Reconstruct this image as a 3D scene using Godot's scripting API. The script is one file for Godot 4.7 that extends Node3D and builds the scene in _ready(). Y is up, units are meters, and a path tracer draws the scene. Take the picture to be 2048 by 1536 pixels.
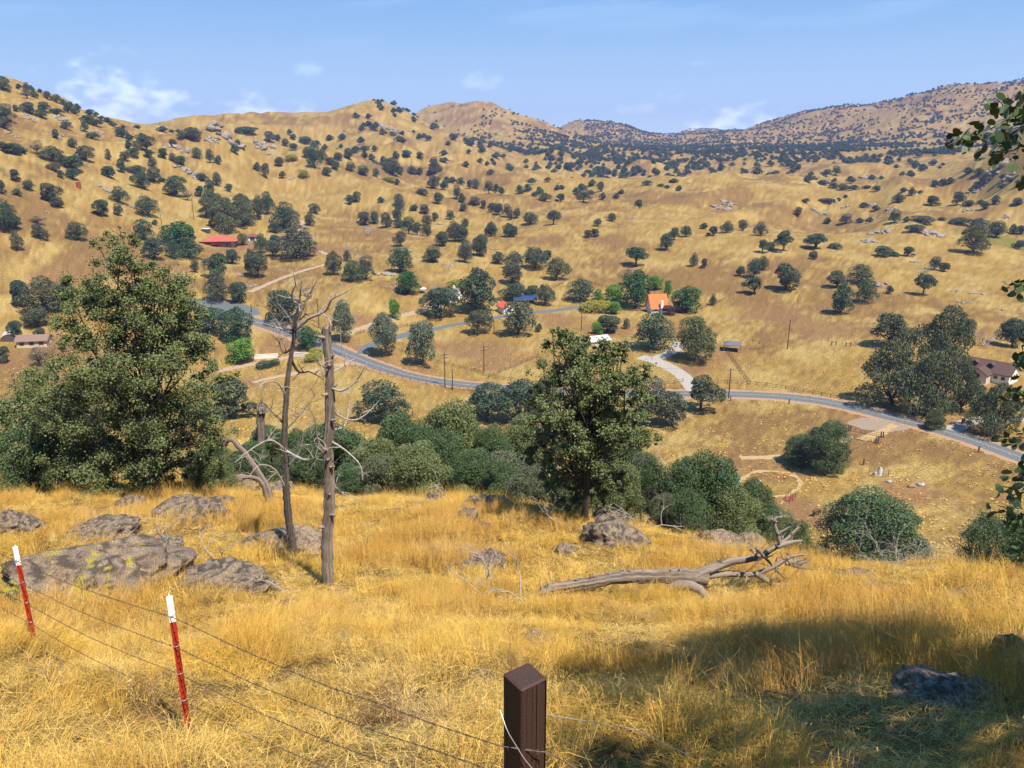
extends Node3D
# Dry golden foothills seen from a fenced hillside: eye at the origin, -z is the view direction, y up, metres.

func _ready() -> void:
	# camera, sky, sun, exposure
	var cam := Camera3D.new()
	cam.name = "camera"
	cam.fov = 52.0
	cam.near = 0.1
	cam.far = 12000.0
	cam.rotation_degrees = Vector3(-17.0, 0.0, 0.0)
	add_child(cam)
	cam.current = true
	var env := Environment.new()
	env.background_mode = Environment.BG_SKY
	var sky_material := ProceduralSkyMaterial.new()
	sky_material.sky_top_color = Color(0.052, 0.195, 0.45).linear_to_srgb()
	sky_material.sky_horizon_color = Color(0.44, 0.555, 0.62).linear_to_srgb()
	sky_material.sky_curve = 0.075
	sky_material.ground_bottom_color = Color(0.45, 0.36, 0.2)
	sky_material.ground_horizon_color = Color(0.66, 0.72, 0.78)
	sky_material.sky_energy_multiplier = 1.0
	sky_material.sun_angle_max = 2.0
	sky_material.sky_cover = clouds()
	env.sky = Sky.new()
	env.sky.sky_material = sky_material
	env.tonemap_mode = Environment.TONE_MAPPER_LINEAR
	env.tonemap_exposure = 1.85
	env.fog_enabled = true
	env.fog_density = 0.0001
	env.fog_light_color = Color(0.62, 0.70, 0.97)
	env.sdfgi_enabled = true
	env.ssao_enabled = true
	env.ssil_enabled = true
	var world := WorldEnvironment.new()
	world.name = "daylight"
	world.environment = env
	add_child(world)
	var sun := DirectionalLight3D.new()
	sun.name = "sun"
	sun.light_energy = 1.6
	sun.light_angular_distance = 0.53
	sun.light_color = Color(1.0, 0.95, 0.86)
	sun.shadow_enabled = true
	add_child(sun)
	var to_sun := Vector3(0.64 * cos(SUN_HEIGHT), sin(SUN_HEIGHT), 0.77 * cos(SUN_HEIGHT))
	sun.look_at_from_position(to_sun * 50.0, Vector3.ZERO)
	# the land and what is laid on it
	survey()
	make_materials()
	make_ground()
	make_roads()
	# what grows and stands in the valley
	make_tree_kinds()
	plant_valley()
	make_far_woods()
	make_outcrops()
	make_tussocks()
	make_houses()
	make_poles_and_fences()
	make_paddock()
	# the near hillside
	make_boulders()
	make_near_trees()
	make_dead_wood()
	make_wire_fence()
	make_grass()
	make_weeds()

const SUN_HEIGHT := 1.04

# soft cumulus low over the hills and a few high streaks, as a sky cover in the sky's own directions
func clouds() -> ImageTexture:
	var w := 4096
	var h := 2048
	var im := Image.create_empty(w, h, false, Image.FORMAT_RGBA8)
	var n := FastNoiseLite.new()
	n.seed = 5
	n.frequency = 1.0 / 4.5
	n.fractal_octaves = 6
	n.fractal_gain = 0.55
	var hi := FastNoiseLite.new()
	hi.seed = 9
	hi.frequency = 1.0 / 9.0
	hi.fractal_octaves = 4
	# azimuth, elevation of the base, half width, height (degrees), strength
	var banks := [[-25.6, 0.9, 5.0, 4.4, 1.0], [-23.3, 2.6, 2.9, 1.5, 0.9], [-17.3, 1.6, 2.5, 1.9, 1.0], [-14.0, 1.4, 2.2, 1.6, 0.8], [-13.5, 4.6, 1.5, 0.8, 0.28], [-2.3, 4.0, 2.2, 0.9, 0.3],
		[8.4, 2.2, 1.9, 0.8, 0.35], [10.9, 2.9, 1.3, 0.7, 0.35], [14.6, 0.6, 3.0, 2.1, 1.0], [17.0, 1.1, 2.2, 1.6, 1.0], [12.5, 5.0, 1.2, 0.3, 0.15]]
	var half_x := int(w * 100.0 / 360.0)
	for column in range(-half_x, half_x):
		var az := (column + 0.5) * 360.0 / w
		var px := (column + w) % w
		for py in range(h / 2 - 300, h / 2):
			var el := 90.0 - (py + 0.5) * 180.0 / h
			var a := 0.0
			for b: Array in banks:
				var dx: float = (az - b[0]) / b[2]
				var dy: float = (el - b[1]) / b[3]
				if absf(dx) > 1.5 or dy < -1.0 or dy > 1.6:
					continue
				var body := 1.0 - dx * dx - (dy * dy if dy > 0.0 else dy * dy * 2.5)
				var t := body + 1.25 * n.get_noise_2d(az * 2.2, el * 4.2) - 0.15
				a = maxf(a, pow(smoothstep(-0.15, 1.5, t), 1.3) * float(b[4]))
			var s := smoothstep(0.12, 0.75, hi.get_noise_2d(az * 0.42 + el * 0.9, el * 3.4 - az * 0.35) + 0.18) * smoothstep(4.0, 12.0, el) * 0.2
			a = maxf(a, s)
			if a > 0.004:
				im.set_pixel(px, py, Color(1.0, 0.97, 0.92, a * 0.36))
	return ImageTexture.create_from_image(im)
const SPOT_HEIGHTS := [
	Vector3(-486.9, 55.24, -800), Vector3(-471.5, 47.46, -820), Vector3(-460.7, 34.83, -850), Vector3(-446.8, 22.54, -900), Vector3(-467.3, 18.17, -1000), Vector3(-544.7, 24.37, -1300),
	Vector3(-566.5, 16.04, -1500), Vector3(-270.8, 10.14, -780), Vector3(-524.9, 19.74, -1200), Vector3(-394, 20.78, -640), Vector3(-294.5, -11.97, -470), Vector3(-282.7, -12.73, -500),
	Vector3(-243.3, -37.16, -380), Vector3(-236.9, -40.09, -410), Vector3(-211.3, -56.76, -340), Vector3(-189.7, -67.69, -300), Vector3(-176.5, -71.45, -262), Vector3(-143.6, -72.27, -265),
	Vector3(-321, -5.038, -640), Vector3(-266.8, -22.38, -600), Vector3(-225.5, -42.76, -500), Vector3(-281, -5.826, -740), Vector3(-193.1, -52.34, -370), Vector3(-147.2, -64.84, -315),
	Vector3(-392, 27.85, -1400), Vector3(-347.7, 28.12, -1500), Vector3(-274.1, 33.67, -1600), Vector3(-229.9, 31.87, -1700), Vector3(-351, 9.64, -1150), Vector3(-290.7, 10.48, -1250),
	Vector3(-512.3, 17.18, -1450), Vector3(-529.3, 10.12, -1400), Vector3(-466.7, 23.36, -1420), Vector3(-245.7, -27.68, -640), Vector3(-250.1, -19.87, -780), Vector3(-203.4, -44.47, -560),
	Vector3(-176.6, -58.85, -480), Vector3(-143.2, -52.81, -540), Vector3(-115.5, -65.1, -390), Vector3(-130.6, -68.96, -335), Vector3(-95.95, -73.87, -318), Vector3(-104.3, -79.18, -270),
	Vector3(-215.3, -21.14, -830), Vector3(-150, -41.42, -750), Vector3(-215.9, -1.946, -950), Vector3(-143.2, -8.266, -1050), Vector3(-95.78, -46.42, -690), Vector3(-106.5, -54.76, -560),
	Vector3(-94.01, -63.15, -490), Vector3(-57.18, -66.77, -400), Vector3(-72.01, -68.76, -345), Vector3(-97.94, -2.663, -1300), Vector3(-283.8, 44.42, -2700), Vector3(-243.6, 46.06, -2800),
	Vector3(-111.8, 38.25, -2500), Vector3(-6.048, 32.49, -2500), Vector3(151.1, 24.8, -2600), Vector3(307.3, 34.34, -3600), Vector3(436.7, 29.34, -3500), Vector3(564, 25.29, -3500),
	Vector3(888.4, 37.72, -4500), Vector3(1007, 37.63, -4200), Vector3(831.7, 23.85, -3300), Vector3(951, 31.47, -3300), Vector3(1042, 66.57, -3000), Vector3(1181, 77.62, -2900),
	Vector3(1284, 85.89, -2900), Vector3(1318, 113.9, -2600), Vector3(1428, 123.2, -2550), Vector3(1530, 130.7, -2500), Vector3(-169.1, 14.96, -2250), Vector3(-31.29, 8.073, -2150),
	Vector3(94.62, -1.817, -2050), Vector3(278, -3.815, -2600), Vector3(436, -5.326, -2600), Vector3(571.3, -8.029, -2500), Vector3(636.5, -7.066, -2200), Vector3(682.8, -7.398, -1950),
	Vector3(772.2, -5.62, -1750), Vector3(828.3, -5.299, -1650), Vector3(947.1, 26.73, -2500), Vector3(1121, 47.35, -2250), Vector3(1266, 45.24, -2150), Vector3(0, -13.38, -1700),
	Vector3(0, -37.31, -1000), Vector3(0, -55.59, -700), Vector3(0, -61.69, -560), Vector3(0, -66.49, -470), Vector3(-68.41, -28.24, -900), Vector3(-53.21, -54.8, -690), Vector3(-41.32, -61.68, -530),
	Vector3(-33.9, -66.28, -430), Vector3(207.4, -38.2, -1500), Vector3(333.9, -41.21, -1450), Vector3(434.7, -36.77, -1350), Vector3(142, -47.77, -1020), Vector3(231.3, -43.26, -1000),
	Vector3(311.3, -43.26, -1000), Vector3(81.42, -46.67, -1050), Vector3(101.2, -57.18, -720), Vector3(89.98, -61.69, -560), Vector3(74.73, -67.98, -460), Vector3(159.3, -58.15, -680),
	Vector3(44.29, -61.69, -560), Vector3(517.1, -34.38, -1350), Vector3(593.5, -31.84, -1250), Vector3(231.6, -49.11, -730), Vector3(173.5, -59.48, -540), Vector3(127.9, -70.12, -390),
	Vector3(294.8, -51.13, -760), Vector3(361, -46.54, -760), Vector3(278.5, -56.72, -580), Vector3(200.9, -68.44, -410), Vector3(485, -38.93, -900), Vector3(499.1, -25.01, -880),
	Vector3(482.9, 11.04, -780), Vector3(458.2, -10.56, -770), Vector3(440.2, -26.11, -700), Vector3(428.4, -45.32, -740), Vector3(399.8, -42.38, -630), Vector3(359.9, -61.69, -560),
	Vector3(246.9, -72.29, -375), Vector3(191.2, -73.85, -285), Vector3(282.7, -64.43, -500), Vector3(145.4, -71.24, -290), Vector3(97.97, -75.67, -292), Vector3(71.45, -75.15, -290),
	Vector3(135.9, -73.37, -335), Vector3(-21.17, -78.93, -257), Vector3(0, -77.89, -248), Vector3(60.17, -77.06, -240), Vector3(106.2, -74.6, -218), Vector3(124.7, -73.78, -178),
	Vector3(-71.56, -75.67, -292), Vector3(-42.9, -77.1, -266), Vector3(-5.395, -76, -347), Vector3(63.47, -74.45, -356), Vector3(-39.45, -76.66, -350), Vector3(24.44, -76.7, -296),
	Vector3(68.1, -75.96, -190), Vector3(105.8, -75.16, -188), Vector3(71.44, -72.11, -152), Vector3(75.46, -70.2, -129), Vector3(54.97, -72.3, -150), Vector3(-51.52, -78.08, -238),
	Vector3(-26.61, -78.02, -228), Vector3(-81.87, -75.45, -216), Vector3(-0.9195, -2.152, -0.8), Vector3(-2.299, -2.799, -2), Vector3(-4.597, -3.878, -4), Vector3(-9.195, -6.036, -8),
	Vector3(-16.09, -9.273, -14), Vector3(-0.6528, -2.144, -0.8), Vector3(-1.632, -2.779, -2), Vector3(-3.264, -3.838, -4), Vector3(-6.528, -5.956, -8), Vector3(-11.42, -9.133, -14),
	Vector3(-0.5461, -2.14, -0.8), Vector3(-1.365, -2.771, -2), Vector3(-2.731, -3.822, -4), Vector3(-5.461, -5.924, -8), Vector3(-9.557, -9.077, -14), Vector3(-0.3861, -2.136, -0.8),
	Vector3(-0.9653, -2.759, -2), Vector3(-1.931, -3.798, -4), Vector3(-3.861, -5.876, -8), Vector3(-6.757, -8.993, -14), Vector3(-0.1995, -2.13, -0.8), Vector3(-0.4987, -2.745, -2),
	Vector3(-0.9973, -3.77, -4), Vector3(-1.995, -5.82, -8), Vector3(-3.491, -8.895, -14), Vector3(0, -2.124, -0.8), Vector3(0, -2.73, -2), Vector3(0, -3.74, -4), Vector3(0, -5.76, -8),
	Vector3(0, -8.79, -14), Vector3(0.2005, -2.124, -0.8), Vector3(0.5013, -2.73, -2), Vector3(1.003, -3.74, -4), Vector3(2.005, -5.76, -8), Vector3(3.509, -8.79, -14), Vector3(0.3872, -2.124, -0.8),
	Vector3(0.968, -2.73, -2), Vector3(1.936, -3.74, -4), Vector3(3.872, -5.76, -8), Vector3(6.776, -8.79, -14), Vector3(0.5461, -2.124, -0.8), Vector3(1.365, -2.73, -2), Vector3(2.731, -3.74, -4),
	Vector3(5.461, -5.76, -8), Vector3(9.557, -8.79, -14), Vector3(0.7339, -2.124, -0.8), Vector3(1.835, -2.73, -2), Vector3(3.669, -3.74, -4), Vector3(7.339, -5.76, -8), Vector3(12.84, -8.79, -14),
	Vector3(1.001, -2.124, -0.8), Vector3(2.501, -2.73, -2), Vector3(5.003, -3.74, -4), Vector3(10.01, -5.76, -8), Vector3(17.51, -8.79, -14), Vector3(-25.66, -15.03, -33), Vector3(-19.95, -15.03, -33),
	Vector3(-14.95, -14.82, -32), Vector3(-10.84, -14.47, -31), Vector3(-7.931, -14.47, -30.5), Vector3(-5.089, -14.23, -30), Vector3(-2.502, -13.82, -29), Vector3(0, -13.5, -28),
	Vector3(2.615, -13.22, -26.5), Vector3(4.662, -12.5, -24), Vector3(6.304, -12.16, -22.5), Vector3(8.479, -11.92, -20.6), Vector3(11.11, -11.68, -20), Vector3(14.3, -11.47, -19.5),
	Vector3(17.84, -11.55, -19.5), Vector3(-5.5, -5.611, -7.8), Vector3(-2.529, -4.475, -5.1), Vector3(-15.14, -10.93, -21), Vector3(-9.527, -10.73, -20), Vector3(-5.176, -10.77, -19.5),
	Vector3(-1.716, -10.77, -19.5), Vector3(1.027, -10.64, -19), Vector3(-35.63, -21, -48), Vector3(-21.99, -20.5, -46), Vector3(-14.09, -21, -46), Vector3(-6.212, -21, -42),
	Vector3(0, -21, -40), Vector3(6.561, -21, -36), Vector3(12.17, -19.5, -32), Vector3(17.93, -19, -31), Vector3(24.07, -19, -31), Vector3(-66.8, -42, -90), Vector3(-43.03, -43, -90),
	Vector3(-18.19, -43, -85), Vector3(4.015, -43.5, -80), Vector3(23.57, -43, -75), Vector3(43.38, -43, -75), Vector3(63.19, -43, -75), Vector3(-101.4, -62, -150), Vector3(-61.81, -64, -150),
	Vector3(-21.45, -66, -145), Vector3(15.11, -67, -130), Vector3(35.2, -63, -112), Vector3(62.47, -61, -108), Vector3(88.47, -60, -105), Vector3(-122, -70, -200), Vector3(-54.6, -75, -195),
	Vector3(-15.56, -75, -190), Vector3(26.86, -75, -180), Vector3(32.08, -76.5, -215), Vector3(168.4, -64, -1220), Vector3(280.2, -66, -1220), Vector3(370.8, -64, -1200), Vector3(96.19, -57, -1250),
	Vector3(-510.1, 0, -1800), Vector3(-433.9, 5, -1850), Vector3(-389.9, 10, -2100), Vector3(-287.3, 5, -2100), Vector3(-699.4, -12, -1650), Vector3(-638.2, -5, -1350), Vector3(-333, -32, -950),
	Vector3(-292.4, -28, -950), Vector3(-343, -35, -900), Vector3(-649, -5, -1150), Vector3(-687.9, 5, -1100), Vector3(-593.8, -5, -1180), Vector3(-140.1, 20, -3100), Vector3(-290.2, 10, -3300),
	Vector3(-265.7, 60, -2500), Vector3(361.7, 20, -4200), Vector3(682.3, 0, -4200), Vector3(0, -50, -1250), Vector3(-51.67, -56, -900), Vector3(-79.15, -52, -900), Vector3(-115.1, -65, -620),
	Vector3(-128.2, -63, -610), Vector3(256, -67, -620), Vector3(-271.9, -25, -1050), Vector3(-207.8, -20, -1050), Vector3(-132.8, -25, -1250), Vector3(593.8, -30, -1050), Vector3(-46.35, -39.38, -800),
	Vector3(-77.72, -36.45, -820), Vector3(-15.99, -47.46, -760), Vector3(-109.6, -55.47, -540), Vector3(-189.5, 23.03, -1400), Vector3(-199.7, 13.36, -1250), Vector3(-134.2, 6.633, -1350),
	Vector3(-692.8, 70, -400), Vector3(-259.8, -20, -150), Vector3(-86.6, -35, -50), Vector3(-25.98, -12, -15), Vector3(779.4, 20, -450), Vector3(2165, 200, -1250), Vector3(259.8, -60, -150),
	Vector3(86.6, -40, -50), Vector3(25.98, -13, -15), Vector3(-28.19, 0, 10.26), Vector3(-281.9, 40, 102.6), Vector3(28.19, 0, 10.26), Vector3(281.9, 20, 102.6), Vector3(-1128, 120, 410.4),
	Vector3(1128, 120, 410.4), Vector3(-3.674e-16, -0.1, 3), Vector3(3.674e-16, -0.1, 3), Vector3(-3.674e-15, 13, 30), Vector3(3.674e-15, 13, 30), Vector3(-2.449e-14, 60, 200),
	Vector3(2.449e-14, 60, 200), Vector3(-1.837e-13, 140, 1500), Vector3(1.837e-13, 140, 1500), Vector3(-5, -1.5, -3.062e-16), Vector3(5, -1.5, -3.062e-16), Vector3(-4447, -120, -6500),
	Vector3(-3458, -120, -6500), Vector3(-2469, -120, -6500), Vector3(-1836, -120, -6500), Vector3(-1124, -120, -6500), Vector3(-292.8, -120, -6500), Vector3(557.8, -120, -6500),
	Vector3(1052, -120, -6500), Vector3(1883, -120, -6500), Vector3(2912, -120, -6500), Vector3(4051, -120, -6500),
]
# knolls and peaks: x, z, half width, half depth, height
const KNOLLS := [[-389.8, -1400.0, 68.7, 150.0, 17.9], [-439.5, -1380.0, 45.1, 140.0, 2.1], [-273.8, -1600.0, 47.1, 160.0, 27.5], [-226.5, -1650.0, 45.3, 150.0, 19.6], [-270.7, -780.0, 23.0, 60.0, 1.6], [-255.3, -2800.0, 73.2, 220.0, 63.3], [-110.7, -2500.0, 68.7, 240.0, 64.5], [-28.3, -2480.0, 68.1, 250.0, 18.8], [53.8, -2480.0, 68.1, 250.0, 25.3], [290.5, -3600.0, 84.8, 250.0, 57.7], [443.3, -3450.0, 81.2, 250.0, 32.9], [1015.9, -4300.0, 90.0, 300.0, 27.6], [737.6, -3000.0, 117.7, 200.0, 6.2], [1019.3, -3050.0, 89.8, 300.0, 25.7], [1108.8, -3000.0, 98.1, 300.0, 15.9], [1195.2, -2950.0, 96.5, 300.0, 10.5], [1277.9, -2900.0, 94.8, 300.0, 26.0], [1336.2, -2650.0, 86.7, 300.0, 13.4], [1463.2, -2600.0, 85.0, 300.0, 4.0], [1524.0, -2500.0, 130.8, 300.0, 26.6], [1638.2, -2450.0, 128.2, 300.0, 22.0], [139.1, -1000.0, 52.3, 70.0, 0.8], [231.2, -1000.0, 65.4, 70.0, 0.9], [87.7, -1500.0, 33.4, 50.0, 22.7], [227.7, -1400.0, 27.5, 40.0, 18.5], [496.6, -1200.0, 36.1, 40.0, 14.7], [406.5, -1150.0, 34.6, 45.0, 17.5], [-110.5, -545.0, 26.7, 28.0, 1.1], [364.2, -740.0, 33.9, 50.0, 5.9], [-19.8, -1350.0, 35.3, 50.0, 3.3]]
# ------------------------------------------------------------------ where things stand (x, z in metres)
const ZONES := ["above the cottage on the knoll's right", "above the dark water tank", "above the grey-roofed cottage", "above the red-roofed house", "above the solar-roofed barn", "above the white garden wall by the road", "across the right meadow", "along the far right creek", "among the pale right outcrops", "around the grey-roofed cottage", "around the meadow hollow's right side", "around the orange-roofed house", "around the red-roofed ranch house", "around the solar-roofed barn", "at the foot of the middle rocky hill", "at the left edge of the rolling meadows", "at the lower right edge", "behind the brown-roofed house", "behind the round bare mound", "behind the solar-roofed barn", "below the bare golden summits", "below the far-left ridge", "below the left saddle", "below the pale right outcrops", "below the red-roofed house", "below the right-hand rock ledge", "below the rocky far-right slope", "below the round middle knoll", "beside the lower road", "beside the road and its side drive", "between the dirt track and the road", "by the green creek at right", "by the left parking ground", "by the left-hand houses", "by the pale dirt track", "by the road at the brown-roofed house", "by the rock pile right of the mound", "by the rocky knob", "in front of the orange-roofed house", "in the left saddle", "in the lower paddock", "in the middle gully", "in the row above the middle knoll", "in the small hollow of the rolling meadows", "just behind the orange-roofed house", "just left of the red-roofed house", "left of the brown-roofed house", "left of the grey-roofed cottage", "left of the red-roofed house", "left of the white hillside cabin", "near the grey-roofed cottage", "on the far-left skyline ridge", "on the lower left slope", "on the meadow above the orange-roofed house", "on the middle left slope", "on the middle meadow", "on the middle rocky hill", "on the open slope left of centre", "on the right meadow crest", "on the rocky far-right slope", "on the rocky right crest", "on the slope below the small ridge", "on the slope right of the rocky knob", "on the small ridge left of centre", "on the upper left slope", "right of the pale outcrops", "under the bare golden hills", "on the far meadow crest"]
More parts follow.
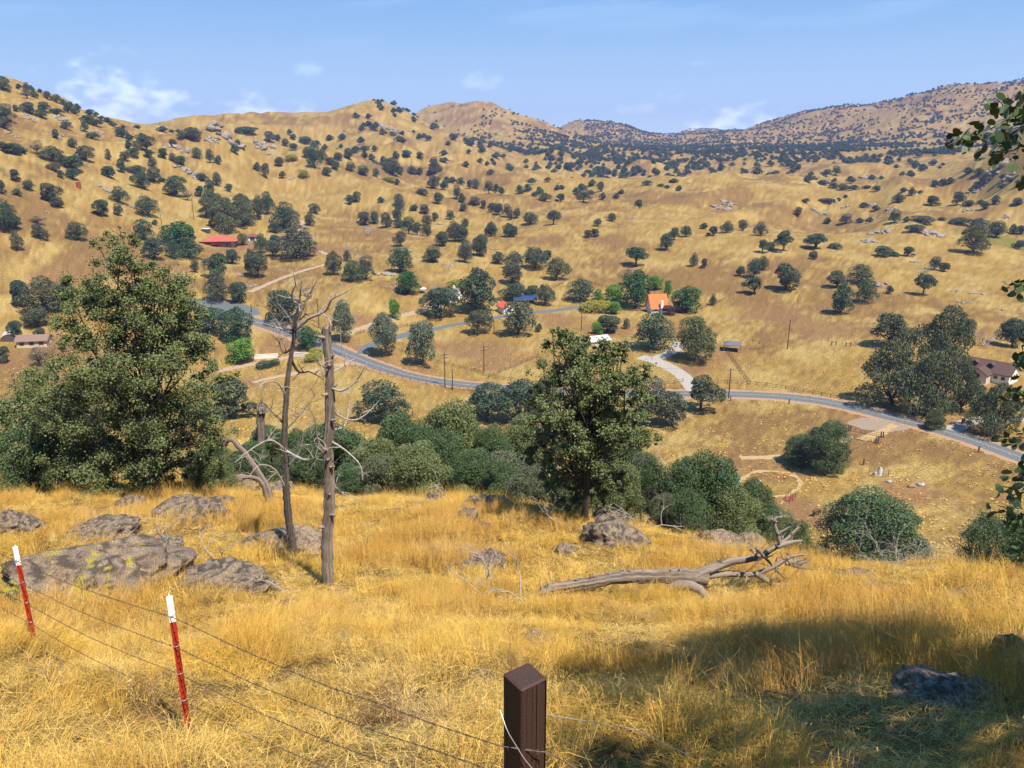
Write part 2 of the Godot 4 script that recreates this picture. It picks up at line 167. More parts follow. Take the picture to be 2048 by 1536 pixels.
# x, z, height, width, kind, zone, place from the left, how many of its kind there
const TREES := [
	[-439.1, -724.7, 11.1, 11.9, "r", 51, 0, 13], [-431.5, -746.0, 6.9, 6.7, "r", 51, 3, 13], [-420.4, -757.1, 7.0, 7.9, "r", 51, 7, 13], [-414.8, -716.2, 7.7, 15.0, "g", 51, 0, 1], [-416.0, -763.5, 7.1, 9.1, "r", 51, 8, 13], [-412.3, -812.4, 6.9, 9.8, "r", 51, 12, 13],
	[-385.7, -664.9, 10.3, 12.0, "r", 51, 4, 13], [-386.9, -688.0, 8.5, 9.3, "r", 51, 6, 13], [-379.6, -670.1, 6.2, 11.1, "r", 51, 5, 13], [-383.2, -700.5, 4.9, 11.6, "b", 51, 0, 2], [-388.1, -727.9, 9.0, 8.7, "r", 51, 9, 13], [-390.1, -742.6, 5.7, 8.9, "r", 51, 10, 13],
	[-380.9, -625.0, 10.7, 13.2, "r", 51, 2, 13], [-339.1, -553.5, 7.7, 9.2, "r", 51, 1, 13], [-360.9, -669.1, 6.8, 8.1, "r", 64, 5, 7], [-355.0, -687.3, 8.6, 6.2, "r", 21, 0, 10], [-333.7, -656.2, 5.6, 9.9, "b", 21, 0, 1], [-368.4, -719.9, 6.7, 10.8, "r", 51, 11, 13],
	[-361.7, -721.0, 6.7, 12.0, "b", 51, 1, 2], [-326.6, -591.1, 6.5, 5.4, "r", 64, 3, 7], [-316.0, -591.2, 6.5, 7.2, "r", 64, 6, 7], [-334.1, -707.8, 7.7, 11.8, "r", 21, 4, 10], [-343.0, -723.2, 5.1, 8.8, "r", 21, 3, 10], [-290.3, -652.1, 12.3, 16.9, "r", 21, 8, 10],
	[-315.8, -703.9, 7.7, 10.7, "r", 21, 7, 10], [-290.9, -753.6, 10.6, 14.9, "r", 39, 2, 3], [-299.6, -749.8, 7.0, 9.1, "r", 39, 1, 3], [-300.5, -728.2, 6.8, 7.7, "r", 39, 0, 3], [-301.1, -494.5, 7.8, 12.1, "r", 64, 1, 7], [-305.9, -494.2, 6.2, 7.5, "r", 64, 0, 7],
	[-297.4, -514.1, 8.1, 9.4, "g", 64, 0, 1], [-287.1, -512.5, 9.3, 13.3, "r", 64, 2, 7], [-286.7, -521.6, 4.9, 6.4, "r", 64, 4, 7], [-296.5, -569.8, 9.9, 14.8, "r", 21, 1, 10], [-276.7, -516.2, 10.6, 14.2, "r", 54, 9, 10], [-278.1, -496.1, 5.5, 8.4, "r", 54, 5, 10],
	[-270.5, -488.1, 4.6, 4.5, "r", 54, 7, 10], [-269.7, -498.3, 7.1, 9.2, "r", 54, 8, 10], [-272.7, -550.1, 8.7, 11.0, "r", 1, 1, 8], [-297.2, -603.3, 7.6, 4.6, "r", 21, 2, 10], [-278.3, -580.4, 9.2, 7.1, "r", 1, 4, 8], [-290.4, -614.0, 7.7, 7.5, "r", 21, 5, 10],
	[-289.0, -628.0, 7.9, 10.5, "r", 21, 6, 10], [-283.8, -639.9, 7.0, 8.8, "r", 21, 9, 10], [-278.5, -655.1, 9.3, 10.0, "r", 22, 1, 5], [-273.1, -658.1, 6.2, 6.0, "r", 22, 2, 5], [-266.7, -658.8, 8.3, 10.1, "r", 22, 3, 5], [-276.1, -592.9, 4.7, 10.9, "b", 1, 0, 1],
	[-273.8, -597.6, 6.6, 9.2, "r", 1, 5, 8], [-255.1, -559.3, 12.4, 12.9, "r", 1, 6, 8], [-257.8, -586.3, 10.2, 12.6, "r", 49, 0, 4], [-275.9, -626.6, 6.9, 6.7, "r", 22, 0, 5], [-234.6, -565.5, 13.5, 16.6, "r", 49, 1, 4], [-226.4, -562.9, 6.3, 8.7, "g", 49, 0, 1],
	[-226.4, -586.2, 8.4, 8.2, "r", 49, 2, 4], [-220.7, -590.1, 12.2, 8.2, "r", 3, 0, 3], [-234.5, -645.7, 11.3, 8.0, "r", 3, 1, 3], [-245.5, -644.3, 7.1, 9.9, "r", 49, 3, 4], [-224.0, -640.0, 6.1, 6.4, "r", 3, 2, 3], [-276.0, -717.2, 9.0, 8.8, "r", 22, 4, 5],
	[-258.2, -699.3, 9.9, 7.5, "r", 37, 0, 2], [-256.1, -758.5, 7.1, 8.1, "r", 37, 1, 2], [-364.2, -1132.7, 10.6, 25.7, "b", 37, 0, 1], [-274.8, -449.1, 7.8, 6.9, "r", 54, 1, 10], [-264.9, -443.9, 5.6, 6.9, "r", 54, 3, 10], [-262.8, -430.0, 4.1, 5.0, "r", 54, 2, 10],
	[-266.0, -422.1, 8.7, 4.6, "r", 54, 0, 10], [-252.3, -440.2, 11.2, 12.3, "r", 54, 4, 10], [-247.4, -438.0, 6.3, 7.5, "r", 54, 6, 10], [-231.4, -452.6, 10.9, 11.3, "r", 1, 0, 8], [-242.8, -497.7, 8.7, 10.0, "r", 1, 2, 8], [-229.2, -467.6, 6.0, 5.8, "r", 1, 3, 8],
	[-224.2, -494.1, 11.9, 13.9, "r", 1, 7, 8], [-237.5, -375.6, 14.5, 10.6, "r", 52, 0, 5], [-237.4, -382.3, 6.8, 7.2, "r", 52, 1, 5], [-226.7, -381.0, 8.0, 7.2, "r", 52, 3, 5], [-238.3, -401.8, 3.9, 8.8, "g", 52, 0, 2], [-225.6, -361.2, 8.8, 5.1, "r", 52, 2, 5],
	[-223.1, -381.8, 5.6, 4.8, "g", 52, 1, 2], [-216.9, -396.9, 9.0, 11.2, "r", 52, 4, 5], [-190.5, -453.7, 13.2, 20.7, "d", 12, 0, 1], [-203.0, -438.3, 10.6, 11.0, "r", 48, 0, 1], [-199.2, -533.1, 17.1, 15.0, "e", 12, 0, 3], [-182.9, -510.7, 19.0, 17.6, "e", 12, 1, 3],
	[-176.1, -524.7, 19.4, 14.8, "e", 12, 2, 3], [-170.4, -479.5, 3.1, 6.0, "s", 12, 0, 1], [-164.0, -485.3, 7.1, 6.9, "o", 24, 0, 1], [-328.4, -1116.5, 15.7, 16.9, "r", 32, 12, 13], [-324.3, -1141.6, 10.7, 10.4, "r", 66, 0, 3], [-307.3, -1115.5, 10.5, 11.9, "r", 66, 1, 3],
	[-288.4, -1084.3, 10.2, 13.2, "r", 66, 2, 3], [-298.1, -1191.3, 11.2, 19.9, "b", 66, 0, 1], [-207.9, -837.2, 10.5, 14.1, "r", 62, 1, 6], [-193.3, -833.9, 10.5, 10.2, "r", 62, 3, 6], [-191.9, -794.0, 18.8, 13.4, "r", 62, 2, 6], [-182.2, -816.8, 9.0, 10.0, "r", 62, 5, 6],
	[-174.7, -809.8, 8.9, 9.9, "r", 41, 0, 6], [-228.4, -803.2, 10.1, 11.1, "r", 62, 0, 6], [-179.5, -788.2, 8.7, 9.7, "r", 62, 4, 6], [-225.3, -745.2, 13.0, 10.3, "r", 32, 10, 13], [-197.2, -769.4, 7.9, 8.9, "y", 5, 1, 4], [-221.5, -824.9, 6.5, 12.6, "y", 5, 0, 4],
	[-178.9, -844.2, 8.0, 11.6, "r", 20, 0, 3], [-171.2, -860.4, 10.8, 11.8, "r", 20, 1, 3], [-132.0, -1020.5, 9.6, 14.0, "r", 56, 0, 2], [-115.9, -1029.2, 9.7, 11.0, "r", 56, 1, 2], [-190.3, -1061.0, 6.7, 14.5, "r", 20, 2, 3], [-163.5, -828.2, 7.8, 11.4, "r", 41, 2, 6],
	[-151.7, -832.0, 7.9, 14.1, "r", 41, 4, 6], [-141.3, -845.2, 8.0, 7.8, "r", 41, 5, 6], [-135.3, -920.2, 17.5, 22.6, "r", 14, 0, 7], [-129.5, -939.4, 8.9, 13.0, "r", 14, 1, 7], [-117.3, -957.5, 9.1, 11.8, "r", 14, 2, 7], [-108.9, -961.6, 9.1, 8.9, "r", 14, 3, 7],
	[-91.2, -961.7, 13.7, 16.2, "r", 14, 6, 7], [-97.6, -1015.9, 9.6, 12.4, "r", 14, 4, 7], [-115.1, -765.1, 4.9, 11.8, "y", 29, 0, 1], [-135.6, -670.6, 7.5, 7.3, "r", 41, 1, 6], [-130.5, -677.0, 8.6, 8.4, "r", 41, 3, 6], [-154.7, -629.9, 7.6, 9.8, "r", 34, 4, 5],
	[-137.8, -544.6, 8.8, 8.1, "r", 34, 3, 5], [-93.2, -661.3, 9.5, 9.2, "r", 42, 2, 11], [-90.0, -643.5, 10.3, 8.0, "r", 42, 3, 11], [-89.2, -622.4, 10.0, 7.8, "r", 42, 1, 11], [-70.5, -643.7, 7.2, 9.0, "r", 42, 7, 11], [-64.1, -604.9, 8.8, 7.6, "r", 42, 8, 11],
	[-60.5, -627.0, 8.1, 5.9, "r", 42, 10, 11], [-49.2, -640.2, 6.2, 8.0, "r", 61, 2, 6], [-40.5, -670.9, 5.9, 7.3, "r", 61, 4, 6], [-62.2, -676.7, 10.8, 9.4, "r", 61, 0, 6], [-75.7, -781.3, 11.2, 13.3, "r", 14, 5, 7], [-77.6, -699.0, 5.6, 9.7, "b", 14, 0, 1],
	[-64.8, -780.5, 9.9, 9.6, "r", 61, 1, 6], [-53.6, -852.3, 8.1, 10.5, "r", 63, 0, 3], [-43.0, -824.8, 10.5, 10.2, "r", 63, 1, 3], [-41.9, -942.9, 10.5, 8.7, "r", 63, 2, 3], [-21.3, -733.4, 9.3, 9.1, "r", 15, 0, 3], [-14.6, -737.9, 9.4, 6.8, "r", 15, 1, 3],
	[-9.9, -731.0, 8.1, 6.8, "r", 15, 2, 3], [-47.3, -696.9, 10.0, 7.6, "r", 61, 3, 6], [-31.9, -688.9, 6.6, 10.7, "r", 61, 5, 6], [-24.2, -682.2, 8.7, 5.3, "r", 57, 0, 10], [-16.4, -665.5, 8.5, 8.3, "r", 57, 3, 10], [-10.4, -647.2, 10.4, 9.1, "r", 57, 4, 10],
	[-3.8, -639.8, 9.2, 8.0, "r", 57, 5, 10], [-114.7, -622.7, 12.0, 12.7, "r", 27, 3, 6], [-107.2, -625.1, 10.1, 7.8, "r", 27, 5, 6], [-95.7, -606.6, 10.8, 10.4, "r", 42, 0, 11], [-84.2, -599.1, 5.8, 8.4, "r", 42, 4, 11], [-73.3, -564.6, 10.0, 10.6, "r", 42, 5, 11],
	[-66.2, -556.5, 9.9, 7.0, "r", 42, 6, 11], [-58.6, -550.2, 8.9, 8.6, "r", 42, 9, 11], [-69.8, -496.2, 10.5, 8.6, "r", 0, 0, 4], [-44.0, -500.4, 10.6, 8.7, "r", 2, 1, 7], [-37.4, -518.7, 12.6, 9.8, "r", 2, 2, 7], [-32.5, -519.7, 10.9, 9.0, "r", 2, 4, 7],
	[-35.8, -614.4, 5.9, 6.7, "r", 2, 5, 7], [-14.6, -551.7, 9.8, 9.5, "r", 57, 2, 10], [-2.4, -548.0, 8.9, 8.6, "r", 57, 6, 10], [-18.7, -475.7, 13.2, 9.8, "r", 4, 0, 6], [-27.4, -471.6, 10.0, 8.2, "r", 2, 6, 7], [-168.4, -555.3, 13.4, 11.2, "r", 32, 11, 13],
	[-170.7, -539.4, 15.6, 9.3, "r", 24, 1, 2], [-150.7, -529.7, 15.4, 18.2, "r", 34, 1, 5], [-153.8, -519.6, 6.7, 8.1, "r", 34, 0, 5], [-145.9, -520.5, 6.7, 5.7, "r", 34, 2, 5], [-123.2, -453.2, 16.2, 25.1, "r", 30, 3, 4], [-142.4, -475.9, 9.3, 8.3, "r", 30, 1, 4],
	[29.2, -725.6, 8.1, 11.2, "r", 43, 0, 3], [44.5, -735.4, 8.8, 11.4, "r", 43, 1, 3], [66.2, -742.7, 9.5, 15.0, "r", 10, 0, 2], [93.1, -848.6, 12.2, 9.2, "r", 10, 1, 2], [104.8, -664.6, 8.0, 7.7, "r", 55, 0, 1], [4.0, -634.0, 7.6, 6.9, "r", 57, 9, 10],
	[13.8, -606.9, 8.8, 13.3, "r", 19, 0, 4], [30.1, -583.4, 9.9, 10.9, "u", 19, 0, 1], [75.9, -608.0, 6.4, 7.6, "r", 53, 3, 6], [62.1, -579.4, 5.6, 7.2, "r", 53, 2, 6], [52.0, -542.7, 6.1, 7.7, "r", 53, 0, 6], [56.5, -544.8, 6.6, 7.7, "r", 53, 1, 6],
	[96.7, -498.5, 10.5, 11.0, "r", 44, 0, 3], [108.3, -530.2, 9.4, 8.3, "r", 53, 4, 6], [117.8, -539.8, 7.9, 8.5, "r", 53, 5, 6], [135.2, -535.2, 7.4, 9.2, "r", 28, 3, 4], [147.3, -546.1, 7.1, 9.4, "r", 6, 0, 4], [161.7, -559.3, 7.2, 6.6, "r", 6, 1, 4],
	[166.2, -532.1, 8.2, 8.4, "r", 6, 2, 4], [150.6, -475.6, 7.3, 7.5, "u", 6, 0, 2], [1.3, -543.8, 7.0, 6.0, "r", 57, 8, 10], [99.9, -1417.6, 14.5, 19.6, "r", 43, 2, 3], [244.8, -688.1, 7.7, 7.5, "r", 58, 0, 2], [279.5, -670.5, 7.0, 11.0, "r", 8, 0, 1],
	[280.0, -586.1, 8.0, 10.1, "r", 65, 0, 2], [297.0, -580.1, 6.1, 13.6, "b", 65, 1, 2], [327.6, -584.2, 5.6, 11.9, "b", 31, 0, 1], [335.1, -574.2, 7.4, 13.5, "r", 31, 0, 5], [330.5, -544.0, 11.4, 14.5, "r", 31, 1, 5], [356.9, -567.7, 7.3, 6.2, "r", 31, 2, 5],
	[362.3, -567.8, 7.3, 7.1, "r", 31, 4, 5], [328.4, -513.0, 6.7, 8.1, "r", 31, 3, 5], [269.3, -532.4, 6.0, 10.8, "b", 65, 0, 2], [291.4, -744.9, 4.8, 12.7, "b", 8, 0, 1], [280.6, -480.3, 15.6, 17.5, "o", 31, 0, 1], [163.3, -477.1, 11.6, 11.3, "u", 6, 1, 2],
	[157.6, -483.1, 4.7, 5.3, "r", 6, 3, 4], [186.4, -486.9, 8.7, 13.1, "u", 23, 1, 2], [199.4, -489.4, 4.0, 7.7, "b", 23, 0, 1], [219.2, -468.5, 6.9, 11.9, "r", 25, 0, 2], [235.7, -470.5, 6.9, 8.2, "r", 25, 1, 2], [345.8, -767.3, 6.1, 8.9, "r", 60, 4, 5],
	[347.2, -701.9, 6.7, 7.6, "r", 7, 0, 1], [347.2, -666.0, 9.6, 14.5, "r", 26, 0, 5], [360.9, -652.7, 11.5, 10.1, "r", 26, 1, 5], [364.6, -621.7, 6.0, 7.2, "r", 26, 2, 5], [376.1, -627.5, 7.0, 7.8, "r", 26, 3, 5], [387.2, -617.9, 5.4, 8.6, "r", 26, 4, 5],
	[328.4, -686.0, 6.6, 11.7, "r", 65, 1, 2], [437.0, -751.3, 10.7, 13.9, "r", 59, 2, 5], [441.9, -770.1, 6.7, 10.6, "r", 59, 1, 5], [421.8, -687.8, 5.5, 8.5, "r", 59, 3, 5], [412.1, -658.8, 6.3, 8.1, "r", 59, 4, 5], [407.5, -782.5, 7.5, 8.4, "r", 59, 0, 5],
	[325.0, -820.5, 6.5, 11.4, "r", 60, 1, 5], [330.0, -807.5, 6.4, 12.5, "r", 60, 3, 5], [346.2, -950.1, 8.3, 13.2, "r", 58, 1, 2], [436.3, -1128.2, 10.7, 15.6, "r", 60, 0, 5], [457.7, -1149.6, 10.9, 14.1, "r", 60, 2, 5], [-199.9, -316.0, 12.6, 11.2, "r", 33, 2, 7],
	[-187.6, -312.5, 14.0, 15.1, "r", 33, 5, 7], [-180.5, -314.6, 12.5, 9.1, "r", 33, 6, 7], [-183.6, -298.7, 8.0, 11.2, "r", 33, 3, 7], [-183.5, -283.5, 8.6, 6.5, "r", 33, 1, 7], [-175.7, -286.1, 4.8, 4.7, "r", 33, 4, 7], [-172.9, -258.9, 6.1, 5.5, "r", 33, 0, 7],
	[-160.3, -257.5, 6.6, 8.5, "g", 33, 0, 1], [-157.4, -247.4, 3.0, 4.1, "y", 33, 0, 1], [-156.9, -388.9, 5.7, 4.3, "r", 32, 0, 13], [-151.8, -428.0, 9.1, 8.8, "r", 24, 0, 2], [-143.2, -382.6, 13.8, 12.8, "r", 32, 3, 13], [-131.8, -347.9, 12.7, 10.6, "r", 32, 2, 13],
	[-122.5, -348.1, 11.5, 9.5, "r", 32, 6, 13], [-132.8, -399.9, 13.1, 7.0, "r", 32, 7, 13], [-180.0, -396.7, 11.6, 12.6, "r", 45, 0, 3], [-172.0, -421.9, 10.3, 13.4, "r", 45, 2, 3], [-175.5, -411.4, 8.7, 8.5, "r", 45, 1, 3], [-121.0, -307.6, 10.3, 14.0, "r", 32, 1, 13],
	[-109.6, -305.5, 13.4, 14.0, "r", 32, 5, 13], [-110.9, -305.2, 4.6, 7.5, "l", 5, 0, 2], [-101.1, -286.4, 8.7, 11.8, "l", 5, 1, 2], [-127.3, -394.2, 14.2, 12.6, "r", 32, 8, 13], [-146.7, -462.9, 11.3, 8.0, "r", 32, 9, 13], [-138.0, -455.3, 10.4, 9.4, "r", 30, 0, 4],
	[-90.9, -400.4, 11.8, 9.6, "r", 27, 0, 6], [-93.1, -446.5, 5.8, 5.0, "r", 27, 1, 6], [-78.8, -386.8, 9.5, 11.1, "r", 27, 2, 6], [-73.0, -392.3, 10.3, 8.8, "r", 27, 4, 6], [-58.6, -415.5, 13.6, 14.5, "r", 0, 1, 4], [-50.8, -379.2, 10.6, 12.2, "d", 29, 0, 1],
	[-54.8, -401.1, 4.0, 5.8, "l", 29, 1, 2], [-45.2, -448.8, 7.3, 10.7, "r", 0, 2, 4], [-96.5, -324.0, 15.2, 14.7, "r", 30, 2, 4], [-65.6, -298.4, 15.1, 9.3, "v", 29, 0, 3], [-47.5, -284.4, 14.9, 11.7, "v", 29, 1, 3], [-32.2, -277.0, 15.5, 11.0, "v", 29, 2, 3],
	[-41.5, -324.4, 3.8, 3.2, "r", 47, 1, 2], [-78.8, -294.3, 8.9, 8.7, "d", 5, 0, 1], [-51.8, -338.1, 8.5, 6.0, "l", 29, 0, 2], [-74.1, -288.3, 2.4, 4.7, "y", 5, 3, 4], [-73.6, -282.2, 2.9, 6.5, "y", 5, 2, 4], [-91.0, -279.3, 2.8, 5.5, "s", 5, 0, 2],
	[-87.8, -281.1, 2.4, 3.7, "s", 5, 1, 2], [-32.7, -353.8, 14.7, 16.6, "r", 9, 0, 4], [-16.1, -361.5, 19.8, 19.3, "r", 9, 2, 4], [-16.6, -405.3, 6.7, 8.4, "g", 19, 0, 1], [-13.9, -326.3, 10.9, 11.2, "r", 9, 3, 4], [2.8, -320.6, 14.5, 14.6, "w", 13, 0, 1],
	[1.7, -448.2, 9.5, 10.7, "r", 4, 5, 6], [-0.4, -411.7, 10.8, 12.5, "r", 4, 4, 6], [13.2, -451.8, 11.8, 16.5, "r", 19, 1, 4], [21.3, -474.4, 7.0, 8.3, "r", 19, 2, 4], [24.0, -424.2, 11.8, 12.9, "r", 19, 3, 4], [-8.1, -458.8, 7.1, 8.7, "r", 4, 3, 6],
	[1.5, -380.0, 9.4, 13.4, "r", 13, 1, 6], [10.0, -380.0, 8.2, 9.2, "r", 13, 3, 6], [15.7, -370.3, 9.8, 9.5, "r", 13, 5, 6], [33.8, -379.7, 10.1, 14.0, "r", 38, 0, 4], [72.2, -457.5, 11.2, 13.8, "u", 44, 0, 1], [-18.6, -477.7, 8.6, 9.8, "r", 4, 1, 6],
	[-19.7, -507.9, 7.4, 8.8, "r", 4, 2, 6], [-27.0, -453.0, 11.1, 9.3, "r", 9, 1, 4], [-44.7, -447.2, 7.3, 10.6, "r", 0, 3, 4], [-44.2, -500.3, 9.7, 8.7, "r", 2, 0, 7], [-34.8, -519.2, 10.9, 14.7, "r", 2, 3, 7], [-1.4, -544.2, 8.4, 10.3, "r", 57, 7, 10],
	[-14.8, -551.8, 8.0, 9.5, "r", 57, 1, 10], [61.6, -412.7, 8.2, 10.6, "g", 44, 0, 1], [58.3, -367.4, 17.7, 14.2, "d", 11, 0, 2], [72.8, -400.7, 7.3, 6.4, "l", 11, 4, 7], [48.9, -378.0, 8.1, 11.6, "l", 11, 2, 7], [39.1, -359.6, 5.4, 12.8, "y", 11, 0, 1],
	[47.3, -355.0, 5.3, 7.5, "l", 11, 3, 7], [42.1, -382.9, 5.1, 4.9, "l", 11, 1, 7], [-27.0, -396.6, 5.2, 11.4, "y", 50, 0, 1], [39.6, -318.5, 8.5, 12.4, "r", 38, 1, 4], [34.7, -316.7, 4.8, 5.7, "l", 11, 0, 7], [48.2, -324.9, 4.3, 3.2, "r", 38, 2, 4],
	[53.8, -292.3, 12.8, 15.8, "r", 38, 3, 4], [66.6, -276.7, 15.9, 15.0, "o", 28, 0, 1], [80.4, -357.3, 11.3, 14.4, "d", 11, 1, 2], [71.3, -352.0, 4.7, 6.3, "p", 11, 0, 2], [77.6, -355.1, 3.5, 5.2, "p", 11, 1, 2], [94.9, -367.4, 4.9, 3.6, "r", 28, 2, 4],
	[73.4, -400.6, 7.3, 8.3, "l", 11, 5, 7], [76.9, -385.1, 8.3, 4.9, "l", 11, 6, 7], [103.4, -448.2, 7.0, 5.3, "r", 44, 1, 3], [108.1, -442.2, 6.5, 4.9, "r", 44, 2, 3], [122.6, -420.7, 6.2, 5.4, "r", 18, 0, 4], [128.3, -416.1, 10.3, 8.6, "r", 18, 1, 4],
	[138.1, -433.4, 7.1, 6.2, "r", 18, 2, 4], [119.2, -384.2, 8.3, 9.9, "u", 18, 0, 1], [137.0, -391.7, 14.2, 16.3, "r", 18, 3, 4], [186.9, -489.0, 8.7, 13.9, "u", 23, 0, 2], [174.5, -456.6, 4.5, 5.1, "r", 23, 0, 1], [57.0, -224.3, 10.1, 10.9, "u", 28, 0, 1],
	[164.4, -395.5, 9.1, 10.8, "r", 36, 0, 4], [179.4, -402.9, 9.3, 12.9, "r", 36, 2, 4], [147.4, -347.1, 13.3, 11.2, "r", 36, 1, 4], [166.0, -364.8, 10.3, 10.0, "r", 36, 3, 4], [184.8, -381.9, 4.4, 3.7, "r", 46, 1, 2], [200.0, -379.1, 10.7, 9.1, "u", 46, 0, 1],
	[234.6, -437.0, 6.4, 6.9, "r", 17, 0, 5], [239.2, -435.0, 5.7, 7.6, "r", 17, 1, 5], [139.0, -282.4, 13.8, 15.2, "r", 46, 0, 2], [141.0, -250.2, 20.0, 14.5, "e", 35, 3, 6], [112.6, -220.7, 17.1, 14.8, "e", 35, 0, 6], [117.8, -212.5, 16.6, 12.5, "e", 35, 1, 6],
	[130.5, -216.0, 13.1, 8.3, "e", 35, 4, 6], [115.1, -201.6, 5.3, 5.1, "e", 35, 2, 6], [127.9, -197.3, 12.7, 10.0, "e", 35, 5, 6], [182.5, -307.3, 6.7, 7.0, "r", 17, 2, 5], [189.5, -289.7, 12.7, 10.9, "r", 17, 3, 5], [177.7, -264.4, 5.8, 5.2, "r", 17, 4, 5],
	[151.8, -248.7, 3.8, 4.1, "g", 17, 0, 1], [156.2, -247.9, 3.4, 4.1, "d", 35, 0, 1], [-7.2, -216.7, 10.5, 13.1, "r", 13, 0, 6], [1.6, -214.0, 13.1, 13.0, "r", 13, 2, 6], [8.9, -215.4, 12.0, 11.6, "r", 13, 4, 6], [37.7, -210.1, 12.4, 12.1, "r", 28, 0, 4],
	[45.2, -210.5, 11.4, 10.7, "r", 28, 1, 4], [-81.4, -215.4, 13.4, 15.9, "r", 32, 4, 13], [-37.8, -216.8, 10.2, 15.3, "r", 47, 0, 2], [74.0, -170.6, 13.3, 12.9, "n", 40, 1, 3], [70.5, -178.8, 7.6, 9.8, "n", 40, 0, 3], [52.6, -103.9, 11.4, 17.0, "n", 40, 2, 3],
	[41.0, -60.9, 5.8, 7.4, "n", 16, 0, 2], [54.9, -100.5, 4.4, 7.9, "w", 16, 0, 1], [13.7, -18.8, 2.1, 2.2, "n", 16, 1, 2],
]
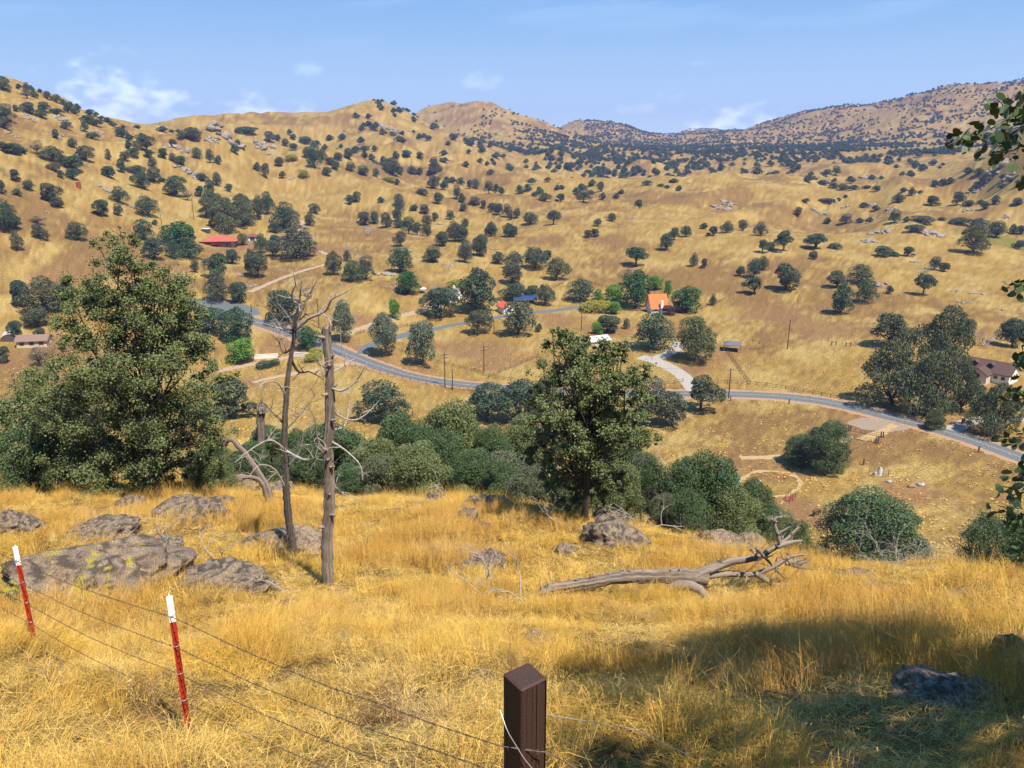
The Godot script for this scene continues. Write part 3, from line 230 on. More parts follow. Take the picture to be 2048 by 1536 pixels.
const SMALL_OAKS := [
	Vector4(-436.3, -742.5, 5.0, 4.9), Vector4(-429.4, -750.0, 6.3, 4.9), Vector4(-440.0, -781.2, 4.6, 4.5), Vector4(-421.4, -739.1, 7.5, 6.1), Vector4(-412.2, -767.4, 6.5, 6.3), Vector4(-409.4, -772.2, 6.6, 7.6), Vector4(-417.8, -801.2, 6.8, 6.6), Vector4(-411.7, -823.2, 4.9, 5.4),
	Vector4(-408.2, -825.4, 4.2, 6.1), Vector4(-404.4, -829.4, 5.7, 6.9), Vector4(-400.0, -829.4, 5.7, 8.3), Vector4(-398.4, -848.2, 3.6, 5.6), Vector4(-449.8, -993.3, 4.8, 9.1), Vector4(-390.3, -655.7, 5.6, 5.4), Vector4(-323.1, -697.2, 6.0, 8.1), Vector4(-297.0, -636.9, 7.1, 5.3),
	Vector4(-432.4, -1022.9, 7.9, 12.8), Vector4(-426.8, -1037.3, 4.4, 7.8), Vector4(-424.6, -1051.2, 5.0, 6.1), Vector4(-299.8, -502.6, 4.3, 5.9), Vector4(-256.1, -595.3, 3.1, 6.0), Vector4(-252.5, -703.6, 8.5, 5.9), Vector4(-261.9, -784.7, 6.8, 6.6), Vector4(-213.6, -478.4, 3.8, 3.3),
	Vector4(-202.5, -601.9, 5.3, 7.2), Vector4(-321.5, -1195.0, 8.2, 8.0), Vector4(-313.4, -1182.7, 9.1, 8.9), Vector4(-282.8, -1186.7, 10.2, 13.9), Vector4(-196.1, -860.2, 6.7, 6.5), Vector4(-236.6, -757.3, 9.2, 6.4), Vector4(-215.0, -761.3, 6.6, 6.4), Vector4(-163.9, -911.7, 7.9, 6.9),
	Vector4(-169.0, -985.6, 8.5, 8.3), Vector4(-155.5, -989.7, 8.6, 8.3), Vector4(-143.2, -1010.7, 10.5, 8.5), Vector4(-235.7, -1133.0, 7.8, 6.6), Vector4(-208.6, -1137.3, 9.8, 11.4), Vector4(-270.2, -1222.4, 8.4, 12.2), Vector4(-249.3, -1210.7, 10.4, 12.1), Vector4(-170.4, -1019.6, 7.9, 7.7),
	Vector4(-202.2, -1064.6, 7.3, 12.5), Vector4(-97.3, -963.3, 6.7, 8.1), Vector4(-87.9, -1058.6, 7.3, 10.7), Vector4(-56.8, -1008.6, 7.9, 8.5), Vector4(-31.8, -1049.3, 6.4, 7.1), Vector4(-25.5, -1305.8, 10.2, 14.2), Vector4(-13.8, -1334.0, 6.9, 9.0), Vector4(-26.3, -991.5, 7.8, 10.0),
	Vector4(-1.3, -1087.0, 7.6, 5.5), Vector4(-107.5, -760.2, 6.6, 5.2), Vector4(-109.6, -674.6, 5.3, 5.8), Vector4(-79.3, -650.9, 5.7, 7.2), Vector4(-67.0, -840.3, 7.3, 8.5), Vector4(-62.1, -844.3, 7.4, 8.6), Vector4(-42.7, -691.4, 8.5, 5.9), Vector4(-1.3, -630.6, 6.7, 4.3),
	Vector4(8.2, -880.2, 6.2, 6.7), Vector4(8.7, -869.9, 7.6, 8.9), Vector4(16.9, -873.3, 8.4, 8.2), Vector4(21.2, -889.1, 7.0, 9.8), Vector4(39.1, -891.2, 5.0, 6.8), Vector4(21.1, -736.7, 5.2, 6.3), Vector4(29.4, -864.9, 8.3, 8.1), Vector4(62.5, -784.9, 8.3, 8.0),
	Vector4(75.2, -870.2, 7.6, 10.3), Vector4(86.8, -879.6, 8.4, 8.2), Vector4(78.5, -799.7, 4.9, 6.8), Vector4(85.6, -762.5, 8.0, 5.8), Vector4(100.1, -774.4, 6.1, 6.6), Vector4(107.6, -795.5, 4.9, 6.1), Vector4(53.9, -873.1, 4.6, 6.7), Vector4(48.4, -870.2, 6.1, 5.9),
	Vector4(138.1, -830.0, 4.6, 11.3), Vector4(149.5, -814.9, 4.0, 6.9), Vector4(154.4, -807.3, 4.0, 6.2), Vector4(165.2, -801.5, 6.7, 6.5), Vector4(166.2, -836.8, 4.4, 9.9), Vector4(114.9, -1300.5, 6.3, 9.9), Vector4(137.8, -573.6, 5.1, 5.9), Vector4(81.1, -1411.6, 9.8, 11.9),
	Vector4(125.5, -1465.9, 6.3, 7.4), Vector4(89.9, -1473.9, 7.6, 8.7), Vector4(151.3, -1429.8, 9.9, 21.7), Vector4(161.7, -1424.7, 11.1, 19.2), Vector4(159.5, -1349.7, 9.4, 13.7), Vector4(127.6, -1012.4, 10.6, 6.8), Vector4(185.0, -1338.8, 9.3, 18.1), Vector4(199.1, -1329.6, 11.6, 13.5),
	Vector4(214.2, -1328.3, 5.8, 9.0), Vector4(239.8, -1341.1, 6.5, 7.9), Vector4(270.0, -684.9, 6.1, 6.5), Vector4(287.7, -661.7, 4.5, 6.8), Vector4(287.8, -644.7, 5.1, 6.1), Vector4(285.1, -578.9, 5.1, 4.5), Vector4(317.8, -592.4, 2.6, 6.6), Vector4(265.3, -728.6, 4.5, 7.5),
	Vector4(311.8, -755.1, 3.3, 4.5), Vector4(303.0, -748.2, 3.3, 4.5), Vector4(310.8, -709.9, 5.0, 9.7), Vector4(309.8, -685.0, 5.4, 7.0), Vector4(177.2, -464.5, 3.7, 4.8), Vector4(227.1, -469.5, 3.4, 6.5), Vector4(350.2, -723.7, 4.4, 6.8), Vector4(368.4, -730.4, 3.8, 5.0),
	Vector4(365.5, -644.5, 5.1, 8.8), Vector4(373.5, -642.6, 3.4, 5.5), Vector4(431.5, -752.3, 6.6, 7.7), Vector4(440.6, -787.1, 6.8, 9.3), Vector4(416.4, -688.0, 4.8, 5.8), Vector4(437.3, -723.8, 6.3, 7.3), Vector4(417.6, -786.0, 6.9, 9.3), Vector4(424.3, -785.6, 6.2, 8.0),
	Vector4(368.7, -961.9, 6.7, 14.7), Vector4(333.3, -791.4, 5.5, 10.8), Vector4(345.2, -788.6, 3.4, 9.4), Vector4(11.3, -323.7, 4.2, 2.9),
]
var ROADS := {
	"main": [Vector2(-129.29, -337.37), Vector2(-116.86, -331.98), Vector2(-99.90, -321.08), Vector2(-85.28, -308.57), Vector2(-72.53, -296.50), Vector2(-60.51, -284.41), Vector2(-49.44, -273.75), Vector2(-39.48, -266.61), Vector2(-30.29, -262.72), Vector2(-21.38, -259.84), Vector2(-10.87, -255.59), Vector2(-0.67, -250.91), Vector2(12.47, -246.53), Vector2(28.47, -242.81), Vector2(44.27, -240.69), Vector2(60.23, -240.32), Vector2(72.72, -239.20), Vector2(84.17, -235.37), Vector2(93.99, -228.30), Vector2(100.16, -221.17), Vector2(107.67, -211.77), Vector2(114.10, -204.66), Vector2(119.27, -196.41), Vector2(122.54, -188.37), Vector2(124.97, -178.47), Vector2(126.94, -168.46)],
	"drive": [Vector2(-56.68, -285.98), Vector2(-55.31, -295.60), Vector2(-49.84, -306.69), Vector2(-37.38, -330.24), Vector2(-27.48, -341.43), Vector2(-16.57, -345.49), Vector2(-5.44, -350.26), Vector2(8.27, -355.69), Vector2(19.97, -359.77), Vector2(34.15, -367.84), Vector2(43.29, -360.48)],
	"concrete": [Vector2(58.85, -241.34), Vector2(59.29, -248.55), Vector2(58.67, -259.20), Vector2(55.75, -270.09), Vector2(51.44, -278.27), Vector2(47.49, -282.35)],
	"concrete_fork": [Vector2(52.08, -278.81), Vector2(58.13, -284.79), Vector2(62.60, -291.44), Vector2(65.26, -300.87)],
	"house_drive": [Vector2(118.91, -200.73), Vector2(127.48, -207.62), Vector2(134.78, -210.56), Vector2(146.55, -210.16)],
	"tracks": [[Vector2(-66.51, -305.51), Vector2(-62.30, -315.31), Vector2(-56.06, -327.49), Vector2(-50.02, -345.20), Vector2(-40.64, -361.92), Vector2(-33.09, -369.45)],
		[Vector2(-123.47, -366.17), Vector2(-118.26, -382.45), Vector2(-113.03, -399.65), Vector2(-107.46, -418.61), Vector2(-102.52, -434.43), Vector2(-102.98, -457.01), Vector2(-114.97, -474.25)],
		[Vector2(-137.28, -508.29), Vector2(-140.57, -527.95), Vector2(-143.46, -550.55), Vector2(-148.01, -559.26)],
		[Vector2(-109.16, -273.57), Vector2(-100.85, -281.12), Vector2(-90.98, -285.67), Vector2(-80.49, -289.22), Vector2(-71.07, -289.81)],
		[Vector2(-90.78, -263.62), Vector2(-82.58, -268.88), Vector2(-69.00, -272.21), Vector2(-58.86, -275.80), Vector2(-49.17, -272.12)],
		[Vector2(140.33, -226.83), Vector2(144.22, -234.95), Vector2(151.61, -243.59), Vector2(158.07, -246.84)],
		[Vector2(106.20, -205.50), Vector2(98.48, -198.97), Vector2(91.93, -194.62)],
		[Vector2(57.45, -184.30), Vector2(64.97, -184.27), Vector2(72.88, -185.39), Vector2(82.74, -191.30), Vector2(90.64, -197.88)]],
	"parking": [Vector2(-126.00, -337.14)],
	"apron": [Vector2(101.63, -206.10)],
	"ring": [Vector2(65.06, -162.94), Vector2(63.01, -159.15), Vector2(60.18, -156.43), Vector2(57.09, -155.20), Vector2(54.27, -155.64), Vector2(52.21, -157.68), Vector2(51.28, -160.97), Vector2(51.73, -164.97), Vector2(53.56, -168.90), Vector2(56.47, -171.95), Vector2(59.85, -173.43), Vector2(62.97, -172.95), Vector2(65.11, -170.65), Vector2(65.84, -167.06), Vector2(65.06, -162.94)],
}
# x, z, radius
const EARTH := [Vector3(-169.3, -459.0, 16.0), Vector3(-166.8, -477.4, 14.0), Vector3(-154.3, -486.0, 14.0), Vector3(-187.9, -429.0, 9.0), Vector3(-200.1, -343.1, 14.0), Vector3(-171.8, -262.8, 18.0), Vector3(-166.4, -274.9, 16.0), Vector3(-64.6, -295.7, 10.0), Vector3(-48.6, -279.6, 10.0), Vector3(-35.1, -274.4, 9.0), Vector3(64.0, -321.8, 16.0), Vector3(41.1, -322.7, 14.0), Vector3(74.6, -279.7, 12.0), Vector3(62.4, -265.6, 8.0), Vector3(120.3, -347.2, 20.0), Vector3(127.7, -318.8, 18.0), Vector3(82.9, -290.2, 8.0), Vector3(143.8, -235.9, 12.0), Vector3(125.6, -205.5, 8.0), Vector3(102.1, -205.7, 12.0), Vector3(89.7, -198.8, 10.0), Vector3(89.0, -159.3, 9.0), Vector3(58.8, -184.6, 8.0), Vector3(-81.6, -293.8, 8.0), Vector3(-91.4, -301.2, 10.0), Vector3(58.3, -139.5, 8.0), Vector3(55.9, -149.7, 10.0), Vector3(-14.7, -302.2, 18.0), Vector3(-4.5, -286.8, 14.0), Vector3(-112.7, -477.6, 16.0), Vector3(58.9, -141.1, 6.0), Vector3(-94.3, -260.9, 10.0), Vector3(21.3, -342.5, 12.0), Vector3(141.7, -250.2, 10.0), Vector3(-68.1, -324.3, 10.0), Vector3(-33.1, -308.2, 9.0)]
const GREEN_SPOTS := [Vector3(328.1, -534.6, 28.0), Vector3(370.9, -638.3, 26.0), Vector3(342.0, -531.3, 20.0), Vector3(65.8, -331.4, 3.0), Vector3(-176.2, -279.5, 4.0)]
# x, z, width, height, zone, place from the left, how many there
const OUTCROPS := [[295.6, -748.5, 12.8, 5.8, 8, 1, 4], [301.0, -726.2, 7.9, 4.5, 8, 2, 4], [318.5, -720.3, 13.4, 5.6, 8, 3, 4], [316.3, -667.4, 11.4, 2.9, 65, 0, 1], [252.8, -548.8, 12.9, 5.2, 23, 1, 2], [230.8, -513.4, 11.3, 4.0, 23, 0, 2], [280.2, -530.3, 18.3, 5.8, 31, 0, 1], [274.3, -710.9, 12.2, 4.4, 8, 0, 4], [432.6, -748.3, 10.4, 6.9, 59, 1, 5], [444.5, -752.8, 20.8, 6.9, 59, 3, 5], [428.9, -753.4, 9.3, 3.5, 59, 0, 5], [357.0, -629.3, 8.8, 3.9, 26, 0, 2], [359.2, -799.7, 4.9, 11.1, 60, 1, 2], [491.0, -1130.0, 15.6, 5.2, 60, 0, 2], [438.4, -714.3, 13.2, 4.4, 59, 4, 5], [441.6, -756.7, 16.3, 5.8, 59, 2, 5], [369.5, -600.3, 8.4, 2.3, 26, 1, 2], [188.6, -400.2, 9.6, 5.8, 46, 0, 3], [175.2, -400.4, 5.1, 1.9, 36, 0, 1], [190.1, -379.5, 3.3, 2.7, 46, 2, 3], [223.1, -391.4, 5.6, 2.5, 17, 0, 4], [214.5, -367.5, 6.5, 3.5, 17, 1, 4], [230.0, -385.7, 6.2, 1.9, 17, 2, 4], [177.8, -366.4, 2.4, 1.1, 46, 1, 3], [233.3, -454.5, 7.2, 2.9, 25, 0, 1], [224.3, -354.8, 3.4, 1.1, 17, 3, 4], [91.8, -626.3, 9.8, 3.1, 55, 0, 2], [185.2, -709.4, 15.4, 5.5, 28, 2, 3], [167.5, -676.4, 4.2, 4.7, 28, 0, 3], [195.4, -723.7, 13.5, 4.5, 58, 0, 1], [27.9, -691.0, 6.4, 2.7, 43, 0, 1], [120.7, -637.7, 6.0, 1.8, 55, 1, 2], [180.1, -829.7, 3.8, 1.9, 67, 0, 1], [185.8, -736.9, 4.6, 2.1, 28, 1, 3], [-271.0, -779.9, 27.2, 11.8, 37, 1, 2], [-276.1, -760.0, 12.7, 5.8, 37, 0, 2], [-295.5, -726.2, 16.6, 7.7, 39, 0, 1], [-323.9, -597.3, 10.9, 2.7, 64, 1, 2], [-263.2, -651.9, 11.0, 7.0, 22, 0, 1], [-254.4, -648.4, 15.9, 6.0, 49, 0, 1], [-257.0, -512.9, 10.3, 4.8, 1, 0, 3], [-245.1, -426.0, 4.6, 2.3, 54, 0, 2], [-236.0, -500.4, 7.0, 3.9, 1, 1, 3], [-330.2, -545.9, 7.4, 3.3, 64, 0, 2], [-379.5, -653.9, 11.8, 3.9, 51, 0, 2], [-376.7, -692.3, 12.5, 4.2, 51, 1, 2], [-349.7, -697.3, 9.5, 4.2, 21, 0, 1], [-243.4, -448.1, 4.2, 1.4, 54, 1, 2], [-221.8, -486.0, 3.8, 2.7, 1, 2, 3], [-321.9, -1065.0, 25.9, 19.4, 32, 2, 3], [-308.8, -1050.6, 14.4, 14.4, 62, 0, 2], [-66.0, -475.9, 9.8, 4.5, 0, 1, 2], [-208.2, -764.0, 7.0, 2.9, 62, 1, 2], [-206.2, -1354.9, 22.5, 14.3, 56, 0, 2], [-98.0, -540.1, 5.1, 3.4, 27, 1, 2], [-55.4, -613.5, 5.8, 2.4, 2, 0, 1], [-201.8, -1352.5, 24.5, 8.2, 56, 1, 2], [-100.4, -768.2, 5.9, 1.8, 14, 0, 1], [-257.9, -1265.6, 11.5, 3.8, 20, 0, 1], [-65.9, -407.0, 9.7, 3.9, 0, 0, 2], [-95.4, -469.4, 5.2, 2.2, 27, 0, 2], [-59.9, -383.6, 4.9, 1.8, 47, 0, 2], [-125.5, -376.1, 5.4, 3.0, 32, 1, 3], [-138.1, -398.6, 4.4, 2.5, 32, 0, 3], [-36.1, -440.4, 5.6, 3.5, 9, 0, 2], [-32.8, -453.5, 4.3, 2.9, 9, 1, 2], [-10.7, -500.0, 5.5, 2.0, 4, 0, 1], [-45.0, -375.1, 3.6, 1.5, 47, 1, 2], ]
var PLACE := {"red_house": Vector2(-176.53, -480.78), "garage": Vector2(-162.97, -499.41), "solar_port": Vector2(-148.61, -496.35), "white_cabin": Vector2(-197.92, -595.13), "tank_red": Vector2(-259.45, -485.58), "tank_dark": Vector2(-210.86, -453.28), "shed_small": Vector2(-191.88, -500.11), "cottage": Vector2(-31.98, -379.76), "small_white": Vector2(-2.78, -358.41), "solar_barn": Vector2(6.26, -374.28), "orange_house": Vector2(67.03, -359.25), "hidden_white": Vector2(32.52, -299.50), "canopy": Vector2(83.52, -289.61), "brown_house": Vector2(155.61, -250.65), "left_house": Vector2(-174.48, -279.64), "left_wall": Vector2(-185.90, -283.76), "pump": Vector2(85.50, -169.49), "horse": Vector2(60.40, -141.95), "board": Vector2(56.43, -166.22), "red_mat": Vector2(54.29, -156.11), "ladder": Vector2(59.29, -152.55), "gate_a": Vector2(88.26, -197.27), "gate_b": Vector2(95.31, -191.54), "gate_c": Vector2(91.86, -201.83), "gate_d": Vector2(98.61, -195.97), "wall_a": Vector2(-100.01, -288.61), "wall_b": Vector2(-88.73, -288.52), "wall_c": Vector2(-83.20, -288.54), "wall_d": Vector2(-73.97, -284.18), "rock_a": Vector2(89.85, -162.61), "rock_b": Vector2(92.46, -163.73), "rock_c": Vector2(85.77, -164.78), "gate_post_a": Vector2(121.65, -291.02), "gate_post_b": Vector2(125.68, -287.51), "mail": Vector2(125.53, -206.36), "car": Vector2(119.50, -207.09), "umbrella": Vector2(-43.90, -384.60), "net": Vector2(25.58, -172.27), "net_b": Vector2(-19.89, -211.97), "green_tarp": Vector2(48.23, -168.12), "white_tent": Vector2(-134.87, -387.06), "portal": Vector2(108.14, -383.86), "post_x": Vector2(-29.77, -222.52), "post_y": Vector2(68.05, -232.98), "post_z": Vector2(84.39, -227.64), "post_w": Vector2(117.27, -184.28), "post_v": Vector2(84.90, -176.18), "red_shrub": Vector2(-177.03, -473.89), "fire_sign": Vector2(-135.20, -336.15), "dead_a": Vector2(-97.46, -476.17), "dead_b": Vector2(-95.79, -528.13), "dead_c": Vector2(-85.24, -442.23), "dead_tree": Vector2(179.27, -289.32), "dead_d": Vector2(225.94, -429.82), "stump_far": Vector2(-61.45, -178.22), "snag": Vector2(-4.19, -15.77), "dark_tree": Vector2(-5.80, -18.88), "arch": Vector2(-9.00, -26.42), "log_a": Vector2(0.61, -13.83), "log_b": Vector2(4.11, -13.99), "tpost_a": Vector2(-5.08, -7.21), "tpost_b": Vector2(-2.61, -5.26), "centre_oak": Vector2(2.35, -23.77), "big_oak": Vector2(-14.57, -28.37)}
# x, z, height
const POLES := [Vector3(-22.7, -255.1, 11.9), Vector3(-10.1, -272.4, 9.9), Vector3(29.2, -323.6, 8.2), Vector3(68.1, -235.5, 9.9), Vector3(105.0, -291.0, 11.3), Vector3(-206.5, -520.1, 13.9), Vector3(-205.9, -469.9, 10.2), Vector3(-79.1, -315.5, 12.3), Vector3(-63.5, -284.2, 11.4), Vector3(-19.9, -251.8, 7.2), Vector3(-113.8, -338.2, 3.8), Vector3(-7.6, -324.5, 4.3)]
var FENCES := {
	"red_pipe": [Vector2(-58.55, -274.19), Vector2(-50.15, -267.32), Vector2(-42.43, -262.74), Vector2(-35.06, -259.19), Vector2(-27.95, -256.58), Vector2(-20.91, -253.56), Vector2(-14.02, -250.78), Vector2(-7.27, -247.98), Vector2(-0.66, -245.81), Vector2(5.84, -243.41)],
	"corner_a": [Vector2(-30.27, -283.88), Vector2(-24.80, -280.80), Vector2(-19.02, -277.16), Vector2(-13.28, -271.52), Vector2(-8.26, -265.35)],
	"corner_b": [Vector2(-8.26, -265.35), Vector2(-4.30, -270.91), Vector2(1.10, -277.35), Vector2(5.78, -283.08), Vector2(10.20, -287.63)],
	"corner_c": [Vector2(-8.26, -265.35), Vector2(-3.29, -261.42), Vector2(2.73, -256.79), Vector2(11.08, -252.79)],
	"road_upper": [Vector2(68.67, -251.08), Vector2(74.12, -250.32), Vector2(79.16, -248.80), Vector2(84.30, -245.79), Vector2(89.27, -241.27), Vector2(93.80, -236.17), Vector2(97.81, -230.38), Vector2(101.93, -225.53)],
	"left_of_drive": [Vector2(47.13, -247.98), Vector2(51.55, -249.54), Vector2(57.34, -252.74)],
	"right_of_drive": [Vector2(60.47, -251.69), Vector2(64.35, -251.15), Vector2(68.67, -251.08)],
	"diagonal": [Vector2(80.85, -285.95), Vector2(80.39, -273.70), Vector2(79.60, -261.08), Vector2(78.83, -249.39)],
	"corral": [Vector2(87.44, -291.40), Vector2(91.15, -291.01), Vector2(95.55, -291.68), Vector2(97.76, -296.46), Vector2(94.98, -302.26)],
	"garden": [Vector2(77.62, -352.15), Vector2(86.21, -360.11), Vector2(94.91, -367.43), Vector2(103.69, -376.94)],
	"drive_side": [Vector2(-47.55, -326.66), Vector2(-41.67, -339.78), Vector2(-34.60, -351.55)],
	"olive_a": [Vector2(-49.16, -303.44), Vector2(-44.21, -301.79), Vector2(-37.82, -297.49)],
	"hill_corner": [Vector2(22.32, -405.49), Vector2(33.42, -429.55), Vector2(41.74, -418.81), Vector2(50.85, -405.17)],
	"by_road": [Vector2(-62.55, -307.78), Vector2(-58.72, -312.18), Vector2(-54.29, -316.09)],
	"olive_b": [Vector2(-45.05, -293.81), Vector2(-38.77, -289.46), Vector2(-32.69, -285.69)],
}
# x, z, width, height
var BOULDERS := {"lichen": Vector4(-9.50, -14.68, 3.72, 1.22), "mossy": Vector4(-6.39, -14.75, 2.24, 0.75), "left_low": Vector4(-14.67, -20.75, 1.61, 0.61), "slab": Vector4(-11.69, -19.70, 1.95, 0.67), "great": Vector4(-10.48, -22.24, 2.50, 1.03), "great_side": Vector4(-10.37, -25.30, 1.10, 1.02), "behind_oak": Vector4(-13.49, -24.98, 1.05, 0.63), "by_tree": Vector4(-6.36, -19.10, 2.44, 0.84), "hump": Vector4(-0.67, -17.23, 1.05, 0.52), "upright": Vector4(-1.40, -22.66, 0.73, 0.83), "lean": Vector4(-0.83, -21.72, 0.64, 0.55), "back": Vector4(-1.00, -25.52, 1.87, 0.50), "back_small": Vector4(-3.17, -29.22, 0.81, 0.41), "big_pair": Vector4(3.01, -19.64, 1.88, 1.04), "pair_top": Vector4(3.21, -23.92, 1.34, 0.87), "pebble": Vector4(1.50, -19.05, 0.60, 0.49), "low_right": Vector4(6.26, -21.22, 1.43, 0.60), "ledge": Vector4(7.66, -22.64, 2.09, 0.77), "lost": Vector4(-2.08, -18.75, 0.56, 0.27), "flat_a": Vector4(7.88, -14.98, 0.81, 0.22), "flat_b": Vector4(8.39, -16.66, 0.96, 0.17), "flat_c": Vector4(9.19, -13.92, 1.11, 0.14), "shade": Vector4(3.47, -5.00, 0.86, 0.30), "reddish": Vector4(5.21, -6.78, 0.56, 0.46), "stone": Vector4(2.09, -3.94, 0.32, 0.15), "rear_left": Vector4(-12.38, -32.23, 1.56, 1.01), "peek": Vector4(-4.29, -13.15, 0.38, 0.15), "peek_b": Vector4(-0.30, -6.22, 0.28, 0.07), "peek_c": Vector4(0.22, -8.33, 0.49, 0.16), "rear_b": Vector4(-10.91, -33.92, 1.41, 0.75), "dark_low": Vector4(-9.41, -18.85, 0.94, 0.27)}
const BIG_OAK: Array[Vector4] = [Vector4(-14.17, -4.04, -28.53, 1.00), Vector4(-16.03, -5.78, -29.51, 1.28), Vector4(-13.45, -5.39, -28.95, 1.25), Vector4(-12.87, -6.50, -29.70, 1.45), Vector4(-15.43, -7.31, -29.77, 1.77), Vector4(-12.64, -8.01, -27.98, 1.66), Vector4(-15.65, -8.35, -27.81, 1.65), Vector4(-15.19, -10.42, -30.45, 2.23), Vector4(-12.28, -9.99, -28.60, 1.44), Vector4(-16.88, -10.78, -28.52, 1.59), Vector4(-14.53, -12.37, -30.95, 1.84), Vector4(-15.50, -12.13, -29.27, 1.53), Vector4(-13.01, -12.73, -30.44, 1.02), Vector4(-18.15, -12.36, -29.29, 1.02), Vector4(-14.97, -3.43, -29.81, 0.54), Vector4(-13.80, -6.19, -28.25, 1.38), Vector4(-11.54, -8.94, -29.80, 0.79), Vector4(-18.45, -10.02, -30.54, 1.28), Vector4(-14.65, -5.68, -29.44, 1.23), Vector4(-14.55, -8.22, -30.14, 1.68), Vector4(-15.93, -10.24, -29.91, 1.88), Vector4(-13.50, -10.37, -27.97, 1.76), Vector4(-16.95, -12.07, -30.19, 1.48), Vector4(-13.44, -7.29, -29.66, 1.24), Vector4(-13.77, -4.43, -28.73, 0.90), Vector4(-15.85, -12.48, -27.87, 0.97), Vector4(-15.04, -13.56, -30.54, 1.07), Vector4(-18.49, -10.86, -29.28, 1.23), Vector4(-19.87, -12.68, -30.07, 1.05), Vector4(-12.51, -11.56, -30.58, 0.96), Vector4(-12.68, -7.79, -30.05, 1.05), Vector4(-13.26, -5.52, -30.71, 0.90), Vector4(-12.22, -6.01, -29.03, 0.85), Vector4(-16.82, -5.65, -30.33, 0.89), Vector4(-16.76, -6.68, -29.19, 0.94), Vector4(-12.68, -7.97, -30.76, 0.90), Vector4(-12.60, -9.60, -30.58, 0.98)]
const CENTRE_OAK: Array[Vector4] = [Vector4(1.51, -5.79, -22.93, 0.51), Vector4(1.98, -6.60, -23.91, 0.77), Vector4(2.93, -6.40, -23.35, 0.68), Vector4(1.22, -7.32, -24.10, 0.67), Vector4(2.52, -7.84, -24.17, 1.08), Vector4(3.43, -6.79, -22.37, 0.66), Vector4(1.28, -7.84, -22.21, 0.71), Vector4(2.79, -9.25, -24.84, 1.08), Vector4(3.88, -8.06, -22.99, 0.58), Vector4(1.66, -9.24, -22.91, 0.80), Vector4(3.32, -10.69, -25.35, 0.78), Vector4(0.90, -8.98, -23.67, 0.53), Vector4(2.42, -11.07, -24.84, 0.62), Vector4(4.31, -9.13, -23.69, 0.43), Vector4(0.63, -9.71, -24.21, 0.44), Vector4(1.45, -5.38, -22.65, 0.25), Vector4(2.15, -5.94, -24.20, 0.34), Vector4(0.85, -8.18, -24.94, 0.45), Vector4(3.37, -6.18, -23.84, 0.40), Vector4(4.52, -8.05, -24.54, 0.38), Vector4(2.13, -11.53, -24.31, 0.44), Vector4(2.02, -6.72, -22.37, 0.78), Vector4(2.08, -8.59, -24.59, 1.03), Vector4(3.15, -7.89, -24.06, 0.84), Vector4(2.30, -9.25, -23.13, 0.97), Vector4(3.11, -8.42, -22.26, 0.70), Vector4(1.46, -9.61, -24.93, 0.70), Vector4(1.57, -10.52, -23.68, 0.60), Vector4(3.07, -11.33, -24.47, 0.55), Vector4(1.22, -10.54, -24.98, 0.63), Vector4(3.64, -10.86, -24.45, 0.51)]
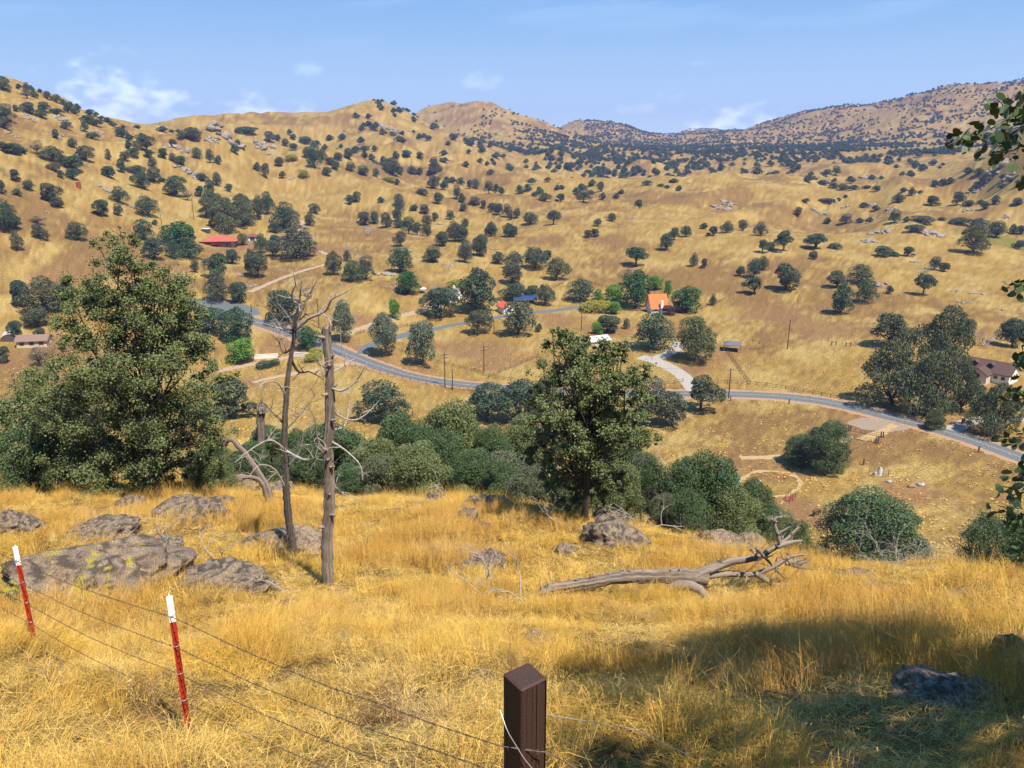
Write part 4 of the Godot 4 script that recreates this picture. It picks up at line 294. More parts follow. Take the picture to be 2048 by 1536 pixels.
# x, top y, z, width, look, label
const NEAR_OAKS := [
	[-3.34, -13.72, -42.00, 5.22, 0, "dark round oak right of the twin dead trunks"],
	[-4.46, -13.76, -38.00, 3.48, 1, "oak below the green shade net"],
	[-1.13, -15.63, -43.00, 3.37, 1, "oak between the centre tree and the pale dead trunk"],
	[-0.20, -13.31, -33.00, 4.10, 2, "grey-green bushy oak at the meadow rim left of centre tree"],
	[-10.08, -14.40, -40.00, 4.97, 1, "oak directly behind the pale dead trunk"],
	[-6.75, -14.12, -37.00, 3.39, 0, "low oak right of the pale dead trunk"],
	[-4.24, -12.83, -33.00, 3.56, 0, "bright green oak at the meadow rim, left of the rounded rocks"],
	[7.66, -11.30, -28.00, 3.66, 1, "dark oak at the rim behind the fallen log's root"],
	[9.72, -12.88, -29.00, 2.56, 1, "oak behind the fallen log's branches"],
	[11.10, -14.51, -30.00, 2.16, 0, "small dark oak above the fallen log's tips"],
	[-20.98, -9.56, -33.00, 5.40, 0, "broad oak left of the biggest near oak"],
	[-25.54, -11.56, -36.00, 4.00, 1, "oak cut by the left picture edge"],
	[-19.85, -11.15, -34.00, 3.78, 2, "pale oak leaning against the biggest near oak"],
	[-7.77, -14.76, -35.00, 2.52, 1, "low oak behind the snag's right side"],
	[-2.12, -14.00, -31.00, 1.22, 0, "small green oak sprout by the rim rocks"],
	[5.51, -12.04, -26.00, 1.36, 2, "grey-green bush behind the paired boulders"],
	[-12.91, -16.31, -44.00, 3.17, 1, "oak behind the dark dead tree"],
	[6.17, -13.72, -34.00, 2.67, 2, "grey-green oak right of the centre oak's foot"],
	[1.41, -12.23, -29.00, 1.71, 1, "low oak left of the centre oak's foot"],
	[4.19, -13.31, -33.00, 2.37, 0, "oak behind the centre oak's trunk"],
	[-14.76, -13.87, -36.00, 2.83, 1, "oak right of the biggest near oak's foot"],
	[-19.47, -10.65, -30.00, 3.53, 1, "oak in the front row of the rim thicket, first from the left"],
	[-17.26, -11.11, -29.50, 3.01, 0, "oak in the front row of the rim thicket, second from the left"],
	[-12.78, -12.57, -31.00, 1.95, 0, "oak in the front row of the rim thicket, third from the left"],
	[-5.95, -13.39, -33.00, 2.85, 2, "oak in the front row of the rim thicket, fourth from the left"],
	[-1.66, -13.14, -33.00, 2.85, 1, "oak in the front row of the rim thicket, fifth from the left"],
	[-0.51, -12.80, -31.00, 2.43, 1, "oak in the front row of the rim thicket, sixth from the left"],
	[0.91, -12.19, -29.00, 2.28, 2, "oak in the front row of the rim thicket, seventh from the left"],
	[2.42, -11.98, -28.00, 1.76, 0, "oak in the front row of the rim thicket, eighth from the left"],
	[4.34, -11.77, -28.00, 2.20, 0, "oak in the front row of the rim thicket, ninth from the left"],
	[5.86, -12.17, -30.00, 2.35, 1, "oak in the front row of the rim thicket, tenth from the left"],
	[6.63, -11.56, -28.00, 2.42, 1, "oak in the front row of the rim thicket, eleventh from the left"],
	[6.16, -11.44, -25.00, 1.77, 1, "oak in the front row of the rim thicket, twelfth from the left"],
	[8.33, -12.36, -27.00, 2.54, 0, "oak in the front row of the rim thicket, thirteenth from the left"],
	[10.90, -13.60, -27.00, 1.91, 1, "oak in the front row of the rim thicket, fourteenth from the left"],
	[-14.23, -15.50, -40.00, 2.83, 1, "oak in the back row of the rim thicket, first from the left"],
	[-15.33, -16.66, -46.00, 3.97, 1, "oak in the back row of the rim thicket, second from the left"],
	[-10.68, -14.72, -38.00, 2.98, 1, "oak in the back row of the rim thicket, third from the left"],
	[-10.59, -17.02, -47.00, 4.06, 0, "oak in the back row of the rim thicket, fourth from the left"],
	[-7.99, -15.50, -40.00, 3.14, 1, "oak in the back row of the rim thicket, fifth from the left"],
	[-7.82, -17.91, -52.00, 4.90, 1, "oak in the back row of the rim thicket, sixth from the left"],
	[-3.50, -13.30, -36.00, 3.11, 1, "oak in the back row of the rim thicket, seventh from the left"],
	[-2.66, -16.68, -47.00, 4.06, 0, "oak in the back row of the rim thicket, eighth from the left"],
	[0.80, -16.00, -46.00, 3.97, 0, "oak in the back row of the rim thicket, ninth from the left"],
	[6.67, -16.00, -46.00, 3.97, 1, "oak in the back row of the rim thicket, tenth from the left"],
]
const BARE_BRUSH := [
	[7.26, -16.14, -40.00, 3.92, "tangle of grey bare branches right of the centre oak"],
	[11.96, -20.79, -55.00, 3.24, "grey leafless bush above the right rim oaks"],
	[1.72, -13.92, -33.00, 1.94, "bare brush left of the centre oak trunk"],
	[10.56, -14.58, -28.00, 1.65, "bare twigs beside the fallen log's tip"],
	[26.61, -24.31, -45.00, 3.83, "brown brush at the right rim"],
	[33.59, -30.36, -62.00, 2.84, "white bare branches on the lower right oak"],
]
const DARK_TRUNK := [Vector3(-5.80, -10.61, -18.88), Vector3(-5.89, -9.98, -18.88), Vector3(-5.91, -8.96, -18.88), Vector3(-5.86, -7.97, -18.88), Vector3(-5.82, -7.14, -18.88), Vector3(-5.74, -6.46, -18.88), Vector3(-5.67, -5.98, -18.88), Vector3(-5.61, -5.59, -18.88), Vector3(-5.52, -5.19, -18.88), Vector3(-5.43, -4.84, -18.88), Vector3(-5.37, -4.57, -18.88), Vector3(-5.34, -4.37, -18.88)]
const DARK_LIMBS := [
	[Vector3(-5.37, -4.34, -18.88), Vector3(-5.51, -4.15, -19.13), Vector3(-5.74, -3.96, -19.38), Vector3(-5.94, -3.84, -19.63), Vector3(-6.03, -3.76, -19.88)],
	[Vector3(-5.35, -4.32, -18.88), Vector3(-5.24, -3.97, -18.72), Vector3(-5.07, -3.72, -18.55), Vector3(-5.17, -3.57, -18.38), Vector3(-5.15, -3.35, -18.22), Vector3(-5.00, -3.12, -18.05), Vector3(-4.98, -2.82, -17.88)],
	[Vector3(-5.33, -4.32, -18.88), Vector3(-5.13, -3.84, -19.05), Vector3(-5.06, -3.68, -19.22), Vector3(-5.01, -3.66, -19.38), Vector3(-5.04, -3.57, -19.55), Vector3(-4.94, -3.33, -19.72), Vector3(-4.90, -3.21, -19.88)],
	[Vector3(-5.32, -4.39, -18.88), Vector3(-4.92, -4.06, -18.72), Vector3(-4.64, -3.93, -18.55), Vector3(-4.40, -3.78, -18.38), Vector3(-4.23, -3.51, -18.22), Vector3(-3.93, -3.34, -18.05), Vector3(-3.66, -3.18, -17.88)],
	[Vector3(-5.37, -4.39, -18.88), Vector3(-5.68, -4.38, -19.13), Vector3(-5.97, -4.16, -19.38), Vector3(-6.16, -4.04, -19.63), Vector3(-6.38, -4.01, -19.88)],
	[Vector3(-5.38, -4.49, -18.88), Vector3(-5.60, -4.27, -18.55), Vector3(-5.70, -4.14, -18.22), Vector3(-5.80, -3.98, -17.88)],
	[Vector3(-5.50, -5.11, -18.88), Vector3(-5.50, -5.30, -19.08), Vector3(-5.42, -5.58, -19.28), Vector3(-5.23, -5.62, -19.48), Vector3(-5.04, -5.81, -19.68), Vector3(-4.97, -5.97, -19.88)],
	[Vector3(-5.69, -6.08, -18.88), Vector3(-5.79, -5.67, -18.63), Vector3(-5.90, -5.55, -18.38), Vector3(-6.02, -5.54, -18.13), Vector3(-6.01, -5.59, -17.88)],
	[Vector3(-5.43, -4.84, -18.88), Vector3(-5.73, -5.03, -19.13), Vector3(-5.89, -4.84, -19.38), Vector3(-5.85, -4.77, -19.63), Vector3(-5.71, -4.73, -19.88)],
	[Vector3(-5.18, -3.79, -18.88), Vector3(-4.99, -3.36, -18.38), Vector3(-4.80, -3.00, -17.88)],
	[Vector3(-5.36, -4.32, -18.88), Vector3(-5.35, -4.27, -19.22), Vector3(-5.23, -4.14, -19.55), Vector3(-5.28, -4.06, -19.88)],
	[Vector3(-5.83, -7.55, -18.88), Vector3(-6.09, -7.15, -18.55), Vector3(-6.50, -7.28, -18.22), Vector3(-6.78, -7.48, -17.88)],
	[Vector3(-5.89, -8.11, -18.88), Vector3(-5.55, -7.68, -19.22), Vector3(-5.47, -7.25, -19.55), Vector3(-5.15, -7.23, -19.88)],
	[Vector3(-5.90, -8.67, -18.88), Vector3(-6.04, -7.96, -18.55), Vector3(-6.29, -7.68, -18.22), Vector3(-6.45, -7.81, -17.88)],
	[Vector3(-5.79, -7.00, -18.88), Vector3(-5.52, -6.77, -19.38), Vector3(-5.22, -6.38, -19.88)],
	[Vector3(-5.82, -7.55, -18.88), Vector3(-5.21, -7.62, -18.38), Vector3(-4.69, -7.28, -17.88)],
	[Vector3(-5.77, -6.87, -18.88), Vector3(-6.29, -6.63, -19.38), Vector3(-6.69, -6.52, -19.88)],
]
const SNAG_TRUNK := [Vector3(-4.19, -9.65, -15.77), Vector3(-4.14, -8.71, -15.77), Vector3(-4.01, -7.48, -15.77), Vector3(-3.94, -6.31, -15.77), Vector3(-3.85, -5.40, -15.77), Vector3(-3.80, -4.52, -15.77), Vector3(-3.81, -3.98, -15.77), Vector3(-3.81, -3.62, -15.77)]
const SNAG_LIMBS := [
	[Vector3(-3.76, -3.63, -15.77), Vector3(-3.77, -3.60, -16.01), Vector3(-3.86, -3.53, -16.24), Vector3(-4.07, -3.41, -16.47)],
	[Vector3(-3.86, -4.48, -15.77), Vector3(-3.93, -4.28, -15.42), Vector3(-3.89, -4.08, -15.07)],
	[Vector3(-3.79, -4.59, -15.77), Vector3(-3.61, -4.54, -16.12), Vector3(-3.40, -4.44, -16.47)],
	[Vector3(-3.81, -4.89, -15.77), Vector3(-3.51, -4.90, -15.54), Vector3(-3.17, -4.62, -15.31), Vector3(-2.91, -4.22, -15.07)],
	[Vector3(-3.85, -5.40, -15.77), Vector3(-3.49, -5.71, -16.01), Vector3(-3.21, -5.67, -16.24), Vector3(-2.91, -5.40, -16.47)],
	[Vector3(-3.92, -6.08, -15.77), Vector3(-3.54, -6.21, -15.54), Vector3(-3.19, -6.46, -15.31), Vector3(-3.11, -6.70, -15.07)],
	[Vector3(-3.90, -5.85, -15.77), Vector3(-3.63, -5.86, -16.12), Vector3(-3.57, -5.40, -16.47)],
	[Vector3(-3.97, -6.42, -15.77), Vector3(-4.13, -6.05, -15.42), Vector3(-4.07, -5.59, -15.07)],
	[Vector3(-3.99, -7.01, -15.77), Vector3(-3.74, -7.53, -16.12), Vector3(-3.37, -7.81, -16.47)],
	[Vector3(-3.98, -6.36, -15.77), Vector3(-4.10, -5.99, -15.54), Vector3(-4.06, -5.46, -15.31), Vector3(-4.13, -5.05, -15.07)],
]
const LOG := [Vector3(0.59, -8.63, -13.90), Vector3(0.74, -8.60, -13.96), Vector3(1.45, -8.50, -14.02), Vector3(2.34, -8.37, -14.08), Vector3(3.09, -8.40, -14.13), Vector3(3.55, -8.42, -14.19), Vector3(3.96, -8.51, -14.25)]
const LOG_LIMBS := [
	[[Vector3(3.67, -8.43, -14.20), Vector3(4.10, -8.29, -14.28), Vector3(4.48, -8.20, -14.37), Vector3(5.04, -8.15, -14.45), Vector3(5.46, -7.92, -14.53), Vector3(5.72, -7.77, -14.62), Vector3(5.94, -7.58, -14.70)], 0.100],
	[[Vector3(5.34, -7.76, -14.20), Vector3(5.69, -7.85, -14.52), Vector3(6.09, -7.98, -14.85)], 0.060],
	[[Vector3(5.39, -7.69, -14.20), Vector3(5.32, -7.32, -14.47), Vector3(5.53, -7.38, -14.73), Vector3(5.78, -7.46, -15.00)], 0.040],
	[[Vector3(3.80, -8.46, -14.20), Vector3(4.36, -8.50, -14.39), Vector3(5.03, -8.62, -14.58), Vector3(5.54, -8.54, -14.77), Vector3(5.90, -8.44, -14.96), Vector3(6.28, -8.47, -15.15)], 0.085],
	[[Vector3(4.98, -8.39, -14.20), Vector3(5.25, -8.64, -14.42), Vector3(5.60, -8.91, -14.64), Vector3(6.18, -9.01, -14.86), Vector3(6.59, -9.22, -15.08), Vector3(6.87, -9.46, -15.30)], 0.060],
	[[Vector3(5.56, -8.14, -14.20), Vector3(6.12, -8.60, -14.82), Vector3(6.67, -9.00, -15.45)], 0.040],
	[[Vector3(4.93, -7.81, -14.20), Vector3(5.37, -8.37, -14.67), Vector3(5.96, -9.07, -15.13), Vector3(6.49, -9.50, -15.60)], 0.040],
	[[Vector3(4.98, -7.97, -14.20), Vector3(5.47, -8.66, -15.75)], 0.050],
	[[Vector3(5.61, -8.11, -14.20), Vector3(6.23, -8.63, -15.05), Vector3(6.77, -9.00, -15.90)], 0.045],
	[[Vector3(5.26, -7.21, -14.20), Vector3(5.84, -8.11, -16.05)], 0.025],
	[[Vector3(5.33, -7.48, -14.20), Vector3(5.86, -7.89, -15.20), Vector3(6.37, -8.33, -16.20)], 0.025],
]
const LOG_ROOT := [Vector3(3.13, -8.62, -14.10), Vector3(3.50, -8.48, -13.93), Vector3(3.76, -8.51, -13.77), Vector3(3.91, -8.67, -13.60)]
const ARCH := [Vector3(-8.92, -12.84, -26.42), Vector3(-8.99, -12.19, -26.55), Vector3(-9.26, -11.65, -26.69), Vector3(-9.61, -11.12, -26.82), Vector3(-9.98, -10.68, -26.95), Vector3(-10.33, -10.40, -27.09), Vector3(-10.63, -10.68, -27.22)]
const ARCH_FORK := [Vector3(-8.92, -12.84, -26.42), Vector3(-9.05, -11.86, -26.25), Vector3(-9.33, -11.49, -26.09), Vector3(-9.63, -11.42, -25.92)]
const STUMP := [Vector3(-15.28, -17.75, -44.00), Vector3(-14.96, -16.63, -44.00), Vector3(-14.93, -15.68, -44.00), Vector3(-14.74, -14.90, -44.00)]
const SPRIGS := [
	[Vector3(2.16, 0.27, -3.30), Vector3(1.96, 0.15, -3.20), Vector3(1.83, 0.07, -3.10), Vector3(1.70, 0.04, -3.00)],
	[Vector3(2.21, 0.11, -3.42), Vector3(2.07, 0.07, -3.34), Vector3(1.91, 0.00, -3.27), Vector3(1.77, 0.03, -3.19), Vector3(1.66, -0.01, -3.12)],
	[Vector3(2.31, -0.01, -3.54), Vector3(2.14, -0.01, -3.44), Vector3(2.02, -0.03, -3.34), Vector3(1.91, -0.04, -3.24)],
	[Vector3(2.29, 0.08, -3.66), Vector3(1.94, 0.17, -3.36)],
	[Vector3(2.20, -0.12, -3.30), Vector3(1.89, -0.11, -3.00)],
	[Vector3(2.35, -0.57, -3.42), Vector3(2.14, -0.57, -3.27), Vector3(2.01, -0.56, -3.12)],
	[Vector3(2.56, -1.14, -3.54), Vector3(2.34, -1.10, -3.39), Vector3(2.16, -1.06, -3.24)],
	[Vector3(2.69, -1.36, -3.66), Vector3(2.44, -1.34, -3.51), Vector3(2.25, -1.29, -3.36)],
	[Vector3(2.48, -1.42, -3.30), Vector3(2.24, -1.46, -3.15), Vector3(2.06, -1.41, -3.00)],
	[Vector3(2.56, -1.65, -3.42), Vector3(2.32, -1.63, -3.27), Vector3(2.11, -1.50, -3.12)],
	[Vector3(2.69, -1.90, -3.54), Vector3(2.44, -1.76, -3.39), Vector3(2.25, -1.67, -3.24)],
	[Vector3(2.55, -0.80, -3.66), Vector3(2.37, -0.91, -3.51), Vector3(2.27, -0.97, -3.36)],
	[Vector3(2.44, -1.32, -3.30), Vector3(2.24, -1.33, -3.15), Vector3(2.09, -1.33, -3.00)],
	[Vector3(2.67, -1.94, -3.42), Vector3(2.41, -1.83, -3.27), Vector3(2.23, -1.70, -3.12)],
]
const POST_HEIGHTS := [1.246, 1.316]
# ------------------------------------------------------------------ terrain
const COLS := 240
const ROWS := 122
const LR0 := -0.7
const LRS := 0.08
var grid := PackedFloat64Array()
var knolls: Array[PackedFloat64Array] = []
var n_big := FastNoiseLite.new()
var n_mid := FastNoiseLite.new()
var n_ridge := FastNoiseLite.new()
var n_fine := FastNoiseLite.new()
var n_spur := FastNoiseLite.new()
var n_tint := FastNoiseLite.new()
var n_streak := FastNoiseLite.new()

func set_noise(n: FastNoiseLite, s: int, wave: float, octaves: int, kind := FastNoiseLite.FRACTAL_FBM) -> void:
	n.seed = s
	n.noise_type = FastNoiseLite.TYPE_SIMPLEX_SMOOTH
	n.frequency = 1.0 / wave
	n.fractal_type = kind
	n.fractal_octaves = octaves

# the land is a thin-plate surface through the surveyed spot heights (x, height, z; the viewer's eye is at the origin)
func survey() -> void:
	for e: Array in KNOLLS:
		knolls.append(PackedFloat64Array(e))
	set_noise(n_big, 11, 210.0, 3)
	set_noise(n_mid, 12, 55.0, 3)
	set_noise(n_ridge, 13, 620.0, 4, FastNoiseLite.FRACTAL_RIDGED)
	set_noise(n_fine, 14, 2.4, 3)
	set_noise(n_spur, 18, 170.0, 2, FastNoiseLite.FRACTAL_RIDGED)
	set_noise(n_tint, 15, 38.0, 4)
	set_noise(n_streak, 16, 9.0, 3)
	var n := SPOT_HEIGHTS.size()
	var xs := PackedFloat64Array()
	var ys := PackedFloat64Array()
	var q := PackedFloat64Array()
	for s: Vector3 in SPOT_HEIGHTS:
		var r := sqrt(s.x * s.x + s.z * s.z)
		xs.append(rad_to_deg(atan2(s.x, -s.z)) / 14.0)
		ys.append(log(r) * 2.2)
		q.append((s.y + 1.72) / r)
	var m := n + 3
	var rows: Array[PackedFloat64Array] = []
	for i in m:
		var row := PackedFloat64Array()
		row.resize(m + 1)
		if i < n:
			for j in n:
				var dx := xs[i] - xs[j]
				var dy := ys[i] - ys[j]
				var d := dx * dx + dy * dy
				row[j] = d * log(d + 1e-12)
			row[i] += 1e-3
			row[n] = 1.0
			row[n + 1] = xs[i]
			row[n + 2] = ys[i]
			row[m] = q[i]
		else:
			for j in n:
				row[j] = 1.0 if i == n else (xs[j] if i == n + 1 else ys[j])
		rows.append(row)
	for c in m:
		var best := c
		for i in range(c + 1, m):
			if absf(rows[i][c]) > absf(rows[best][c]):
				best = i
		var top := rows[best]
		rows[best] = rows[c]
		rows[c] = top
		var inv := 1.0 / top[c]
		for i in range(c + 1, m):
			var low := rows[i]
			var k := low[c] * inv
			if k != 0.0:
				for j in range(c, m + 1):
					low[j] -= k * top[j]
				rows[i] = low
	var w := PackedFloat64Array()
	w.resize(m)
	for c in range(m - 1, -1, -1):
		var sum := rows[c][m]
		for j in range(c + 1, m):
			sum -= rows[c][j] * w[j]
		w[c] = sum / rows[c][c]
	grid.resize(COLS * ROWS)
	for a in COLS:
		var gx := (-180.0 + 1.5 * a) / 14.0
		for b in ROWS:
			var gy := (LR0 + LRS * b) * 2.2
			var sum := w[n] + w[n + 1] * gx + w[n + 2] * gy
			for j in n:
				var dx := gx - xs[j]
				var dy := gy - ys[j]
				var d := dx * dx + dy * dy
				sum += w[j] * d * log(d + 1e-12)
			grid[a * ROWS + b] = sum

func cubic(a: float, b: float, c: float, d: float, t: float) -> float:
	return b + 0.5 * t * (c - a + t * (2.0 * a - 5.0 * b + 4.0 * c - d + t * (3.0 * (b - c) + d - a)))

func base_slope(x: float, z: float, r: float) -> float:
	var fa := (rad_to_deg(atan2(x, -z)) + 180.0) / 1.5
	var fb := clampf((log(r) - LR0) / LRS, 1.0, ROWS - 2.01)
	var ia := int(fa)
	var ib := int(fb)
	var ta := fa - ia
	var tb := fb - ib
	var c0 := ((ia - 1 + COLS) % COLS) * ROWS + ib
	var c1 := (ia % COLS) * ROWS + ib
	var c2 := ((ia + 1) % COLS) * ROWS + ib
	var c3 := ((ia + 2) % COLS) * ROWS + ib
	return cubic(cubic(grid[c0 - 1], grid[c0], grid[c0 + 1], grid[c0 + 2], tb), cubic(grid[c1 - 1], grid[c1], grid[c1 + 1], grid[c1 + 2], tb),
		cubic(grid[c2 - 1], grid[c2], grid[c2 + 1], grid[c2 + 2], tb), cubic(grid[c3 - 1], grid[c3], grid[c3 + 1], grid[c3 + 2], tb), ta)

func land(x: float, z: float) -> float:
	var r := maxf(0.55, sqrt(x * x + z * z))
	var h := base_slope(x, z, r) * r - 1.72
	if r < 130.0:
		h += (1.0 - smoothstep(60.0, 130.0, r)) * 0.2 * n_fine.get_noise_2d(x, z)
	elif r < 900.0:
		h += 1.3 * n_big.get_noise_2d(x, z) * smoothstep(130.0, 250.0, r)
	if r > 330.0:
		for e: PackedFloat64Array in knolls:
			var dx := (x - e[0]) / e[2]
			if dx > 3.2 or dx < -3.2:
				continue
			var dz := (z - e[1]) / e[3]
			if dz < 3.2 and dz > -3.2:
				h += e[4] * exp(-0.5 * (dx * dx + dz * dz))
	if r > 430.0:
		var hill := smoothstep(430.0, 900.0, r)
		h += hill * (7.0 * n_big.get_noise_2d(x, z) * (1.0 - 0.5 * smoothstep(1300.0, 1500.0, r)) + 1.6 * n_mid.get_noise_2d(x, z))
		if r < 1700.0:
			# spurs and gullies that run down to the valley
			h += 9.0 * smoothstep(470.0, 720.0, r) * (1.0 - smoothstep(1250.0, 1700.0, r)) * n_spur.get_noise_2d(x * 0.8 + z * 0.6, (z * 0.8 - x * 0.6) * 0.4)
		if r > 1500.0:
			h += 20.0 * smoothstep(1500.0, 2600.0, r) * (n_ridge.get_noise_2d(x, z) - 0.25)
	return h

func on_land(x: float, z: float, lift := 0.0) -> Vector3:
	return Vector3(x, land(x, z) + lift, z)
# ------------------------------------------------------------------ building helpers
class Shape:
	var v := PackedVector3Array()
	var n := PackedVector3Array()
	var c := PackedColorArray()
	var i := PackedInt32Array()
	func quad(p: Vector3, q: Vector3, r: Vector3, s: Vector3, col := Color.WHITE) -> void:
		var k := v.size()
		var m := (q - p).cross(r - p)
		if m.length_squared() < 1e-12:
			m = (r - p).cross(s - p)
		m = m.normalized()
		for e: Vector3 in [p, q, r, s]:
			v.append(e)
			n.append(m)
			c.append(col)
		for e: int in [0, 2, 1, 0, 3, 2]:
			i.append(k + e)
	func tri(p: Vector3, q: Vector3, r: Vector3, col := Color.WHITE) -> void:
		var k := v.size()
		var m := (q - p).cross(r - p).normalized()
		for e: Vector3 in [p, q, r]:
			v.append(e)
			n.append(m)
			c.append(col)
		for e: int in [0, 2, 1]:
			i.append(k + e)
	func box(at: Vector3, size: Vector3, turn := Basis.IDENTITY, col := Color.WHITE) -> void:
		var x := turn.x * size.x * 0.5
		var y := turn.y * size.y * 0.5
		var z := turn.z * size.z * 0.5
		quad(at - x - y + z, at + x - y + z, at + x + y + z, at - x + y + z, col)
		quad(at + x - y - z, at - x - y - z, at - x + y - z, at + x + y - z, col)
		quad(at + x - y + z, at + x - y - z, at + x + y - z, at + x + y + z, col)
		quad(at - x - y - z, at - x - y + z, at - x + y + z, at - x + y - z, col)
		quad(at - x + y + z, at + x + y + z, at + x + y - z, at - x + y - z, col)
		quad(at - x - y - z, at + x - y - z, at + x - y + z, at - x - y + z, col)
	func beam(p: Vector3, q: Vector3, width: float, height: float, col := Color.WHITE) -> void:
		var z := (q - p).normalized()
		var x := Vector3.UP.cross(z)
		x = Vector3.RIGHT if x.length() < 0.01 else x.normalized()
		box((p + q) * 0.5, Vector3(width, height, p.distance_to(q)), Basis(x, z.cross(x), z), col)
	# a round limb through the points; knobbly > 0 makes it uneven
	func tube(pts: PackedVector3Array, radii: PackedFloat32Array, sides: int, col := Color.WHITE, knobbly := 0.0, rng: RandomNumberGenerator = null, close := true) -> void:
		var k := v.size()
		var m := pts.size()
		var side := Vector3.ZERO
		for a in m:
			var along := (pts[mini(a + 1, m - 1)] - pts[maxi(a - 1, 0)]).normalized()
			if a == 0:
				side = along.cross(Vector3(0.31, 0.2, 0.93)).normalized()
			else:
				side = (side - along * side.dot(along)).normalized()
			var other := along.cross(side)
			for b in sides:
				var t := TAU * b / sides
				var out := side * cos(t) + other * sin(t)
				var rad := radii[a]
				if knobbly > 0.0:
					rad *= 1.0 + knobbly * (rng.randf() - 0.5)
				v.append(pts[a] + out * rad)
				n.append(out)
				c.append(col)
		for a in m - 1:
			for b in sides:
				var p := k + a * sides + b
				var q := k + a * sides + (b + 1) % sides
				i.append_array([p, q + sides, q, p, p + sides, q + sides])
		if close:
			for e: int in [0, m - 1]:
				var mid := v.size()
				v.append(pts[e])
				n.append((pts[0] - pts[1]).normalized() if e == 0 else (pts[m - 1] - pts[m - 2]).normalized())
				c.append(col)
				for b in sides:
					if e == 0:
						i.append_array([mid, k + b, k + (b + 1) % sides])
					else:
						i.append_array([mid, k + e * sides + (b + 1) % sides, k + e * sides + b])
	# a furrowed trunk: ridges run its length, each with a wood tone of its own between two colours
	func bark(pts: PackedVector3Array, radii: PackedFloat32Array, sides: int, g: RandomNumberGenerator, depth: float, pale: Color, dark: Color) -> void:
		var k := v.size()
		var m := pts.size()
		var ridge := PackedFloat32Array()
		var tone := PackedFloat32Array()
		for b in sides:
			ridge.append(g.randf())
			tone.append(g.randf())
		var side := Vector3.ZERO
		for a in m:
			var along := (pts[mini(a + 1, m - 1)] - pts[maxi(a - 1, 0)]).normalized()
			side = along.cross(Vector3(0.31, 0.2, 0.93)).normalized() if a == 0 else (side - along * side.dot(along)).normalized()
			var other := along.cross(side)
			for b in sides:
				ridge[b] = clampf(ridge[b] + g.randf_range(-0.16, 0.16), 0.0, 1.0)
				tone[b] = clampf(tone[b] + g.randf_range(-0.22, 0.22), 0.0, 1.0)
				var t := TAU * b / sides
				var out := side * cos(t) + other * sin(t)
				v.append(pts[a] + out * radii[a] * (1.0 + depth * (ridge[b] - 0.6)))
				var slope := (ridge[(b + sides - 1) % sides] - ridge[(b + 1) % sides]) * depth * sides / 12.0
				n.append((out + (other * cos(t) - side * sin(t)) * slope).normalized())
				c.append(dark.lerp(pale, tone[b]))
		for a in m - 1:
			for b in sides:
				var p := k + a * sides + b
				var q := k + a * sides + (b + 1) % sides
				i.append_array([p, q + sides, q, p, p + sides, q + sides])
		for e: int in [0, m - 1]:
			var mid := v.size()
			v.append(pts[e])
			n.append((pts[0] - pts[1]).normalized() if e == 0 else (pts[m - 1] - pts[m - 2]).normalized())
			c.append(pale)
			for b in sides:
				if e == 0:
					i.append_array([mid, k + b, k + (b + 1) % sides])
				else:
					i.append_array([mid, k + e * sides + (b + 1) % sides, k + e * sides + b])
	func mesh() -> ArrayMesh:
		var a := []
		a.resize(Mesh.ARRAY_MAX)
		a[Mesh.ARRAY_VERTEX] = v
		a[Mesh.ARRAY_NORMAL] = n
		a[Mesh.ARRAY_COLOR] = c
		a[Mesh.ARRAY_INDEX] = i
		var m := ArrayMesh.new()
		m.add_surface_from_arrays(Mesh.PRIMITIVE_TRIANGLES, a)
		return m

var taken := {}
var rng := RandomNumberGenerator.new()

func numbered(called: String) -> String:
	var k: int = taken.get(called, -1) + 1
	taken[called] = k
	return called if k == 0 else "%s_%03d" % [called, k]

func thing(called: String, label: String, category: String, at := Vector3.ZERO, turn := 0.0, group := "") -> Node3D:
	var o := Node3D.new()
	o.name = numbered(called)
	add_child(o)
	o.position = at
	o.rotation.y = turn
	tag(o, label, category, group)
	return o

func tag(o: Node3D, label: String, category: String, group := "", kind := "") -> void:
	o.set_meta("label", label)
	o.set_meta("category", category)
	if group:
		o.set_meta("group", group)
	if kind:
		o.set_meta("kind", kind)

func part(parent: Node3D, called: String, mesh: Mesh, material: Material, at := Vector3.ZERO) -> MeshInstance3D:
	var o := MeshInstance3D.new()
	o.name = called
	o.mesh = mesh
	o.material_override = material
	parent.add_child(o, true)
	o.position = at
	return o

func lone(called: String, mesh: Mesh, material: Material, label: String, category: String, at := Vector3.ZERO, group := "") -> MeshInstance3D:
	var o := part(self, numbered(called), mesh, material, at)
	tag(o, label, category, group)
	return o

func structure(called: String, mesh: Mesh, material: Material) -> MeshInstance3D:
	var o := part(self, numbered(called), mesh, material)
	o.set_meta("kind", "structure")
	return o

func rgb(r: float, g: float, b: float) -> Color:
	return Color(r, g, b).linear_to_srgb()

func noise_map(s: int, wave: float, octaves: int, low: float, high: float, normal := 0.0, stretch := 1.0) -> NoiseTexture2D:
	var f := FastNoiseLite.new()
	f.seed = s
	f.frequency = 1.0 / wave
	f.fractal_octaves = octaves
	var t := NoiseTexture2D.new()
	t.width = 512
	t.height = int(512 / stretch)
	t.seamless = true
	t.noise = f
	if normal > 0.0:
		t.as_normal_map = true
		t.bump_strength = normal
	else:
		var g := Gradient.new()
		g.set_color(0, Color(low, low, low))
		g.set_color(1, Color(high, high, high))
		t.color_ramp = g
	return t

func paint(color: Color, rough := 0.85, metal := 0.0) -> StandardMaterial3D:
	var m := StandardMaterial3D.new()
	m.albedo_color = color
	m.roughness = rough
	m.metallic = metal
	m.cull_mode = BaseMaterial3D.CULL_DISABLED
	m.vertex_color_use_as_albedo = true
	return m

